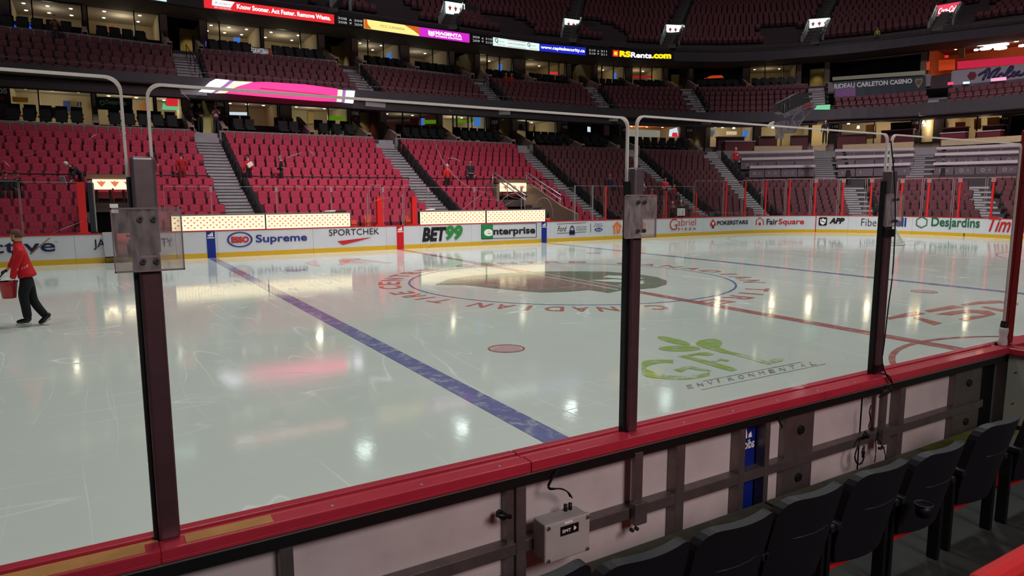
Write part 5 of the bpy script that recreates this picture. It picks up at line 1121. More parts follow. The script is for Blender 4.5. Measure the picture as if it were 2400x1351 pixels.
# end lounge and dark suite
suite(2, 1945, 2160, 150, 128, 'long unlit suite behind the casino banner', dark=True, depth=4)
LR = suite(2, 2176, 2500, 108, 66, 'orange-lit lounge bar with hanging lamps behind the grey banner', glass=False, wall=mat('lounge_orange', (200, 95, 50), .7), ceil=mat('lounge_ceiling', (150, 90, 70), .7), power=95, col=(1, .55, .3), nl=(4, 1), depth=6, extras=[
    ('quad', [(2200, 166), (2238, 163), (2238, 139), (2200, 141)], mat('orange_panel', (225, 80, 35), .6, emit=(225, 80, 35), estr=.35), 1.0, 'orange_panel', 'bright orange wall panel'), ('quad', [(2243, 135), (2258, 134), (2258, 102), (2243, 104)], mat('lounge_column', (215, 140, 90), .6), .3, 'column'),
    ('quad', [(2172, 165), (2180, 164), (2180, 144), (2172, 146)], mat('orange_panel', (225, 80, 35), .6, emit=(225, 80, 35), estr=.35), -.1), ('quad', [(2240, 161), (2420, 146), (2420, 128), (2240, 143)], mat('bar_pink_glow', (225, 50, 80), .5, emit=(225, 40, 80), estr=.5), .4, 'bar_front', 'pink-lit bar front'), ('quad', [(2214, 136), (2223, 135), (2223, 129), (2214, 130)], TVR, .9, 'exit_sign', 'small red exit sign')])  # bar front glows itself, the pink light on it put into the material
_pl = P_F2.offset(1.5)
for u, v, w in ((2305, 104, 14), (2330, 107, 22), (2352, 104, 12), (2310, 114, 13), (2345, 113, 14), (2288, 117, 5), (2287, 105, 3), (2396, 107, 8), (2382, 96, 5)):
    s, z = _pl.hit(u, v); p = _pl.pt(s, z); k = (p - CAM).dot(FWD) / FPX; b = MB(); b.tube([p + Vector((0, 0, .06)), p - Vector((0, 0, .06))], w * k * .9, DLW, 16); b.tube([p + Vector((0, 0, .06)), p + Vector((0, 0, .5))], .02, BLACK, 5); fin(b, 'pendant_lamp', LR, 'glowing round pendant lamp')
# club rooms of the lower end
for uL, uR, vL, vR, lab, mu in ((1664, 1768, 289, 292, 'bright open club room right of the yellow doorway wall', [1765]), (1783, 1898, 290, 289, 'bright club room behind the hanging camera', [1832]), (1902, 1944, 289, 288, 'small cream club room with a dark standing figure', []),
                                (1972, 2138, 284, 278, 'club room with wood panelling and black screens at right', [2049]), (2160, 2192, 273, 272, 'narrow cream doorway lit by a white lamp', []), (2215, 2352, 272, 264, 'club room with orange picture and wood panels at far right', [2290])):
    r = suite(1, uL, uR, vL, vR, lab, mull=mu, glass=False, power=80, col=(1, .82, .55), nl=(3, 1), depth=3.6, zb=6.6, name='club_room')
    path = P_F1
    if uL == 1972:
        for q, m in (([(2085, 305), (2130, 303), (2130, 284), (2085, 286)], BLACK), ([(2028, 325), (2050, 323), (2050, 289), (2028, 291)], WOOD)):
            b = MB(); b.slab([path.pt(*path.hit(u, v), .8) for u, v in q], (0, .1, 0), m); fin(b, 'wall_panel', r)
    if uL == 2215:
        for q, m in (([(2232, 297), (2252, 296), (2252, 284), (2232, 285)], ORG), ([(2275, 302), (2288, 301), (2288, 275), (2275, 277)], WOOD), ([(2305, 298), (2330, 296), (2330, 272), (2305, 274)], WOOD), ([(2333, 295), (2350, 294), (2350, 274), (2333, 275)], BLACK)):
            b = MB(); b.slab([path.pt(*path.hit(u, v), .9) for u, v in q], (0, .1, 0), m); fin(b, 'wall_panel', r)
    if uL == 1664:
        for q, m in (([(1668, 318), (1680, 319), (1684, 304), (1668, 302)], PAPER), ([(1678, 313), (1686, 313), (1686, 303), (1678, 302)], TVB), ([(1750, 318), (1758, 320), (1762, 304), (1752, 303)], TVB), ([(1713, 314), (1735, 314), (1735, 306), (1713, 306)], mat('bright_niche', (250, 225, 180), .6, emit=(250, 225, 180), estr=.6))):
            b = MB(); b.slab([path.pt(*path.hit(u, v), .9) for u, v in q], (0, .1, 0), m); fin(b, 'wall_panel', r)
for u, v in ((1672, 294), (1688, 295), (1715, 297), (1808, 296), (1990, 286), (2013, 296), (2170, 284), (2173, 290), (2277, 266), (2328, 262)):
    s, z = P_F1.hit(u, v); p = P_F1.pt(s, z, -.5); b = MB(); b.tube([p, p - Vector((0, 0, .22))], .1, DLW, 12, rs=[.06, .12]); b.tube([p, p + Vector((0, 0, .3))], .02, BLACK, 6); b.build('spotlight', loc=None, label=f'glowing white spotlight above the club rooms, at about {["one fifth", "one quarter", "one third", "two fifths", "one half", "the middle", "three fifths", "just past three fifths", "four fifths", "nine tenths"][[1672,1688,1715,1808,1990,2013,2170,2173,2277,2328].index(u)]} of their length', cat='lamp')

# facades: walls between, above and below the rooms
for level in (1, 2):
    path, _, top = lvl[level]; L = sorted(used[level], key=lambda q: q[0]); cur = 0
    port = []; npier = 0
    for (s0, s1, zb, zt, rt) in L:
        f = (s0 + s1) / 2 / path.L; b = MB()
        zlow = 5.95 if level == 1 else Z_L2(f) - 1.1
        strip(b, path, s0, s1, zlow, zb - .06, 0, .25, COLM, 2); fin(b, 'sill_wall', rt)
        b = MB(); zstrip(b, path, s0, s1, cst(zt + .1), lambda q: max(top(q) - .06, zt + .12), 0, .25, COLM, 2); fin(b, 'header_wall', rt)
        port.append((cur, s0)); cur = s1
    port.append((cur, path.L))
    zl = lambda q: (5.95 if level == 1 else Z_L2(q) - 1.1)
    for a, c in port:
        if c - a < .03 or (c - a > 1.9 and a > 3 and a + 1 < path.L - 8): continue
        b = MB(); zstrip(b, path, a, c, zl, lambda q: top(q) - .06, -.1, .3, COLM); npier += 1; pos = path.pt((a + c) / 2, zl(a / path.L))
        r = empty('concrete_pier', pos, label=f'concrete pier between rooms of the {"lower" if level == 1 else "upper"} suite row, {ORD[npier]} from the left', cat='pier'); fin(b, 'pier', r)
    for a, c in port:
        w = c - a
        if w > 1.9 and a > 3 and a + 1 < path.L - 8:
            k = .42; f = (a + c) / 2 / path.L; zb = 5.95 if level == 1 else Z_L2(f) - 1.1; zt = top(f); u = proj(path.pt((a + c) / 2, zb))[0]
            r = empty('concourse_doorway', path.pt((a + c) / 2, zb, 1), label=f'{"lower" if level == 1 else "upper"} doorway to the concourse, {["left of the first", "beside the first", "beside the second", "beside the third", "beside the fourth", "beside the fifth", "beside the sixth", "beside the seventh", "beyond the seventh"][min(8, sum(u > q for q in (100, 500, 850, 1180, 1400, 1630, 1930, 2180)))]} staircase', cat='doorway')
            for xa, xc in ((a, a + k), (c - k, c)): m = MB(); zstrip(m, path, xa, xc, zl, lambda q: top(q) - .06, -.15, .35, COLM); fin(m, 'column', r)
            m = MB(); strip(m, path, a, c, zb - .1, zt - .06, 3.2, 3.4, mat('doorway_wall', (196, 178, 110), .8, noise=.1), 2); fin(m, 'back_wall', r)
            m = MB(); strip(m, path, a, a + (c - a) * .45, zb, zt, 1.2, 1.25, mat('curtain_black', (13, 11, 14), .8), 2); fin(m, 'black_curtain', r)
            l = bpy.data.lights.new('doorway_lamp', 'SPOT'); l.energy = 45; l.color = (1, .82, .5); l.spot_size = 1.5; l.spot_blend = .8; l.shadow_soft_size = .1
            o = bpy.data.objects.new('doorway_lamp', l); COL.objects.link(o); o.location = path.pt(a + (c - a) * .72, zt - .1, 2.6)
# sloping parapet walls between terraces
def parapet(level, u, i):
    p0 = P_L1 if level == 1 else P_L2; d = 3.2 if level == 1 else 3.0; o0 = .6 if level == 1 else .05
    v0 = 300 if level == 1 else 150
    s = p0.S(u, v0); f = s / p0.L; zl = Z_L1(f) if level == 1 else Z_L2(f); t = p0.tan(s) * .12; A = p0.pt(s, 0, o0); B = p0.pt(s, 0, o0 + d); t = Vector((t.x, t.y, 0))
    r = empty('parapet_wall', A + Vector((0, 0, zl - .9)), label=f'sloping concrete wall between {"lower" if level == 1 else "upper"} suite terraces, {ORD[i + 1]} from the left', cat='wall', group=None)
    m = MB(); h1 = 1.35
    m.hexa([A - t + Vector((0, 0, zl - .9)), A + t + Vector((0, 0, zl - .9)), B + t + Vector((0, 0, zl - .9)), B - t + Vector((0, 0, zl - .9)), A - t + Vector((0, 0, zl + .12)), A + t + Vector((0, 0, zl + .12)), B + t + Vector((0, 0, zl + h1)), B - t + Vector((0, 0, zl + h1))], COLM)
    m.hexa([A - t * 1.3 + Vector((0, 0, zl - .2)), A + t * 1.3 + Vector((0, 0, zl - .2)), A + t * 1.3 + Vector((0, .22, zl - .2)), A - t * 1.3 + Vector((0, .22, zl - .2)), A - t * 1.3 + Vector((0, 0, zl + .25)), A + t * 1.3 + Vector((0, 0, zl + .25)), A + t * 1.3 + Vector((0, .22, zl + .25)), A - t * 1.3 + Vector((0, .22, zl + .25))], COLM)
    fin(m, 'wall_body', r)
for i, u in enumerate((227, 452, 532, 737, 872, 942, 1083, 1214, 1262, 1378, 1462, 1508, 1653)): parapet(1, u, i)
for i, u in enumerate((205, 400, 474, 790, 855, 979, 1108, 1150, 1255, 1364, 1408, 1497, 1588, 1636, 1760)): parapet(2, u, i)
# suite terrace seats
SB = mat('suite_seat_black', (13, 12, 15), .5, spec=.3)
g = MB(); g.box(-.27, .27, .06, .15, .35, .98, SB); g.box(-.24, .24, .0, .07, .42, .95, SB); g.box(-.25, .25, -.42, .05, .32, .44, SB); g.box(-.31, -.27, -.4, .1, .5, .58, SB); g.box(.27, .31, -.4, .1, .5, .58, SB); g.box(-.05, .05, -.2, .1, 0, .34, SB)
sm = None; cnt = 0
pxs1 = [227, 452, 532, 737, 872, 942, 1083, 1214, 1262, 1378, 1462, 1508, 1653]; pxs2 = [205, 400, 474, 790, 855, 979, 1108, 1150, 1255, 1364, 1408, 1497, 1588, 1636, 1760]
for level, path, offs, bays in ((1, P_L1, ((1.4, .0), (2.5, .3)), [(-20, 224), (232, 448), (536, 733), (741, 868), (946, 1079), (1087, 1210), (1266, 1374), (1382, 1458), (1512, 1650)]),
                                (2, P_L2, ((.95, 0), (1.9, .25)), [(-20, 200), (210, 372), (478, 786), (859, 975), (983, 1104), (1154, 1251), (1259, 1360), (1412, 1493), (1501, 1584), (1640, 1756), (1764, 1885)])):
    for bi, (ua, ub) in enumerate(bays):
        sa, sb = path.S(ua, 300 if level == 1 else 150) + .45, path.S(ub, 300 if level == 1 else 150) - .45
        for ri, (off, dz) in enumerate(offs):
            n = int((sb - sa) / .64)
            for i in range(n):
                if n > 5 and abs(i - n * .42) < .9 and bi in (0, 2, 3, 5): continue      # gap in the row
                s = sa + (sb - sa) * (i + .5) / n; f = s / path.L; z = 5.96 if level == 1 else Z_L2(f) - .23
                p = path.pt(s, z + dz, off)
                q = proj(p)
                if q[0] < -25: continue
                if sm is None: o = g.build('terrace_armchair', loc=p, rz=path.rz(s)); sm = o.data
                else: o = bpy.data.objects.new('terrace_armchair', sm); COL.objects.link(o); o.location = p; o.rotation_euler = (0, 0, path.rz(s))
                cnt += 1
                tag(o, f'black suite seat, {ORD[i + 1]} from left, {"front" if ri == 0 else "back"} row, {"lower" if level == 1 else "upper"} terrace {ORD[bi + 1]} from left', 'suite seat', 'black suite seats')
print('SUITE SEATS', cnt)
# section number plates
SGL = {4: 'at the left picture edge', 513: 'beside the person in hockey jersey', 830: 'below the right end of the pink light', 1156: 'right of the suite with lime banner', 1320: 'right of the poster suite', 1461: 'left of the long white band', 1614: 'right of the screen with red figure', 1957: 'behind the hanging camera', 2148: 'beside the bright narrow doorway', 2359: 'at far right'}
PLM = mat('number_plate', (52, 30, 36), .6)
for u, v, t, h in ((4, 215, '105', 15), (513, 246, '106', 12), (830, 267, '106', 11), (1156, 288, '107', 11), (1320, 299, '108', 9), (1461, 306, '109', 9), (1614, 307, '109', 9), (1957, 298, '110', 8), (2148, 289, '110', 8), (2359, 278, '111', 7)):
    s, z = P_F1.hit(u, v); p = P_F1.pt(s, z, -.2); k = (p - CAM).dot(FWD) / FPX
    r = empty('section_sign', p, P_F1.rz(s), label=f'dark plate numbered {t} ' + SGL[u], cat='sign')
    w = h * 2.1 * k * .5; b = MB(); b.box(-w, w, -.03, .02, -h * 1.9 * k, h * .9 * k, PLM); b.build('plate', r)
    b = MB(); text_on(b, t, lambda a, c: (-w * .72 + 1.44 * w * a, -.04, -h * .35 * k + h * .8 * k * c), PAPER, .03); b.build('number', r)
    b = MB(); disc(b, lambda x, y: (x, -.04, y), 0, -h * 1.1 * k, w * .3, w * .3, INKR, 14); b.build('round_symbol', r)

# ================================================================== LED SCREENS
def led(u0, u1, label, fn, col, s=1.5, path=P_R3, zt=None, zb=None, vt=None, off=-.06):
    vm = 40; s0, s1 = path.S(u0, 60), path.S(u1, 60); 
    r = empty('led_screen', path.pt((s0 + s1) / 2, Z_Rb((s0 + s1) / 2 / path.L), off), label=label, cat='led screen')
    F = lambda a, c, o=0: path.pt(s0 + (s1 - s0) * a, (Z_Rb((s0 + (s1 - s0) * a) / path.L) + .06) * (1 - c) + (Z_Rt((s0 + (s1 - s0) * a) / path.L) - .02) * c, off - .012 - o)
    b = MB(); n = max(2, int((s1 - s0) / 1.2))
    for i in range(n):
        a, c = i / n, (i + 1) / n
        b.hexa([F(a, 0), F(c, 0), F(c, 0, -.06), F(a, 0, -.06), F(a, 1), F(c, 1), F(c, 1, -.06), F(a, 1, -.06)], glow(col[0], col[1], s) if col else RIBM)
    fin(b, 'display_face', r)
    if fn: fn(r, F)
def ft(txt, a0, c0, a1, c1, m, bold=.03, shear=0, o=.012):
    def f(r, F):
        b = MB(); text_on(b, txt, lambda x, y: F(a0 + (a1 - a0) * x, c0 + (c1 - c0) * y, o), m, bold, shear); fin(b, 'lettering', r)
    return f
def fp(pts, m, o=.008, nm='graphic'):
    def f(r, F): b = MB(); b.poly([F(a, c, o) for a, c in pts], m); fin(b, nm, r)
    return f
allf = lambda *g: (lambda r, F: [q(r, F) for q in g])
WG = glow('led_white', (255, 250, 245), 1.7); LG = glow('led_grey', (170, 168, 170), .9); YG = glow('led_yellow', (250, 215, 20), 1.3); DG = mat('led_dark_ink', (60, 60, 70), .6, emit=(90, 95, 110), estr=.8); RG_ = glow('led_red', (225, 35, 40), 1.2); OG = glow('led_orange', (200, 95, 30), 1.1); WG2 = glow('led_palewhite', (215, 240, 238), 1.25)
led(481, 783, 'long bright red screen with white slogan at top left', allf(fp([(.055, .33), (.19, .33), (.22, .95), (.06, .95)], WG), ft('Kinaxis', .08, .5, .19, .82, DG, 0, .1, .016), ft('SUPPLY CHAIN SOLUTIONS', .07, .08, .19, .26, WG2, 0), ft('Know Sooner. Act Faster. Remove Waste.', .235, .3, .97, .8, WG, .03)), ('led_bg_red', (225, 40, 48)), 1.1)
def nums(a, b_, c, d): return allf(ft(a, .1, .58, .42, .84, LG, .02), ft(b_, .1, .16, .42, .42, LG, .02), ft(c, .68, .56, .98, .82, LG, .02), ft(d, .68, .14, .98, .4, LG, .02), fp([(.5, .58), (.6, .58), (.55, .82)], LG), fp([(.5, .4), (.55, .16), (.6, .4)], LG))
led(785, 850, 'black number board with 308 and 309 right of the red screen', nums('308', '208', '309', '209'), None)
led(853, 981, 'gold screen with pale lettering and orange corners', allf(fp([(0, 1), (0, 0), (.13, 0), (.06, .5), (.05, 1)], OG), fp([(1, 1), (.72, 1), (.9, .5), (1, .1)], OG), ft('TCC CANADA', .28, .38, .73, .62, DG, 0)), ('led_bg_gold', (250, 222, 130)), 1.25)
led(982, 1099, 'bright magenta screen with white lettering', allf(ft('MAGENTA', .31, .42, .84, .8, WG, .04), ft('EXTERIOR SOLUTIONS', .31, .15, .84, .33, WG, .02), fp([(.17, .3), (.21, .15), (.21, .7), (.17, .78)], WG), fp([(.22, .2), (.25, .12), (.25, .72), (.22, .68)], WG), fp([(.26, .2), (.29, .3), (.29, .8), (.26, .7)], WG)), ('led_bg_magenta', (200, 40, 190)), 1.2)
led(1101, 1153, 'black number board with 309 and 310 between magenta and white screens', nums('309', '209', '310', '210'), None)
led(1155, 1263, 'pale white screen with faint lettering and orange lines', allf(ft('Q', .03, .3, .1, .95, DG), ft('TTAWA', .1, .5, .22, .65, DG, 0), ft('SENIORS', .08, .08, .26, .25, OG, 0), ft('WWW.OTTAWASENIORS.CA', .31, .4, .69, .62, DG, 0), fp([(.3, .88), (.7, .88), (.7, .95), (.3, .95)], OG), fp([(.3, .06), (.7, .06), (.7, .12), (.3, .12)], OG), ft('Q', .73, .35, .8, .95, DG), ft('TTAWA', .8, .5, .92, .65, DG, 0), ft('SENIORS', .78, .08, .96, .25, OG, 0)), ('led_bg_white', (215, 240, 235)), 1.15)
led(1264, 1372, 'deep blue screen with white web address', ft('www.capitalsecurity.ca', .02, .22, .98, .78, WG, .025), ('led_bg_blue', (30, 40, 190)), 1.0)
led(1375, 1423, 'black number board with 310 and 311', nums('310', '210', '311', '211'), None)
led(1424, 1580, 'black screen with yellow and white lettering', allf(fp([(.08, .12), (.17, .12), (.17, .95), (.08, .95)], RG_), fp([(.1, .3), (.15, .3), (.15, .75), (.1, .75)], YG, .012), ft('RS', .185, .15, .36, .92, YG, .06), ft('Rents', .365, .15, .68, .82, WG, .03), ft('.com', .68, .15, .965, .72, YG, .06)), None)
led(322, 394, 'white screen edge cut by the top of the picture', None, ('led_bg_cool', (190, 235, 225)), 1.2)
# pink light on the lower balcony
r = empty('pink_led_board', (-1.5, 26.6, 8.1), label='glowing hot pink light board with white ends on lower balcony', cat='led screen')
Yp = 26.85
def pq(px, m, dy=0): b = MB(); b.slab([onY(u, v, Yp - dy) for u, v in px], (0, .18 if not dy else .01, 0), m); return b
PK = glow('pink_glow', (255, 45, 115), 2.2); PW = glow('pink_board_white', (235, 225, 240), 2.4); PV = glow('pink_board_violet', (170, 120, 190), 1.0); PC = glow('pink_board_cream', (240, 215, 195), 1.4)
fin(pq([(530, 218), (545, 208), (560, 202), (592, 193), (622, 192), (715, 198), (790, 208), (792, 212), (789, 238), (740, 236), (620, 226)], PK), 'pink_panel', r, 'pink glowing face')
fin(pq([(466, 214), (475, 208), (492, 192), (506, 185), (538, 188), (524, 200), (497, 217)], PW), 'white_panel', r, 'white glowing end')
fin(pq([(497, 217), (524, 200), (538, 188), (548, 190), (532, 203), (505, 218)], PV), 'violet_stripe', r)
fin(pq([(505, 218), (532, 203), (548, 190), (592, 192), (560, 202), (545, 208), (530, 218)], PC), 'cream_panel', r)
fin(pq([(789, 238), (792, 210), (803, 211), (801, 239)], PC), 'cream_panel', r); fin(pq([(801, 239), (803, 211), (811, 212), (808, 240)], PV), 'violet_stripe', r)
fin(pq([(808, 240), (811, 212), (832, 213), (828, 242)], PW), 'white_panel', r, 'white glowing end')
b = MB(); b.tube([onY(610, 207, Yp - .03), onY(700, 216, Yp - .03), onY(792, 226, Yp - .03)], .02, INKR, 5); fin(b, 'seam', r)
# mirrored lettering board on terrace
b = MB(); PT = P_L2.offset(.6)
sA, zA = PT.hit(588, 125); sB, zB = PT.hit(638, 116)
r = empty('mirrored_sign', PT.pt(sA, zA), label='black board with mirrored white and orange lettering on the upper terrace', cat='sign')
b = MB(); strip(b, PT, sA, sB, zA - .1, zB + .05, .02, .06, BLACK); fin(b, 'board', r)
b = MB(); text_on(b, 'HARDWARE', lambda a, c: PT.pt(sA + (sB - sA) * (.78 * (1 - a) + .02), zA + (zB - zA) * c, 0), LG, .03); fin(b, 'lettering', r)
b = MB(); text_on(b, 'RN', lambda a, c: PT.pt(sA + (sB - sA) * (.98 - .16 * a), zA + (zB - zA) * c, 0), ORG, .05); fin(b, 'orange_lettering', r)

# ================================================================== UPPER LEVEL TUNNEL ENTRANCES
SIGNW = glow('tunnel_sign_white', (225, 245, 240), 1.6); SIGNR = glow('drink_sign_red', (225, 60, 90), 1.2); VW = mat('tunnel_wall', (120, 122, 116), .8, noise=.2, nscale=1.5)
for i, (u, vt, vb, w0, w1) in enumerate(((815, -40, -12, 795, 838), (1064, 8, 36, 1042, 1086), (1340, 47, 72, 1321, 1360), (1581, 60, 82, 1560, 1602), (1920, 45, 68, 1896, 1945), (2223, 10, 38, 2197, 2253))):
    P9 = PO(9.5); s, zt = P9.hit(u, vt); _, zb = P9.hit(u, vb); k = (P9.pt(s, zt) - CAM).dot(FWD) / FPX; s0, s1 = P9.S(w0, vt), P9.S(w1, vt)
    f = s / P9.L; zf = Z_Rt(f) + .3
    r = empty('stair_tunnel', P9.pt(s, zf), label=['concrete tunnel wall at the top edge above the red screen', 'lit white tunnel sign with red emblems above the magenta screen', 'lit white tunnel sign above the blue web screen', 'lit white tunnel sign above the yellow and white lettering', 'lit white tunnel sign over dark doorway, right of centre', 'lit red drink sign over a tunnel doorway at top right'][i], cat='tunnel entrance')
    b = MB(); strip(b, P9, s0, s1, zb, zt, -.25, .0, SIGNR if i == 5 else SIGNW); fin(b, 'lit_sign', r, 'glowing sign')
    b = MB(); strip(b, P9, s0 - .06, s1 + .06, zt, zt + .08, -.3, .3, DARK); fin(b, 'sign_top', r)
    if 0 < i < 5:
        for q in (.2, .5, .8):
            b = MB(); fn = lambda a, c: P9.pt(s0 + (s1 - s0) * a, zb + (zt - zb) * c, -.27)
            b.poly([fn(q - .1, .62), fn(q - .03, .58), fn(q, .8), fn(q + .03, .58), fn(q + .1, .62), fn(q, .22)][::-1], INKR); fin(b, 'red_emblem', r)
    if i == 5:
        b = MB(); text_on(b, 'Coca-Cola', lambda a, c: P9.pt(s0 + (s1 - s0) * (.1 + .8 * a), zb + (zt - zb) * (.25 + .5 * c), -.27), WG, .02, .5); fin(b, 'script_lettering', r, 'white script lettering')
    PA_, PC_ = PO(6.1), PO(11.5)
    for sgn, sx in ((-1, s0), (1, s1)):
        fs = sx / P9.L; A = PA_.pt(fs * PA_.L); B = PC_.pt(fs * PC_.L); M_ = A.lerp(B, .63); t = P9.tan(s); t = Vector((t.x, t.y, 0)) * .1; Z = lambda z: Vector((0, 0, z))
        b = MB()
        b.hexa([A - t + Z(zf - .3), A + t + Z(zf - .3), M_ + t + Z(zf - .3), M_ - t + Z(zf - .3), A - t + Z(zf + .9), A + t + Z(zf + .9), M_ + t + Z(zt), M_ - t + Z(zt)], VW)
        b.hexa([M_ - t + Z(zf - .3), M_ + t + Z(zf - .3), B + t + Z(zf - .3), B - t + Z(zf - .3), M_ - t + Z(zt), M_ + t + Z(zt), B + t + Z(zt), B - t + Z(zt)], VW); fin(b, 'side_wall', r, 'pale concrete side wall')
        b = MB(); b.tube([A + Z(zf + 1.2), A.lerp(M_, .3) + Z(zf + 1.5), M_ + Z(zt + .35)], .035, mat('rail_light', (150, 150, 150), .4), 6); fin(b, 'handrail', r)
    b = MB(); strip(b, PC_, s0 / P9.L * PC_.L, (s0 * .5 + s1 * .5) / P9.L * PC_.L, zf - .3, zb, -.1, 0, mat('tunnel_cream', (214, 200, 160), .7)); strip(b, PC_, (s0 * .5 + s1 * .5) / P9.L * PC_.L, s1 / P9.L * PC_.L, zf - .3, zb, -.1, 0, BLACK); strip(b, PC_, s0 / P9.L * PC_.L, s1 / P9.L * PC_.L, zb, zt, -2.2, 0, DARK); fin(b, 'doorway', r)
    l = bpy.data.lights.new('tunnel_lamp', 'POINT'); l.energy = 25; l.color = (1, .9, .65); l.shadow_soft_size = .15; o = bpy.data.objects.new('tunnel_lamp', l); COL.objects.link(o); o.location = P9.pt(s, zb - .3, .7)
    area('tunnel_sign_light', P9.pt(s, zt + .1, -.5), P9.pt(s, zf, -3.5), 1.2, 25, (.85, 1, .97))

# ================================================================== END DESKS, BANNERS, RAILS
def lerpath(f): return Path([tuple(C0.pt(C0.L * (.35 + .65 * i / 90)).lerp(C1.pt(C1.L * (.35 + .65 * i / 90)), f)[:2]) for i in range(91)])
DT = mat('desk_top', (176, 158, 162), .5); DF = mat('desk_front', (92, 76, 84), .5); RNGM = mat('desk_ring', (140, 128, 134), .5); BOO = mat('booth_maroon', (92, 26, 34), .6)
sets = [([(1725, 355), (1908, 351)], [(1738, 370), (1909, 366)], [(1757, 389), (1911, 386)]), ([(1957, 350), (2143, 346)], [(1960, 366), (2142, 360)], [(1964, 387), (2134, 381)]), ([(2195, 345), (2400, 336)], [(2192, 359), (2400, 352)], [(2188, 381), (2388, 375)])]
for si, S_ in enumerate(sets):
    for ri, (a, c) in enumerate(S_):
        pth = lerpath((.93, .83, .74)[ri]); s0, z0 = pth.hit(*a); s1, z1 = pth.hit(*c)
        r = empty('desk_row', pth.pt((s0 + s1) / 2, min(z0, z1) - .7), label=f'long counter with ringed front panels, {["back", "middle", "front"][ri]} row, {["left", "middle", "right"][si]} block of end stand', cat='counter')
        Z = lambda q, s0=s0, s1=s1, z0=z0, z1=z1: z0 + (z1 - z0) * (q - s0) / (s1 - s0)
        n = max(3, int((s1 - s0) / 1.2)); b = MB(); b2 = MB(); b3 = MB()
        for i in range(n):
            x0 = s0 + (s1 - s0) * i / n; x1 = s0 + (s1 - s0) * (i + 1) / n; P = pth.pt
            H = lambda m_, zlo, zhi, o0, o1, e=0: m_.hexa([P(x0 + e, Z(x0) + zlo, o0), P(x1 - e, Z(x1) + zlo, o0), P(x1 - e, Z(x1) + zlo, o1), P(x0 + e, Z(x0) + zlo, o1), P(x0 + e, Z(x0) + zhi, o0), P(x1 - e, Z(x1) + zhi, o0), P(x1 - e, Z(x1) + zhi, o1), P(x0 + e, Z(x0) + zhi, o1)], DT if m_ is b else DF)
            H(b, -.2, 0, -.05, .5); H(b2, -.92, -.28, .12, .16, .03)
            xm = (x0 + x1) / 2
            for dx, rr in ((-.18, .13), (.22, .08)):
                for j in range(10):
                    w0, w1 = 2 * PI * j / 10, 2 * PI * (j + 1) / 10
                    b3.poly([P(xm + dx + rr * q * math.cos(w), Z(xm) - .6 + rr * q * math.sin(w), .11) for w, q in ((w0, 1), (w1, 1), (w1, .6), (w0, .6))], RNGM)
        fin(b, 'counter_top', r, 'pale counter top'); fin(b2, 'front_panel', r); fin(b3, 'ring_marks', r)
for i, (u0, u1, vt, h) in enumerate(((1684, 1745, 322, 11), (1783, 1822, 321, 11), (1855, 1894, 320, 12), (1963, 2030, 318, 14), (2066, 2140, 308, 22), (2210, 2265, 302, 13), (2303, 2352, 297, 13), (1700, 1770, 332, 8), (2205, 2262, 314, 10), (2290, 2345, 310, 9))):
    pth = PO(2.4 if i < 7 else 1.5); s0, z0 = pth.hit(u0, vt); s1, z1 = pth.hit(u1, vt - 2); zb = pth.hit(u0, vt + h)[1]
    r = empty('club_booth', pth.pt((s0 + s1) / 2, zb), label=f'maroon club booth with grey top, {ORD[i + 1] if i < 7 else ORD[i - 6] + " of the front line"}, counted from the left', cat='booth')
    b = MB(); strip(b, pth, s0, s1, zb - .9, z0, 0, .5, BOO); fin(b, 'booth_front', r); b = MB(); strip(b, pth, s0 - .05, s1 + .05, z0, z0 + .07, -.06, .56, DT); fin(b, 'booth_top', r)
b = MB(); p15 = PO(1.0); 
for a, c in ((1768, 1880), (1905, 1935), (1975, 2140), (2205, 2400)): strip(b, p15, p15.S(a, 345), p15.S(c, 345), 6.05, 6.5, 0, .12, mat('half_wall', (176, 150, 120), .7, noise=.1))
b.build('club_half_wall', label='low cream half wall in front of the club booths', cat='wall')
# casino banner
PB = PO(3.2)
def banner(px, m, label, name='hanging_banner', extra=None, path=PB):
    c = path.pt(*path.hit(*px[0])); r = empty(name, c, label=label, cat='banner'); b = MB()
    n = 6; bl, br, tr, tl = px
    for i in range(n):
        f0, f1 = i / n, (i + 1) / n; L = lambda a, c_, f: (a[0] + (c_[0] - a[0]) * f, a[1] + (c_[1] - a[1]) * f)
        q = [path.pt(*path.hit(*L(bl, br, f0))), path.pt(*path.hit(*L(bl, br, f1))), path.pt(*path.hit(*L(tl, tr, f1))), path.pt(*path.hit(*L(tl, tr, f0)))]
        t = path.tan(path.hit(*bl)[0]); nn = Vector((-t.y, t.x, 0)) * .03; b.slab(q, nn, m)
    fin(b, 'banner_cloth', r)
    if extra: extra(r)
    return r
def bil(tl, tr, br, bl, path, off):
    def f(a, c):
        x = lambda i: (bl[i] * (1 - a) + br[i] * a) * (1 - c) + (tl[i] * (1 - a) + tr[i] * a) * c
        return path.pt(*path.hit(x(0), x(1)), off)
    return f
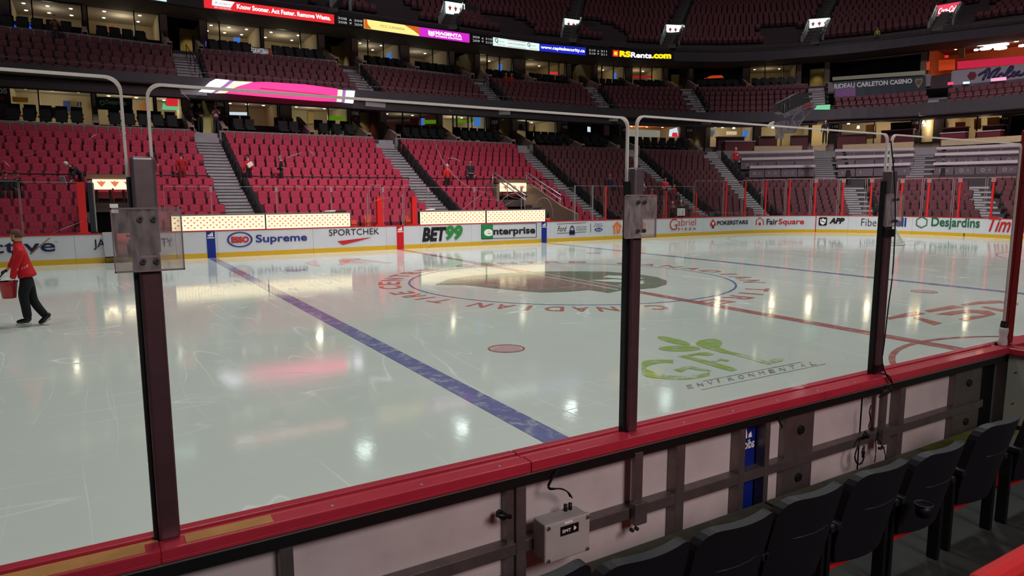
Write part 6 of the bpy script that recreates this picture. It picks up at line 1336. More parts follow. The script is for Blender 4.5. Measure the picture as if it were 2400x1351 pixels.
def casino(r):
    b = MB(); text_on(b, 'RIDEAU CARLETON CASINO', bil((1955, 197), (2138, 184), (2138, 195), (1955, 209), PB, -.03), mat('banner_letters', (190, 190, 190), .6), .04); fin(b, 'banner_lettering', r, 'white capitals')
    b = MB(); f = bil((2144, 184), (2164, 182), (2162, 207), (2144, 208), PB, -.03); b.poly([f(.5, 0), f(.85, .4), f(1, .8), f(.8, 1), (f(.5, .92)), f(.2, 1), f(0, .8), f(.15, .4)], mat('plectrum_gold', (120, 105, 80), .6)); fin(b, 'plectrum_badge', r, 'gold plectrum badge')
    b = MB(); f = bil((2144, 184), (2164, 182), (2162, 207), (2144, 208), PB, -.045); text_on(b, 'HARD', lambda x, y: f(.2 + .6 * x, .62 + .16 * y), INK, .03); text_on(b, 'ROCK', lambda x, y: f(.25 + .5 * x, .4 + .16 * y), INK, .03); fin(b, 'badge_lettering', r)
    b = MB(); f = bil((1957, 208), (2005, 203), (2005, 226), (1957, 231), PB, -.02); b.poly([f(0, 0), f(1, 0), f(1, 1), f(0, 1)], mat('banner_violet', (120, 78, 130), .6)); fin(b, 'violet_patch', r, 'violet lit corner')
banner([(1955, 231), (2094, 221), (2168, 178), (1953, 192)][:0] or [(1955, 231), (2170, 224), (2170, 178), (1953, 192)], mat('banner_dark', (40, 44, 56), .6, noise=.2, nscale=2), 'dark banner with white casino lettering and gold badge', extra=casino)
b = MB(); zc = P_L2; 
banner([(1951, 189), (2168, 175), (2168, 165), (1951, 181)], mat('pale_ledge', (150, 148, 128), .7), 'pale ledge strip above the casino banner', 'ledge_strip', path=PO(4.6))
# brewery banner
def brew(r):
    f = bil((2232, 170), (2400, 150), (2400, 183), (2232, 200), PB, -.03); V = mat('banner_ink_violet', (42, 34, 72), .6)
    C7 = lambda x, y: PB.pt(*PB.hit(2140 + x * .14806, 60 + y * .14806), -.04)
    b = MB(); b.poly([C7(x, y) for x, y in ((860, 800), (905, 735), (985, 735), (1013, 790), (970, 855), (900, 862))], mat('hexagon_maroon', (88, 26, 38), .6)); fin(b, 'hexagon_badge', r, 'maroon hexagon badge')
    strokes = [[(1045, 785), (1080, 760), (1130, 735), (1170, 700)], [(1175, 690), (1160, 760), (1110, 860)], [(1175, 695), (1215, 680), (1210, 760), (1190, 830)], [(1200, 830), (1280, 720), (1385, 665)], [(1385, 665), (1350, 720), (1260, 830), (1275, 850), (1330, 810)],
               [(1400, 760), (1360, 790), (1360, 835), (1410, 830), (1440, 790), (1410, 760), (1400, 762)], [(1450, 790), (1520, 740), (1580, 680), (1580, 645), (1540, 660), (1480, 760), (1490, 815), (1540, 800)], [(1560, 800), (1600, 730), (1640, 770), (1600, 795), (1570, 785)], [(1700, 720), (1660, 745), (1680, 780), (1740, 770), (1790, 720)]]
    b = MB()
    for st in strokes: b.tube([C7(*q) for q in [(p[0], p[1]) for p in catmull(st, 4)]], .085, V, 6)
    fin(b, 'script_lettering', r, 'dark violet script lettering')
banner([(2232, 200), (2440, 180), (2440, 146), (2232, 166)], mat('banner_grey', (128, 120, 130), .6), 'pale grey banner with violet script word and maroon hexagon', extra=brew)
banner([(2222, 228), (2440, 206), (2440, 180), (2222, 201)], mat('parapet_grey', (70, 64, 72), .7), 'plain dark grey band below the script banner', 'balcony_band', path=PO(3.0))
# bright reflections of screens on balcony fronts: drawn as small glowing slabs
for px, m, lab in (([(1909, 257), (1945, 257), (1946, 245), (1915, 247)], TVG, 'small pale green glowing screen reflection on the middle balcony front'), ([(2210, 240), (2236, 236), (2236, 225), (2211, 229)], glow('reflection_pink', (225, 70, 110), 1.2), 'small pink and violet glowing screen reflection on balcony front'), ([(2221, 200), (2234, 198), (2234, 192), (2221, 193)], glow('reflection_pink', (225, 70, 110), 1.2), 'tiny pink glowing screen reflection beside the grey banner'),
                       ([(2257, 197), (2272, 196), (2272, 191), (2257, 192)], WG2, 'tiny pale glowing screen reflection below the maroon hexagon'), ([(2322, 191), (2358, 188), (2358, 180), (2322, 184)], glow('reflection_rose', (235, 160, 190), 1.2), 'tiny white and pink glowing screen reflection below the script word')):
    pth = PO(-.1) if px[0][0] < 1950 else PO(2.6); pts = [pth.pt(*pth.hit(u, v)) for u, v in px]; b = MB(); t = pth.tan(pth.hit(*px[0])[0]); b.slab([p - pts[0] for p in pts], Vector((-t.y, t.x, 0)) * .05, m); b.build('screen_reflection', loc=pts[0], label=lab, cat='led screen')
# rails
RL = mat('rail_black', (20, 18, 20), .4)
def rail(pts, label, r=.03, m=RL, drops=None, cat='handrail', dz=1.0):
    o = pts[0].copy(); b = MB(); b.tube([p - o for p in pts], r, m, 6)
    if drops: 
        for p in (pts if drops is True else drops): b.tube([p - o, p - o - Vector((0, 0, dz))], r * .8, m, 5)
    b.build('handrail', loc=o, label=label, cat=cat)
for i, (xa, xb) in enumerate(((-24, -6.5), (-5.0, 4.2), (5.7, 14.4))):
    y = 21.75; z = 3.38
    rail([Vector((xa + (xb - xa) * k / 8, y, z)) for k in range(9)] + [Vector((xb, y, z - .5))], f'black rail across the red seats, {["left", "middle", "right"][i]} section', .035, drops=[Vector((xa + (xb - xa) * k / 8, y, z)) for k in range(9)], dz=.6)
rail([PF.pt(PF.L * k / 90, Z_F2t(k / 90) + .28, .1) for k in range(91)], 'thin dark rail along the middle balcony front', .022, mat('rail_dim', (88, 80, 84), .4))
rail([P_R3.pt(P_R3.L * k / 90, Z_Rt(k / 90) + .42, .3) for k in range(91)], 'thin dark rail along the top balcony front', .022, mat('rail_dim', (88, 80, 84), .4))
for i, (u0, v0, u1, v1) in enumerate(((436, 108, 468, 178), (832, 151, 880, 214), (1134, 182, 1180, 240), (1393, 204, 1428, 255), (1624, 210, 1655, 262))):
    A = P2B.pt(*P2B.hit(u0, v0)); B = P2A.pt(*P2A.hit(u1, v1)); A.z += .1; B.z += .5
    rail([A, A.lerp(B, .33), A.lerp(B, .66), B], f'black bent handrail down the middle-level stairs, {ORD[i + 1]} from left', .03, drops=True, dz=.8)
for i, (u, v, u2, v2) in enumerate(((772, 126, 802, 150), (1083, 157, 1110, 178), (1352, 180, 1372, 194))):
    q = P_L2.offset(2); A = q.pt(*q.hit(u, v)); B = P_L2.pt(*P_L2.hit(u2, v2)); rail([A, A.lerp(B, .25), B, B - Vector((0, 0, .9))], f'short black bent handrail beside the {["first", "second", "third"][i]} upper doorway', .035)
# bench tunnels: lit signs, walls and rails through the red seats
TS = [(-11.55, -9.9, 19.4, 'far left tunnel in the red seats with glowing sign of three red triangles', 3.12, 2.68), (9.35, 11.2, 20.1, 'tunnel through the red seats right of benches with glowing sign', 3.1, 2.58)]
for x0, x1, y, lab, zt, zb in TS:
    r = empty('bench_tunnel', ((x0 + x1) / 2, y, 0), label=lab, cat='tunnel entrance')
    b = MB(); b.box(x0, x1, y - .1, y, zb, zt, LITP); fin(b, 'lit_sign', r, 'glowing cream sign', .02)
    b = MB(); f = lambda x, z: (x, y - .115, z)
    for k in range(3):
        cx = x0 + (x1 - x0) * (.2 + .31 * k); emblem(b, f, cx, zb + .22, .36, .24)
    fin(b, 'triangle_emblems', r)
    b = MB(); b.box(x0 - .2, x1 + .2, y, y + .4, zt - .05, zt + .22, mat('tunnel_lintel', (120, 86, 66), .8)); b.box(x0 - .15, x1 + .15, y + 2.6, y + 2.8, -.2, zt, BLACK); b.box(x0 - .2, x0 - .02, y, y + 2.8, -.2, zt, COLM); b.box(x1 + .02, x1 + .2, y, y + 2.8, -.2, zt, COLM); fin(b, 'tunnel_walls', r)
    b = MB(); b.box(x0 - .2, x1 + .2, 14.8, y + 2.8, -.3, -.05, DARK); fin(b, 'tunnel_floor', r)
    if x0 > 0:
        W_ = mat('tunnel_wing', (132, 104, 90), .8, noise=.12); b = MB()
        b.slab([(11.25, 14.9, -.2), (11.25, 20.3, -.2), (11.25, 20.3, 3.05), (11.25, 19.6, 3.0), (11.25, 16.4, 1.75), (11.25, 14.9, 1.35)], (.16, 0, 0), W_); fin(b, 'wing_wall', r, 'tan sloping wing wall')
        for xx in (9.0, 11.4):
            b = MB(); RM = mat('rail_bright', (215, 200, 205), .3, .5)
            b.tube([(xx, 20.3, 3.75), (xx, 16.6, 2.35)], .035, RM, 8); b.tube([(xx, 20.3, 3.5), (xx, 16.6, 2.1)], .03, RM, 8); b.tube([(xx + .05, 20.3, 3.72), (xx + .05, 16.6, 2.3)], .05, BLACK, 8)
            for yy, zz in ((20.3, 3.7), (18.6, 3.05), (16.7, 2.35)): b.tube([(xx, yy, zz), (xx, yy, zz - 1.0)], .025, RM, 6)
            fin(b, 'handrail', r, 'pale double handrail')
    else:
        b = MB(); b.box(x0 + .5, x0 + .78, 14.9, 14.93, 1.75, 2.1, PAPER); fin(b, 'notice', r, 'white notice'); b = MB(); b.box(x0 - .1, x0 + .0, 14.9, 19.4, -.2, 2.9, mat('tunnel_dark_glass', (34, 26, 30), .3)); b.box(x0 + .62, x0 + .68, 14.95, 15.0, 0, 2.7, mat('post_maroon', (90, 14, 20), .4)); fin(b, 'dark_side', r)
    l = bpy.data.lights.new('tunnel_sign_glow', 'AREA'); l.energy = 12; l.color = (1, .85, .6); l.size = 1.2; o = bpy.data.objects.new('tunnel_sign_glow', l); COL.objects.link(o); o.location = ((x0 + x1) / 2, y - .3, zb - .05); 
# ================================================================== PEOPLE
SKIN = mat('skin', (205, 150, 125), .55); 
def cloth(n, c): return mat('cloth_' + n, c, .85, noise=.1, nscale=14)
def skinmesh(name, chains, m, root, label=None, sub=2, rootv=0):
    """chains: list of lists of (x,y,z,r); points at the same place are shared -> one continuous skinned surface"""
    vs, es, rs, ix = [], [], [], {}
    for ch in chains:
        last = None
        for x, y, z, r in ch:
            k = (round(x, 3), round(y, 3), round(z, 3))
            if k not in ix: ix[k] = len(vs); vs.append((x, y, z)); rs.append(r)
            i = ix[k]
            if last is not None and last != i and (last, i) not in es and (i, last) not in es: es.append((last, i))
            last = i
    me = bpy.data.meshes.new(name); me.from_pydata(vs, es, []); o = bpy.data.objects.new(name, me); COL.objects.link(o); o.parent = root
    me.materials.append(m)
    sk = o.modifiers.new('skin', 'SKIN'); sk.use_smooth_shade = True; sk.branch_smoothing = .6
    for i, r in enumerate(rs): d = me.skin_vertices[0].data[i]; rr = r if isinstance(r, tuple) else (r, r); d.radius = rr; d.use_root = (i == rootv)
    sb = o.modifiers.new('sub', 'SUBSURF'); sb.levels = sb.render_levels = sub
    return tag(o, label)
def limb(a, b, ra, rb, n=3, mid=1.0):
    a, b = Vector(a), Vector(b); out = []
    for i in range(n + 1):
        t = i / n; p = a.lerp(b, t); out.append((p.x, p.y, p.z, (ra + (rb - ra) * t) * (1 + (mid - 1) * math.sin(PI * t))))
    return out
def head_geo(root, c, face, hair, s=1.0, hat=None, detail=False, bald=False, beard=False):
    """head with face looking along 'face' (unit xy vector), ears, nose, mouth, eyes; hair cap"""
    c = Vector(c); f = Vector((face[0], face[1], 0)).normalized(); r = Vector((f.y, -f.x, 0)); u = Vector((0, 0, 1)); b = MB()
    NU, NV = 20, 14
    def P(th, ph, k=1, off=0):      # th around, ph from top
        x = math.sin(ph) * math.sin(th); y = math.sin(ph) * math.cos(th); z = math.cos(ph)
        w, d, h = .076, .096, .118
        if z < 0: w *= 1 - .28 * (-z) ** 1.5; d *= 1 - .10 * (-z)
        v = r * (x * w * k) + f * (y * d * k) + u * (z * h * k)
        if y > .55 and abs(x) < .2 and -.42 < z < .12: v += f * (.022 * (1 - abs(x) / .2) * (1 - abs(z + .2) / .34))      # nose
        if y > .6 and abs(abs(x) - .38) < .16 and .02 < z < .2: v -= f * .007      # eye sockets
        return c + v * s
    g = [[P(2 * PI * i / NU, PI * j / NV) for i in range(NU)] for j in range(NV + 1)]
    for j in range(NV):
        for i in range(NU): b.poly([g[j][i], g[j][(i + 1) % NU], g[j + 1][(i + 1) % NU], g[j + 1][i]][::-1], SKIN, True)
    for sg in (-1, 1):
        e = c + r * (sg * .076 * s) - f * .008 * s; b.hexa([e + f * .015 * s - u * .028 * s, e - f * .012 * s - u * .028 * s, e - f * .016 * s - u * .02 * s + r * (sg * .014 * s), e + f * .008 * s - u * .022 * s + r * (sg * .014 * s), e + f * .018 * s + u * .028 * s, e - f * .014 * s + u * .028 * s, e - f * .022 * s + u * .024 * s + r * (sg * .018 * s), e + f * .01 * s + u * .024 * s + r * (sg * .018 * s)], SKIN)
    b.build('head', root)
    b = MB(); EYE = mat('eye_dark', (30, 22, 20), .3); LIP = mat('lip', (160, 90, 82), .6)
    for sg in (-1, 1):
        q = c + (f * .0895 + r * (sg * .031) + u * .012) * s; b.poly([q - r * .012 * s, q - u * .006 * s, q + r * .012 * s, q + u * .006 * s], EYE); b.poly([q + (-r * .016 + u * .016) * s, q + (r * .016 + u * .016) * s, q + (r * .016 + u * .021) * s, q + (-r * .016 + u * .021) * s], hair)
    q = c + (f * .088 - u * .05) * s; b.poly([q - r * .022 * s, q - u * .007 * s, q + r * .022 * s, q + u * .005 * s], LIP); b.build('face_features', root)
    if beard:
        b = MB()
        for j in range(9, 13):
            for i in range(NU):
                if math.cos(2 * PI * (i + .5) / NU) < .1: continue
                q = lambda jj, ii: P(2 * PI * ii / NU, PI * jj / NV, 1.08) + f * .004
                b.poly([q(j, i), q(j, i + 1), q(j + 1, i + 1), q(j + 1, i)][::-1], hair, True)
        b.build('beard', root, label='short dark beard')
    if not bald:
        b = MB(); hm = hat or hair; g = [[P(2 * PI * i / NU, PI * .56 * j / 7 * (1 if abs(i - 0) > 0 else 1), 1.07) for i in range(NU)] for j in range(8)]
        for j in range(7):
            for i in range(NU):
                fr_ = math.cos(2 * PI * (i + .5) / NU)
                if fr_ > .35 and j > 4: continue
                b.poly([g[j][i], g[j][(i + 1) % NU], g[j + 1][(i + 1) % NU], g[j + 1][i]][::-1], hm, True)
        if hat: b.slab([c + (f * .085 - r * .06 + u * .045) * s, c + (f * .16 - r * .04 + u * .035) * s, c + (f * .16 + r * .04 + u * .035) * s, c + (f * .085 + r * .06 + u * .045) * s], u * .008, hat)
        b.build('cap' if hat else 'hair', root)
def hand(root, w, d, n, s=1.0, m=None, curl=.5, name='hand'):
    """palm at wrist w, pointing along d, palm normal n"""
    w = Vector(w); d = Vector(d).normalized(); n = Vector(n).normalized(); x = d.cross(n).normalized(); m = m or SKIN; ch = []
    T = lambda p, r: (p.x, p.y, p.z, r * s)
    k0 = w + d * .045 * s; palm = [T(w, .021), T(k0, .026), T(w + d * .075 * s, .024)]; ch.append(palm)
    for i, (o, L) in enumerate(((-.03, .066), (-.01, .076), (.011, .072), (.031, .056))):
        b0 = w + d * .085 * s + x * o * s; p = b0; dr = d.copy(); L *= s; seq = [(w + d * .06 * s + x * o * .7 * s), b0]
        for q, fr2 in enumerate((.45, .32, .23)):
            dr = (dr * math.cos(curl * (q + .6)) + n * math.sin(curl * (q + .6))).normalized() if q else (d * math.cos(curl) + n * math.sin(curl)).normalized(); p = p + dr * L * fr2; seq.append(p)
        ch.append([palm[1]] + [T(q, .0105 - .0008 * j) for j, q in enumerate(seq)])
    t0 = w + d * .03 * s - x * .028 * s; t1 = t0 + (d * .6 - x * .8) * .028 * s; t2 = t1 + (d * .8 - x * .2 + n * .5) * .03 * s; t3 = t2 + (d + n * .7) * .016 * s
    ch.append([palm[1], T(t0, .013), T(t1, .0115), T(t2, .0105), T(t3, .009)])
    return skinmesh(name, ch, m, root, sub=1)
def person(loc, rz, label, top, legs, hair=(40, 28, 24), pose='stand', face=None, arms=None, s=1.0, hat=None, skin=None, bald=False, extras=None, hem=.92, shoe=(20, 18, 20), lean=0, sleeves=True, topn=None):
    """local frame: x right, -y forward (facing), z up"""
    r = empty('person', loc, rz, label=label, cat='person'); r.scale = (s, s, s)
    TM = cloth('%d_%d_%d' % top, top); LM = cloth('%d_%d_%d' % legs, legs); HM = mat('hair_%d' % hair[0], hair, .8); SM = mat('shoe_%d' % shoe[0], shoe, .5)
    if pose == 'sit': hip = Vector((0, 0, .50)); kn = [Vector((sx * .11, -.42, .52)) for sx in (-1, 1)]; an = [Vector((sx * .11, -.44, .09)) for sx in (-1, 1)]
    else: hip = Vector((0, 0, .93)); kn = [Vector((sx * .095, -.02, .50)) for sx in (-1, 1)]; an = [Vector((sx * .10, .03, .08)) for sx in (-1, 1)]
    L = Vector((0, -math.sin(lean), math.cos(lean)))
    ch = hip + L * .42; nk = hip + L * .56; hd = hip + L * .73 + Vector((0, -.02 - .05 * math.sin(lean), 0))
    sh = [ch + Vector((sx * .17, 0, .06)) for sx in (-1, 1)]
    if arms is None: arms = [((-.24, .02, -.22), (-.23, -.08, -.46)), ((.24, .02, -.22), (.23, -.08, -.46))]
    el = [ch + Vector(arms[i][0]) for i in (0, 1)]; wr = [ch + Vector(arms[i][1]) for i in (0, 1)]
    legj = [Vector((sx * .09, 0, 0)) + hip - Vector((0, 0, .04)) for sx in (-1, 1)]
    body = [[(*hip, .085), (*(hip + L * .22), .08), (*ch, .085), (*nk, .05), (*(hip + L * .64), .048)]]
    for i in (0, 1):
        body.append([(*ch, .085), (*sh[i], .048), (*el[i], .042), (*wr[i], .03)])
        body.append([(*hip, .085), (*legj[i], .07), (*kn[i], .048), (*an[i], .036)])
    skinmesh('body', body, SKIN, r, sub=1)
    tp = [[(*(hip + L * (hem - .93)), (.155, .115)), (*(hip + L * .12), (.15, .115)), (*(hip + L * .3), (.165, .12)), (*ch, (.17, .12)), (*(ch + L * .09), (.10, .085)), (*(nk + L * .01), .062)]]
    for i in (0, 1):
        tp.append([(*ch, (.17, .12)), (*sh[i], .072), (*(sh[i].lerp(el[i], .5)), .062), (*el[i], .054)] + ([(*(el[i].lerp(wr[i], .55)), .048), (*(el[i].lerp(wr[i], .96)), .04)] if sleeves else []))
    skinmesh('jacket' if sleeves else 'shirt', tp, TM, r, sub=1)
    lg = []
    for i in (0, 1): lg.append([(*(hip + L * .13), (.13, .105)), (*hip, (.15, .12)), (*legj[i], .094)] + limb(legj[i], kn[i], .092, .07, 2)[1:] + limb(kn[i], an[i], .07, .055, 2, 1.05)[1:])
    skinmesh('trousers', lg, LM, r, sub=1)
    for i in (0, 1):
        a = an[i]; skinmesh('shoe', [[(a.x, a.y + .05, .045, .042), (a.x, a.y - .03, .045, .045), (a.x, a.y - .16, .035, (.042, .032))]], SM, r, sub=1)
        dd = (wr[i] - el[i]); hand(r, wr[i], dd, Vector((-1 if i else 1, -.4, 0)), curl=.4)
    fc = face or (0, -1); head_geo(r, hd, fc, HM, 1.0, mat('cap_%d_%d' % hat[:2], hat, .7) if hat else None, bald=bald)
    if extras: extras(r, dict(hip=hip, ch=ch, wr=wr, el=el, hd=hd, nk=nk))
    return r
def boxp(r, name, c, sz, col, label=None, rot=None):
    b = MB(); x, y, z = c; a, d, h = sz; b.box(-a / 2, a / 2, -d / 2, d / 2, -h / 2, h / 2, col if not isinstance(col, tuple) else mat('prop_%d_%d_%d' % col, col, .6)); o = b.build(name, r, label=label, bevel=min(sz) * .2); o.location = c
    if rot: o.rotation_euler = rot
    return o
def zlow(y): 
    i = (y - 16.9) / .72 + .5; return zf1(min(17, max(0, int(math.floor(i)) + 3)), None)
def stand_px(u, vfoot, y, **k): p = onY(u, vfoot, y); return Vector((p.x, y, zlow(y)))
def at_tier(u, v, h):       # find y on the lower stand where a point h above the floor shows at (u,v)
    best = None
    for i in range(-3, 15):
        y = 16.9 + .72 * i - .22; p = onY(u, v, y); e = abs(p.z - (zlow(y) + h))
        if best is None or e < best[0]: best = (e, y, p.x, zlow(y))
    return Vector((best[2], best[1], best[3]))
holdlow = [((-.22, -.02, -.22), (-.08, -.24, -.30)), ((.22, -.02, -.22), (.08, -.24, -.30))]
holdup = [((-.20, -.14, -.14), (-.06, -.26, .02)), ((.20, -.14, -.14), (.06, -.26, .02))]
# seated and standing people in the red seats
p = at_tier(12, 417, 1.22); person(p, 0, 'seated person in dark jacket and dark cap at the far left edge', (40, 36, 38), (30, 30, 34), pose='sit', hat=(20, 20, 22))
p = at_tier(38, 416, 1.24); person(p, .2, 'seated person in dark jacket, hand at face, second from left edge', (44, 40, 40), (30, 30, 34), pose='sit', hat=(24, 22, 22), arms=[((-.2, -.05, -.22), (-.1, -.25, -.3)), ((.2, -.12, -.16), (.03, -.16, .12))])
p = at_tier(190, 408, 1.0); person(p, -1.0, 'person in black jacket and pale cap bending over the seats', (38, 36, 38), (60, 34, 40), pose='stand', lean=.9, hat=(205, 200, 205), arms=[((-.16, -.1, -.3), (-.06, -.12, -.5)), ((.2, -.1, -.26), (.12, -.12, -.48))], extras=lambda r, j: boxp(r, 'paper_sheet', (-.12, -.75, .65), (.3, .02, .4), (200, 190, 195), 'white paper sheet', (.3, 0, .2)))
p = at_tier(354, 350, 1.6); person(p, .3, 'dark-haired person in dark red top behind the steel post', (70, 24, 34), (30, 28, 30), hair=(30, 22, 20))
p = at_tier(424, 358, 1.62); person(p, PI, 'person in red shirt seen from behind, holding a white item', (165, 22, 30), (120, 20, 30), hair=(28, 20, 18), extras=lambda r, j: boxp(r, 'white_item', (.05, -.3, .95), (.24, .05, .06), (230, 220, 220), 'white folded item'))
p = at_tier(576, 371, 1.62); p.x += .1; person(p, PI + .5, 'person in red shirt carrying a white bag on the stairs', (178, 26, 28), (24, 22, 26), hair=(24, 18, 16), face=(.4, -.8), arms=[((-.26, .0, -.22), (-.2, .06, -.40)), ((.26, .02, -.24), (.22, -.1, -.42))], extras=lambda r, j: boxp(r, 'white_bag', (.06, .2, 1.24), (.34, .12, .22), (225, 215, 205), 'white shoulder bag', (0, .5, 0)))
p = at_tier(658, 371, 1.62); person(p, -PI / 2 - .2, 'person in black shirt with pale belt stripe looking down', (20, 22, 22), (22, 22, 24), hair=(70, 50, 48), arms=holdlow, hat=(110, 80, 84), extras=lambda r, j: boxp(r, 'waist_stripe', (0, 0, 1.12), (.3, .25, .03), (190, 150, 110), 'pale stripe'))
p = at_tier(1049, 392, 1.62); person(p, PI + .2, 'grey-haired person in bright red jacket seen from behind', (205, 30, 32), (32, 24, 28), hair=(200, 160, 160))
p = at_tier(1102, 385, 1.62); person(p, 0, 'man in dark grey jacket standing behind the black rail', (44, 40, 50), (34, 32, 40), hair=(90, 60, 60), extras=lambda r, j: boxp(r, 'white_strap', (.0, 0, .98), (.34, .27, .025), (215, 200, 205), 'white waist strap'))
p = at_tier(1430, 412, 1.2); person(p, 0, 'seated person with red cap and pale sleeves in maroon seats', (40, 40, 60), (40, 40, 50), pose='sit', hat=(200, 40, 40))
p = at_tier(1508, 430, 1.05); person(p, 1.2, 'child in white top standing by the middle steel post', (205, 190, 215), (190, 150, 180), s=.72, arms=holdlow, hair=(80, 50, 45))
p = at_tier(1528, 446, 1.15); person(p, 0.2, 'seated person in dark red top beside the child', (150, 26, 34), (36, 28, 36), pose='sit', hair=(110, 70, 50))
p = at_tier(1560, 423, 1.62); person(p, -1.2, 'person in bright pink-red jacket standing in the maroon seats', (222, 60, 84), (24, 24, 26), hair=(40, 24, 22), arms=holdlow, hem=.86)
p = at_tier(1580, 440, 1.2); person(p, 0, 'seated person in red top half hidden beside the pink jacket', (150, 40, 50), (36, 30, 36), pose='sit', hair=(50, 30, 28))
p = at_tier(1722, 366, 1.62); q = onD(1722, 408, 46.5); person((q.x, q.y, q.z), -.3, 'usher in red jacket standing on the stairs at right', (165, 24, 34), (26, 22, 24), hair=(150, 110, 90), hem=.8, extras=lambda r, j: boxp(r, 'badge', (.05, -.17, 1.25), (.06, .01, .09), (225, 215, 215), 'white badge'))
# two fans with a printed sign at the far glass
q1 = RINK.pt(*RINK.hit(1591, 483), .5); person((q1.x, q1.y, q1.z - 1.25), -.5, 'fan with red and white headband behind the far glass', (90, 40, 50), (40, 30, 40), hair=(190, 90, 60), s=.86, arms=holdup)
q2 = RINK.pt(*RINK.hit(1611, 480), .5); person((q2.x, q2.y, q2.z - 1.28), -.5, 'bald fan behind the far glass beside the white sign', (50, 40, 50), (40, 30, 40), bald=True, s=.88, arms=holdup)
c = RINK.pt(*RINK.hit(1601, 497), .16); sg = empty('handmade_sign', c, YAW - PI / 2, label='white handmade sign with black marks held against the far glass', cat='sign'); b = MB(); b.box(-.22, .22, 0, .01, -.22, .2, PAPER); b.build('card', sg)
b = MB()
for k in range(9): b.box(-.17 + .02 * (k % 2), -.02 + .03 * (k % 3), -.004, 0, .15 - k * .04, .158 - k * .04, INK); b.box(.06, .16, -.004, 0, .14 - k * .042, .158 - k * .042, INK if k % 2 else GREY)
b.build('black_marks', sg)
# doorway people
for u, vt, vb, lab, tp, lg, hr, fc, ht, ar in ((452, 240, 306, 'person in dark top leaning at the left of the lower doorway', (40, 26, 34), (40, 24, 32), (110, 80, 80), 1.2, None, None), (470, 232, 306, 'person in black hoodie and cap at the lower doorway', (22, 20, 24), (24, 22, 26), (30, 24, 22), .2, (40, 34, 40), holdlow), (508, 241, 308, 'person in white hockey jersey with arms raised at doorway', (195, 165, 175), (44, 44, 66), (90, 55, 55), 0, None, holdup)):
    D = FPX * 1.75 / (vb - vt); 
    p = onY(u, vb, 28.6); person((p.x, 28.6, 5.96), fc, lab, tp, lg, hair=hr, hat=ht, arms=ar, extras=(lambda r, j: (boxp(r, 'red_stripe', (0, 0, 1.02), (.35, .27, .04), (170, 30, 50), 'red jersey stripe'), boxp(r, 'red_chest_band', (0, -.12, 1.27), (.2, .04, .06), (170, 40, 60), 'red chest emblem'))) if u == 508 else None)
b = MB(); p = onY(488, 306, 28.9); b.slab([(0, 0, 0), (.5, 0, 0), (.42, 0, 1.2), (.2, 0, 1.95), (.05, 0, 1.9), (.12, 0, 1.2)], (0, .08, 0), mat('curtain_yellow', (190, 185, 120), .8)); b.build('curtain', loc=(p.x - .3, 28.9, 5.96), label='pale yellow curtain gathered at the lower doorway', cat='curtain')
# upper people
p = P2B.pt(*P2B.hit(133, 98)); person((p.x, p.y - .5, Z_L2(frac_of(p)) - 1.0), 0, 'person in striped orange top holding a camera, top left', (120, 66, 46), (34, 34, 44), hair=(50, 30, 26), arms=holdup, extras=lambda r, j: boxp(r, 'camera', (0, -.3, 1.42), (.14, .12, .09), (20, 20, 22), 'black camera'))
for u, lab in ((1180, 'left one of two people in red sitting in the middle level'), (1193, 'right one of two people in red sitting in the middle level')):
    p = P2B.pt(*P2B.hit(u, 190), -.4); person((p.x, p.y, Z_L2(frac_of(p)) - 1.0), 0, lab, (150, 40, 44), (36, 34, 44), pose='sit', hair=(60, 34, 30))
p = P3A.pt(*P3A.hit(2055, 95)); person((p.x, p.y, p.z - .3), -1.2, 'person in yellow vest at the front of the top level', (150, 165, 70), (40, 38, 44), s=.8)
p = onD(1932, 338, 50); person((p.x, p.y, 5.95), -1, 'person in black standing in front of the small cream club room', (16, 15, 18), (16, 15, 18))

# ---------------------------------------------------------------- the skater with the bucket
K_ = onZ(62, 764, 0)
sk = empty('person', (K_.x, K_.y, 0), 0, label='person in red jacket and black trousers skating left with a red bucket', cat='person')
camr = Vector((RT.x, RT.y, 0)).normalized(); camf = Vector((FWD.x, FWD.y, 0)).normalized()
DEP = (K_ - CAM).dot(FWD); kk = DEP / FPX
ZH = CAM.z
C8 = lambda x, y: (x * .2073, 520 + y * .2073)       # from the close-up crop
def W(x, y, d=0):       # crop pixel -> local point in the vertical plane of the skater, d = depth offset
    u, v = C8(x, y); dr = ray(u, v); n = camf; t = ((K_ - CAM).dot(n) + d) / dr.dot(n); p = CAM + dr * t
    return Vector((p.x - K_.x, p.y - K_.y, max(p.z, .0)))
def Wc(pts): return [(*W(x, y, d), r) for x, y, d, r in pts]
HIPN, HIPF = (300, 640), (320, 630)
body = [Wc([(305, 620, 0, .09), (262, 480, 0, .085), (225, 330, 0, .085), (200, 250, 0, .06), (190, 215, 0, .055)]),
        Wc([(225, 330, 0, .085), (230, 330, -.17, .045), (180, 480, -.22, .04), (140, 640, -.2, .035)]),
        Wc([(225, 330, 0, .085), (215, 335, .16, .045), (140, 470, .22, .04), (80, 545, .2, .035)]),
        Wc([(305, 620, 0, .09), (290, 700, -.09, .07), (266, 850, -.1, .05), (315, 1070, -.09, .04)]),
        Wc([(305, 620, 0, .09), (325, 700, .09, .07), (370, 895, .1, .05), (510, 1065, .1, .04)])]
skinmesh('body', body, SKIN, sk, sub=2)
JR = cloth('red_jacket', (200, 22, 34)); TB = cloth('black_trousers', (16, 16, 19))
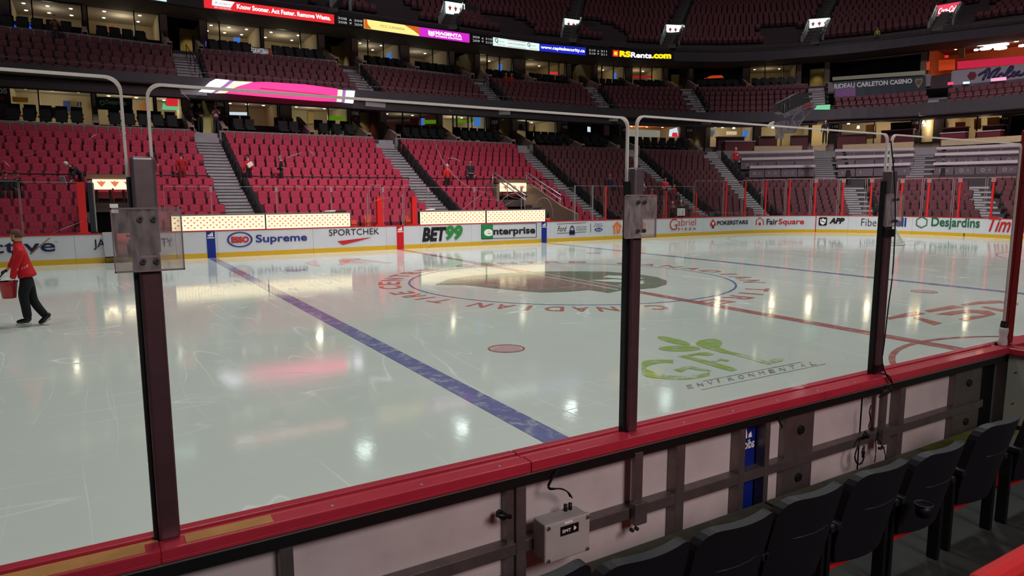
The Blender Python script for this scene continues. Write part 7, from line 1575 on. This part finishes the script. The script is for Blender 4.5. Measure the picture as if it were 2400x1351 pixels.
jk = [Wc([(322, 640, 0, (.185, .16)), (305, 600, 0, (.18, .15)), (285, 540, 0, (.16, .13)), (250, 440, 0, (.17, .135)), (225, 340, 0, (.175, .135)), (200, 262, 0, (.105, .095)), (186, 222, 0, (.08, .075))]),
      Wc([(225, 340, 0, (.175, .135)), (228, 330, -.17, .082), (205, 410, -.2, .075), (178, 490, -.22, .066), (160, 560, -.22, .06), (143, 650, -.2, .052)]),
      Wc([(225, 340, 0, (.175, .135)), (215, 330, .16, .08), (165, 420, .2, .07), (135, 480, .22, .062), (100, 525, .2, .05)])]
skinmesh('jacket', jk, JR, sk, 'red jacket with high collar', 2)
tr = [Wc([(296, 570, 0, (.14, .12)), (320, 655, 0, (.165, .15)), (298, 715, -.08, .12), (268, 790, -.1, .098), (266, 850, -.1, .088), (290, 950, -.1, .082), (318, 1110, -.09, .075)]),
      Wc([(320, 655, 0, (.165, .15)), (330, 715, .08, .12), (350, 800, .1, .095), (375, 890, .1, .085), (440, 980, .1, .08), (530, 1080, .1, .07)])]
skinmesh('trousers', tr, TB, sk, 'black trousers', 2)
CU = [Wc([(250, 1035, -.09, .04), (305, 1035, -.09, .085), (380, 1075, -.09, .04)])]
HRM = mat('hair_skater', (96, 66, 50), .8); head_geo(sk, W(185, 165), (-camr.x, -camr.y), HRM, 1.08, beard=True)
hand(sk, W(143, 655, -.2), W(115, 740, -.2) - W(143, 655, -.2), camf * 1.0 + Vector((0, 0, .1)), 1.05, curl=.55)
hand(sk, W(90, 540, .2), W(40, 560, .2) - W(90, 540, .2), Vector((0, 0, -1)), 1.1, m=mat('glove_black', (24, 22, 26), .6), curl=.6, name='gloved_hand')
BOOT = mat('boot_black', (14, 14, 16), .35); BLADE = mat('blade_steel', (200, 198, 200), .25, .7)
for tag_, heel, toe, an_, d in (('skate', (365, 1165), (180, 1175), (325, 1080), -.09), ('skate', (575, 1075), (430, 1175), (520, 1050), .1)):
    h, t, a = W(*heel, d), W(*toe, d), W(*an_, d)
    up = Vector((0, 0, 1)) if d < 0 else Vector((0, 0, 1)) - (t - h).normalized() * .35
    if d < 0: h.z = t.z = .075
    o = skinmesh('skate_boot', [[(*(a + Vector((0, 0, .02))), .062), (*(h.lerp(t, .18) + up * .05), .055), (*(h.lerp(t, .55) + up * .03), .05), (*(h.lerp(t, .92) + up * .015), (.045, .032))]], BOOT, sk, 'black skate boot', 2)
    dn = -up.normalized() * .055; b = MB(); q = (t - h).normalized(); s2 = camf * .004
    A, B = h + dn * .4 - q * .0, t + dn * .4
    b.hexa([A + dn * .6 - s2, B + dn * .6 - s2 + q * .0, B + dn * .6 + s2, A + dn * .6 + s2, A - s2, B - s2, B + s2, A + s2], BLADE)
    for f in (.2, .75): m_ = h.lerp(t, f); b.hexa([m_ + dn * .7 - q * .03 - s2 * 3, m_ + dn * .7 + q * .03 - s2 * 3, m_ + dn * .7 + q * .03 + s2 * 3, m_ + dn * .7 - q * .03 + s2 * 3, m_ - q * .05 - s2 * 4, m_ + q * .05 - s2 * 4, m_ + q * .05 + s2 * 4, m_ - q * .05 + s2 * 4], PAPER)
    b.build('skate_blade', sk, label='skate blade')
b = MB()
for x, y, w_, h_ in ((200, 540, 18, 26), (250, 525, 12, 30), (275, 515, 10, 28), (305, 500, 34, 34)):
    c0_ = W(x, y, -.155 if x > 230 else -.24); u_ = camr; b.poly([c0_ + u_ * (a_ * w_ * kk * .2073 * .5) + Vector((0, 0, b_ * h_ * kk * .2073 * .5)) for a_, b_ in ((-1, -1), (.2, -1), (1, 1), (0, .8))], PAPER)
b.build('jacket_marks', sk, label='small white marks on the jacket')
# bucket
bc = W(95, 740, -.16); bk_ = empty('bucket', (K_.x + bc.x, K_.y + bc.y, W(95, 850).z), label='red plastic bucket carried by the skater', cat='bucket'); hgt = (W(95, 670) - W(95, 850)).z
BUC = mat('bucket_red', (170, 28, 36), .4, spec=.5); b = MB(); b.lathe([(.001, 0), (.105, 0), (.112, .02), (.15, hgt), (.158, hgt), (.158, hgt + .015), (.145, hgt + .015), (.1, .03), (.001, .03)], (0, 0, 0), BUC, 28); b.build('pail', bk_)
b = MB(); b.tube([camr * (.15 * math.cos(t)) + Vector((0, 0, hgt + .12 * math.sin(t))) for t in np.linspace(0, PI, 15)], .006, PAPER, 6); b.build('handle', bk_, label='thin pale handle')
# long-handled tools
def stick(a, c, r, m, name, label, cat, blade=None):
    A = W(*a); B = W(*c); b = MB(); b.tube([Vector((0, 0, 0)), B - A], r, m, 8); o = b.build(name, loc=A + K_, label=label, cat=cat); return o
stick((60, 560, .15), (-130, 760, .15), .014, BLACK, 'shovel_handle', 'black shaft held in the gloved hand at the left edge', 'shovel')
stick((345, 365, .2), (565, 180, .25), .016, mat('stick_tan', (150, 130, 108), .5), 'hockey_stick', 'tan stick end pointing up behind the skater', 'stick')
for x, e_ in ((-24, 480), (-8, 740), (8, 1350), (24, 1080)):
    for y in (-3, 8): area('arena_floodlight', (x, y, 26), (x * .98, y, 0), 3.5, e_, (.98, 1, .97), 125)
area('far_stand_floodlight', (-2, 0, 24), (0, 20, 2), 3, 900, (1, .84, .92), 60)
area('near_stand_ribbon_light', (-9, -24, 8.5), (-8.5, -13.2, .7), 4, 120, (1, .88, .88), 70)
for x, y, tx, ty in ((-20, 18, -16, 42), (8, 18, 12, 44), (28, 10, 44, 34), (32, -2, 56, 6)): area('upper_deck_fill', (x, y, 30), (tx, ty, 18), 4, 520, (.95, .88, .92), 120)  # unseen fill lamps added to lift the dark upper deck
area('end_stand_floodlight', (18, -4, 24), (38, 10, 4), 3, 1300, (1, .92, .96), 60)
scene.view_settings.view_transform = 'Standard'; scene.view_settings.look = 'None'; scene.view_settings.gamma = 1; scene.view_settings.exposure = 0
try: scene.view_settings.use_curve_mapping = False
except Exception: pass
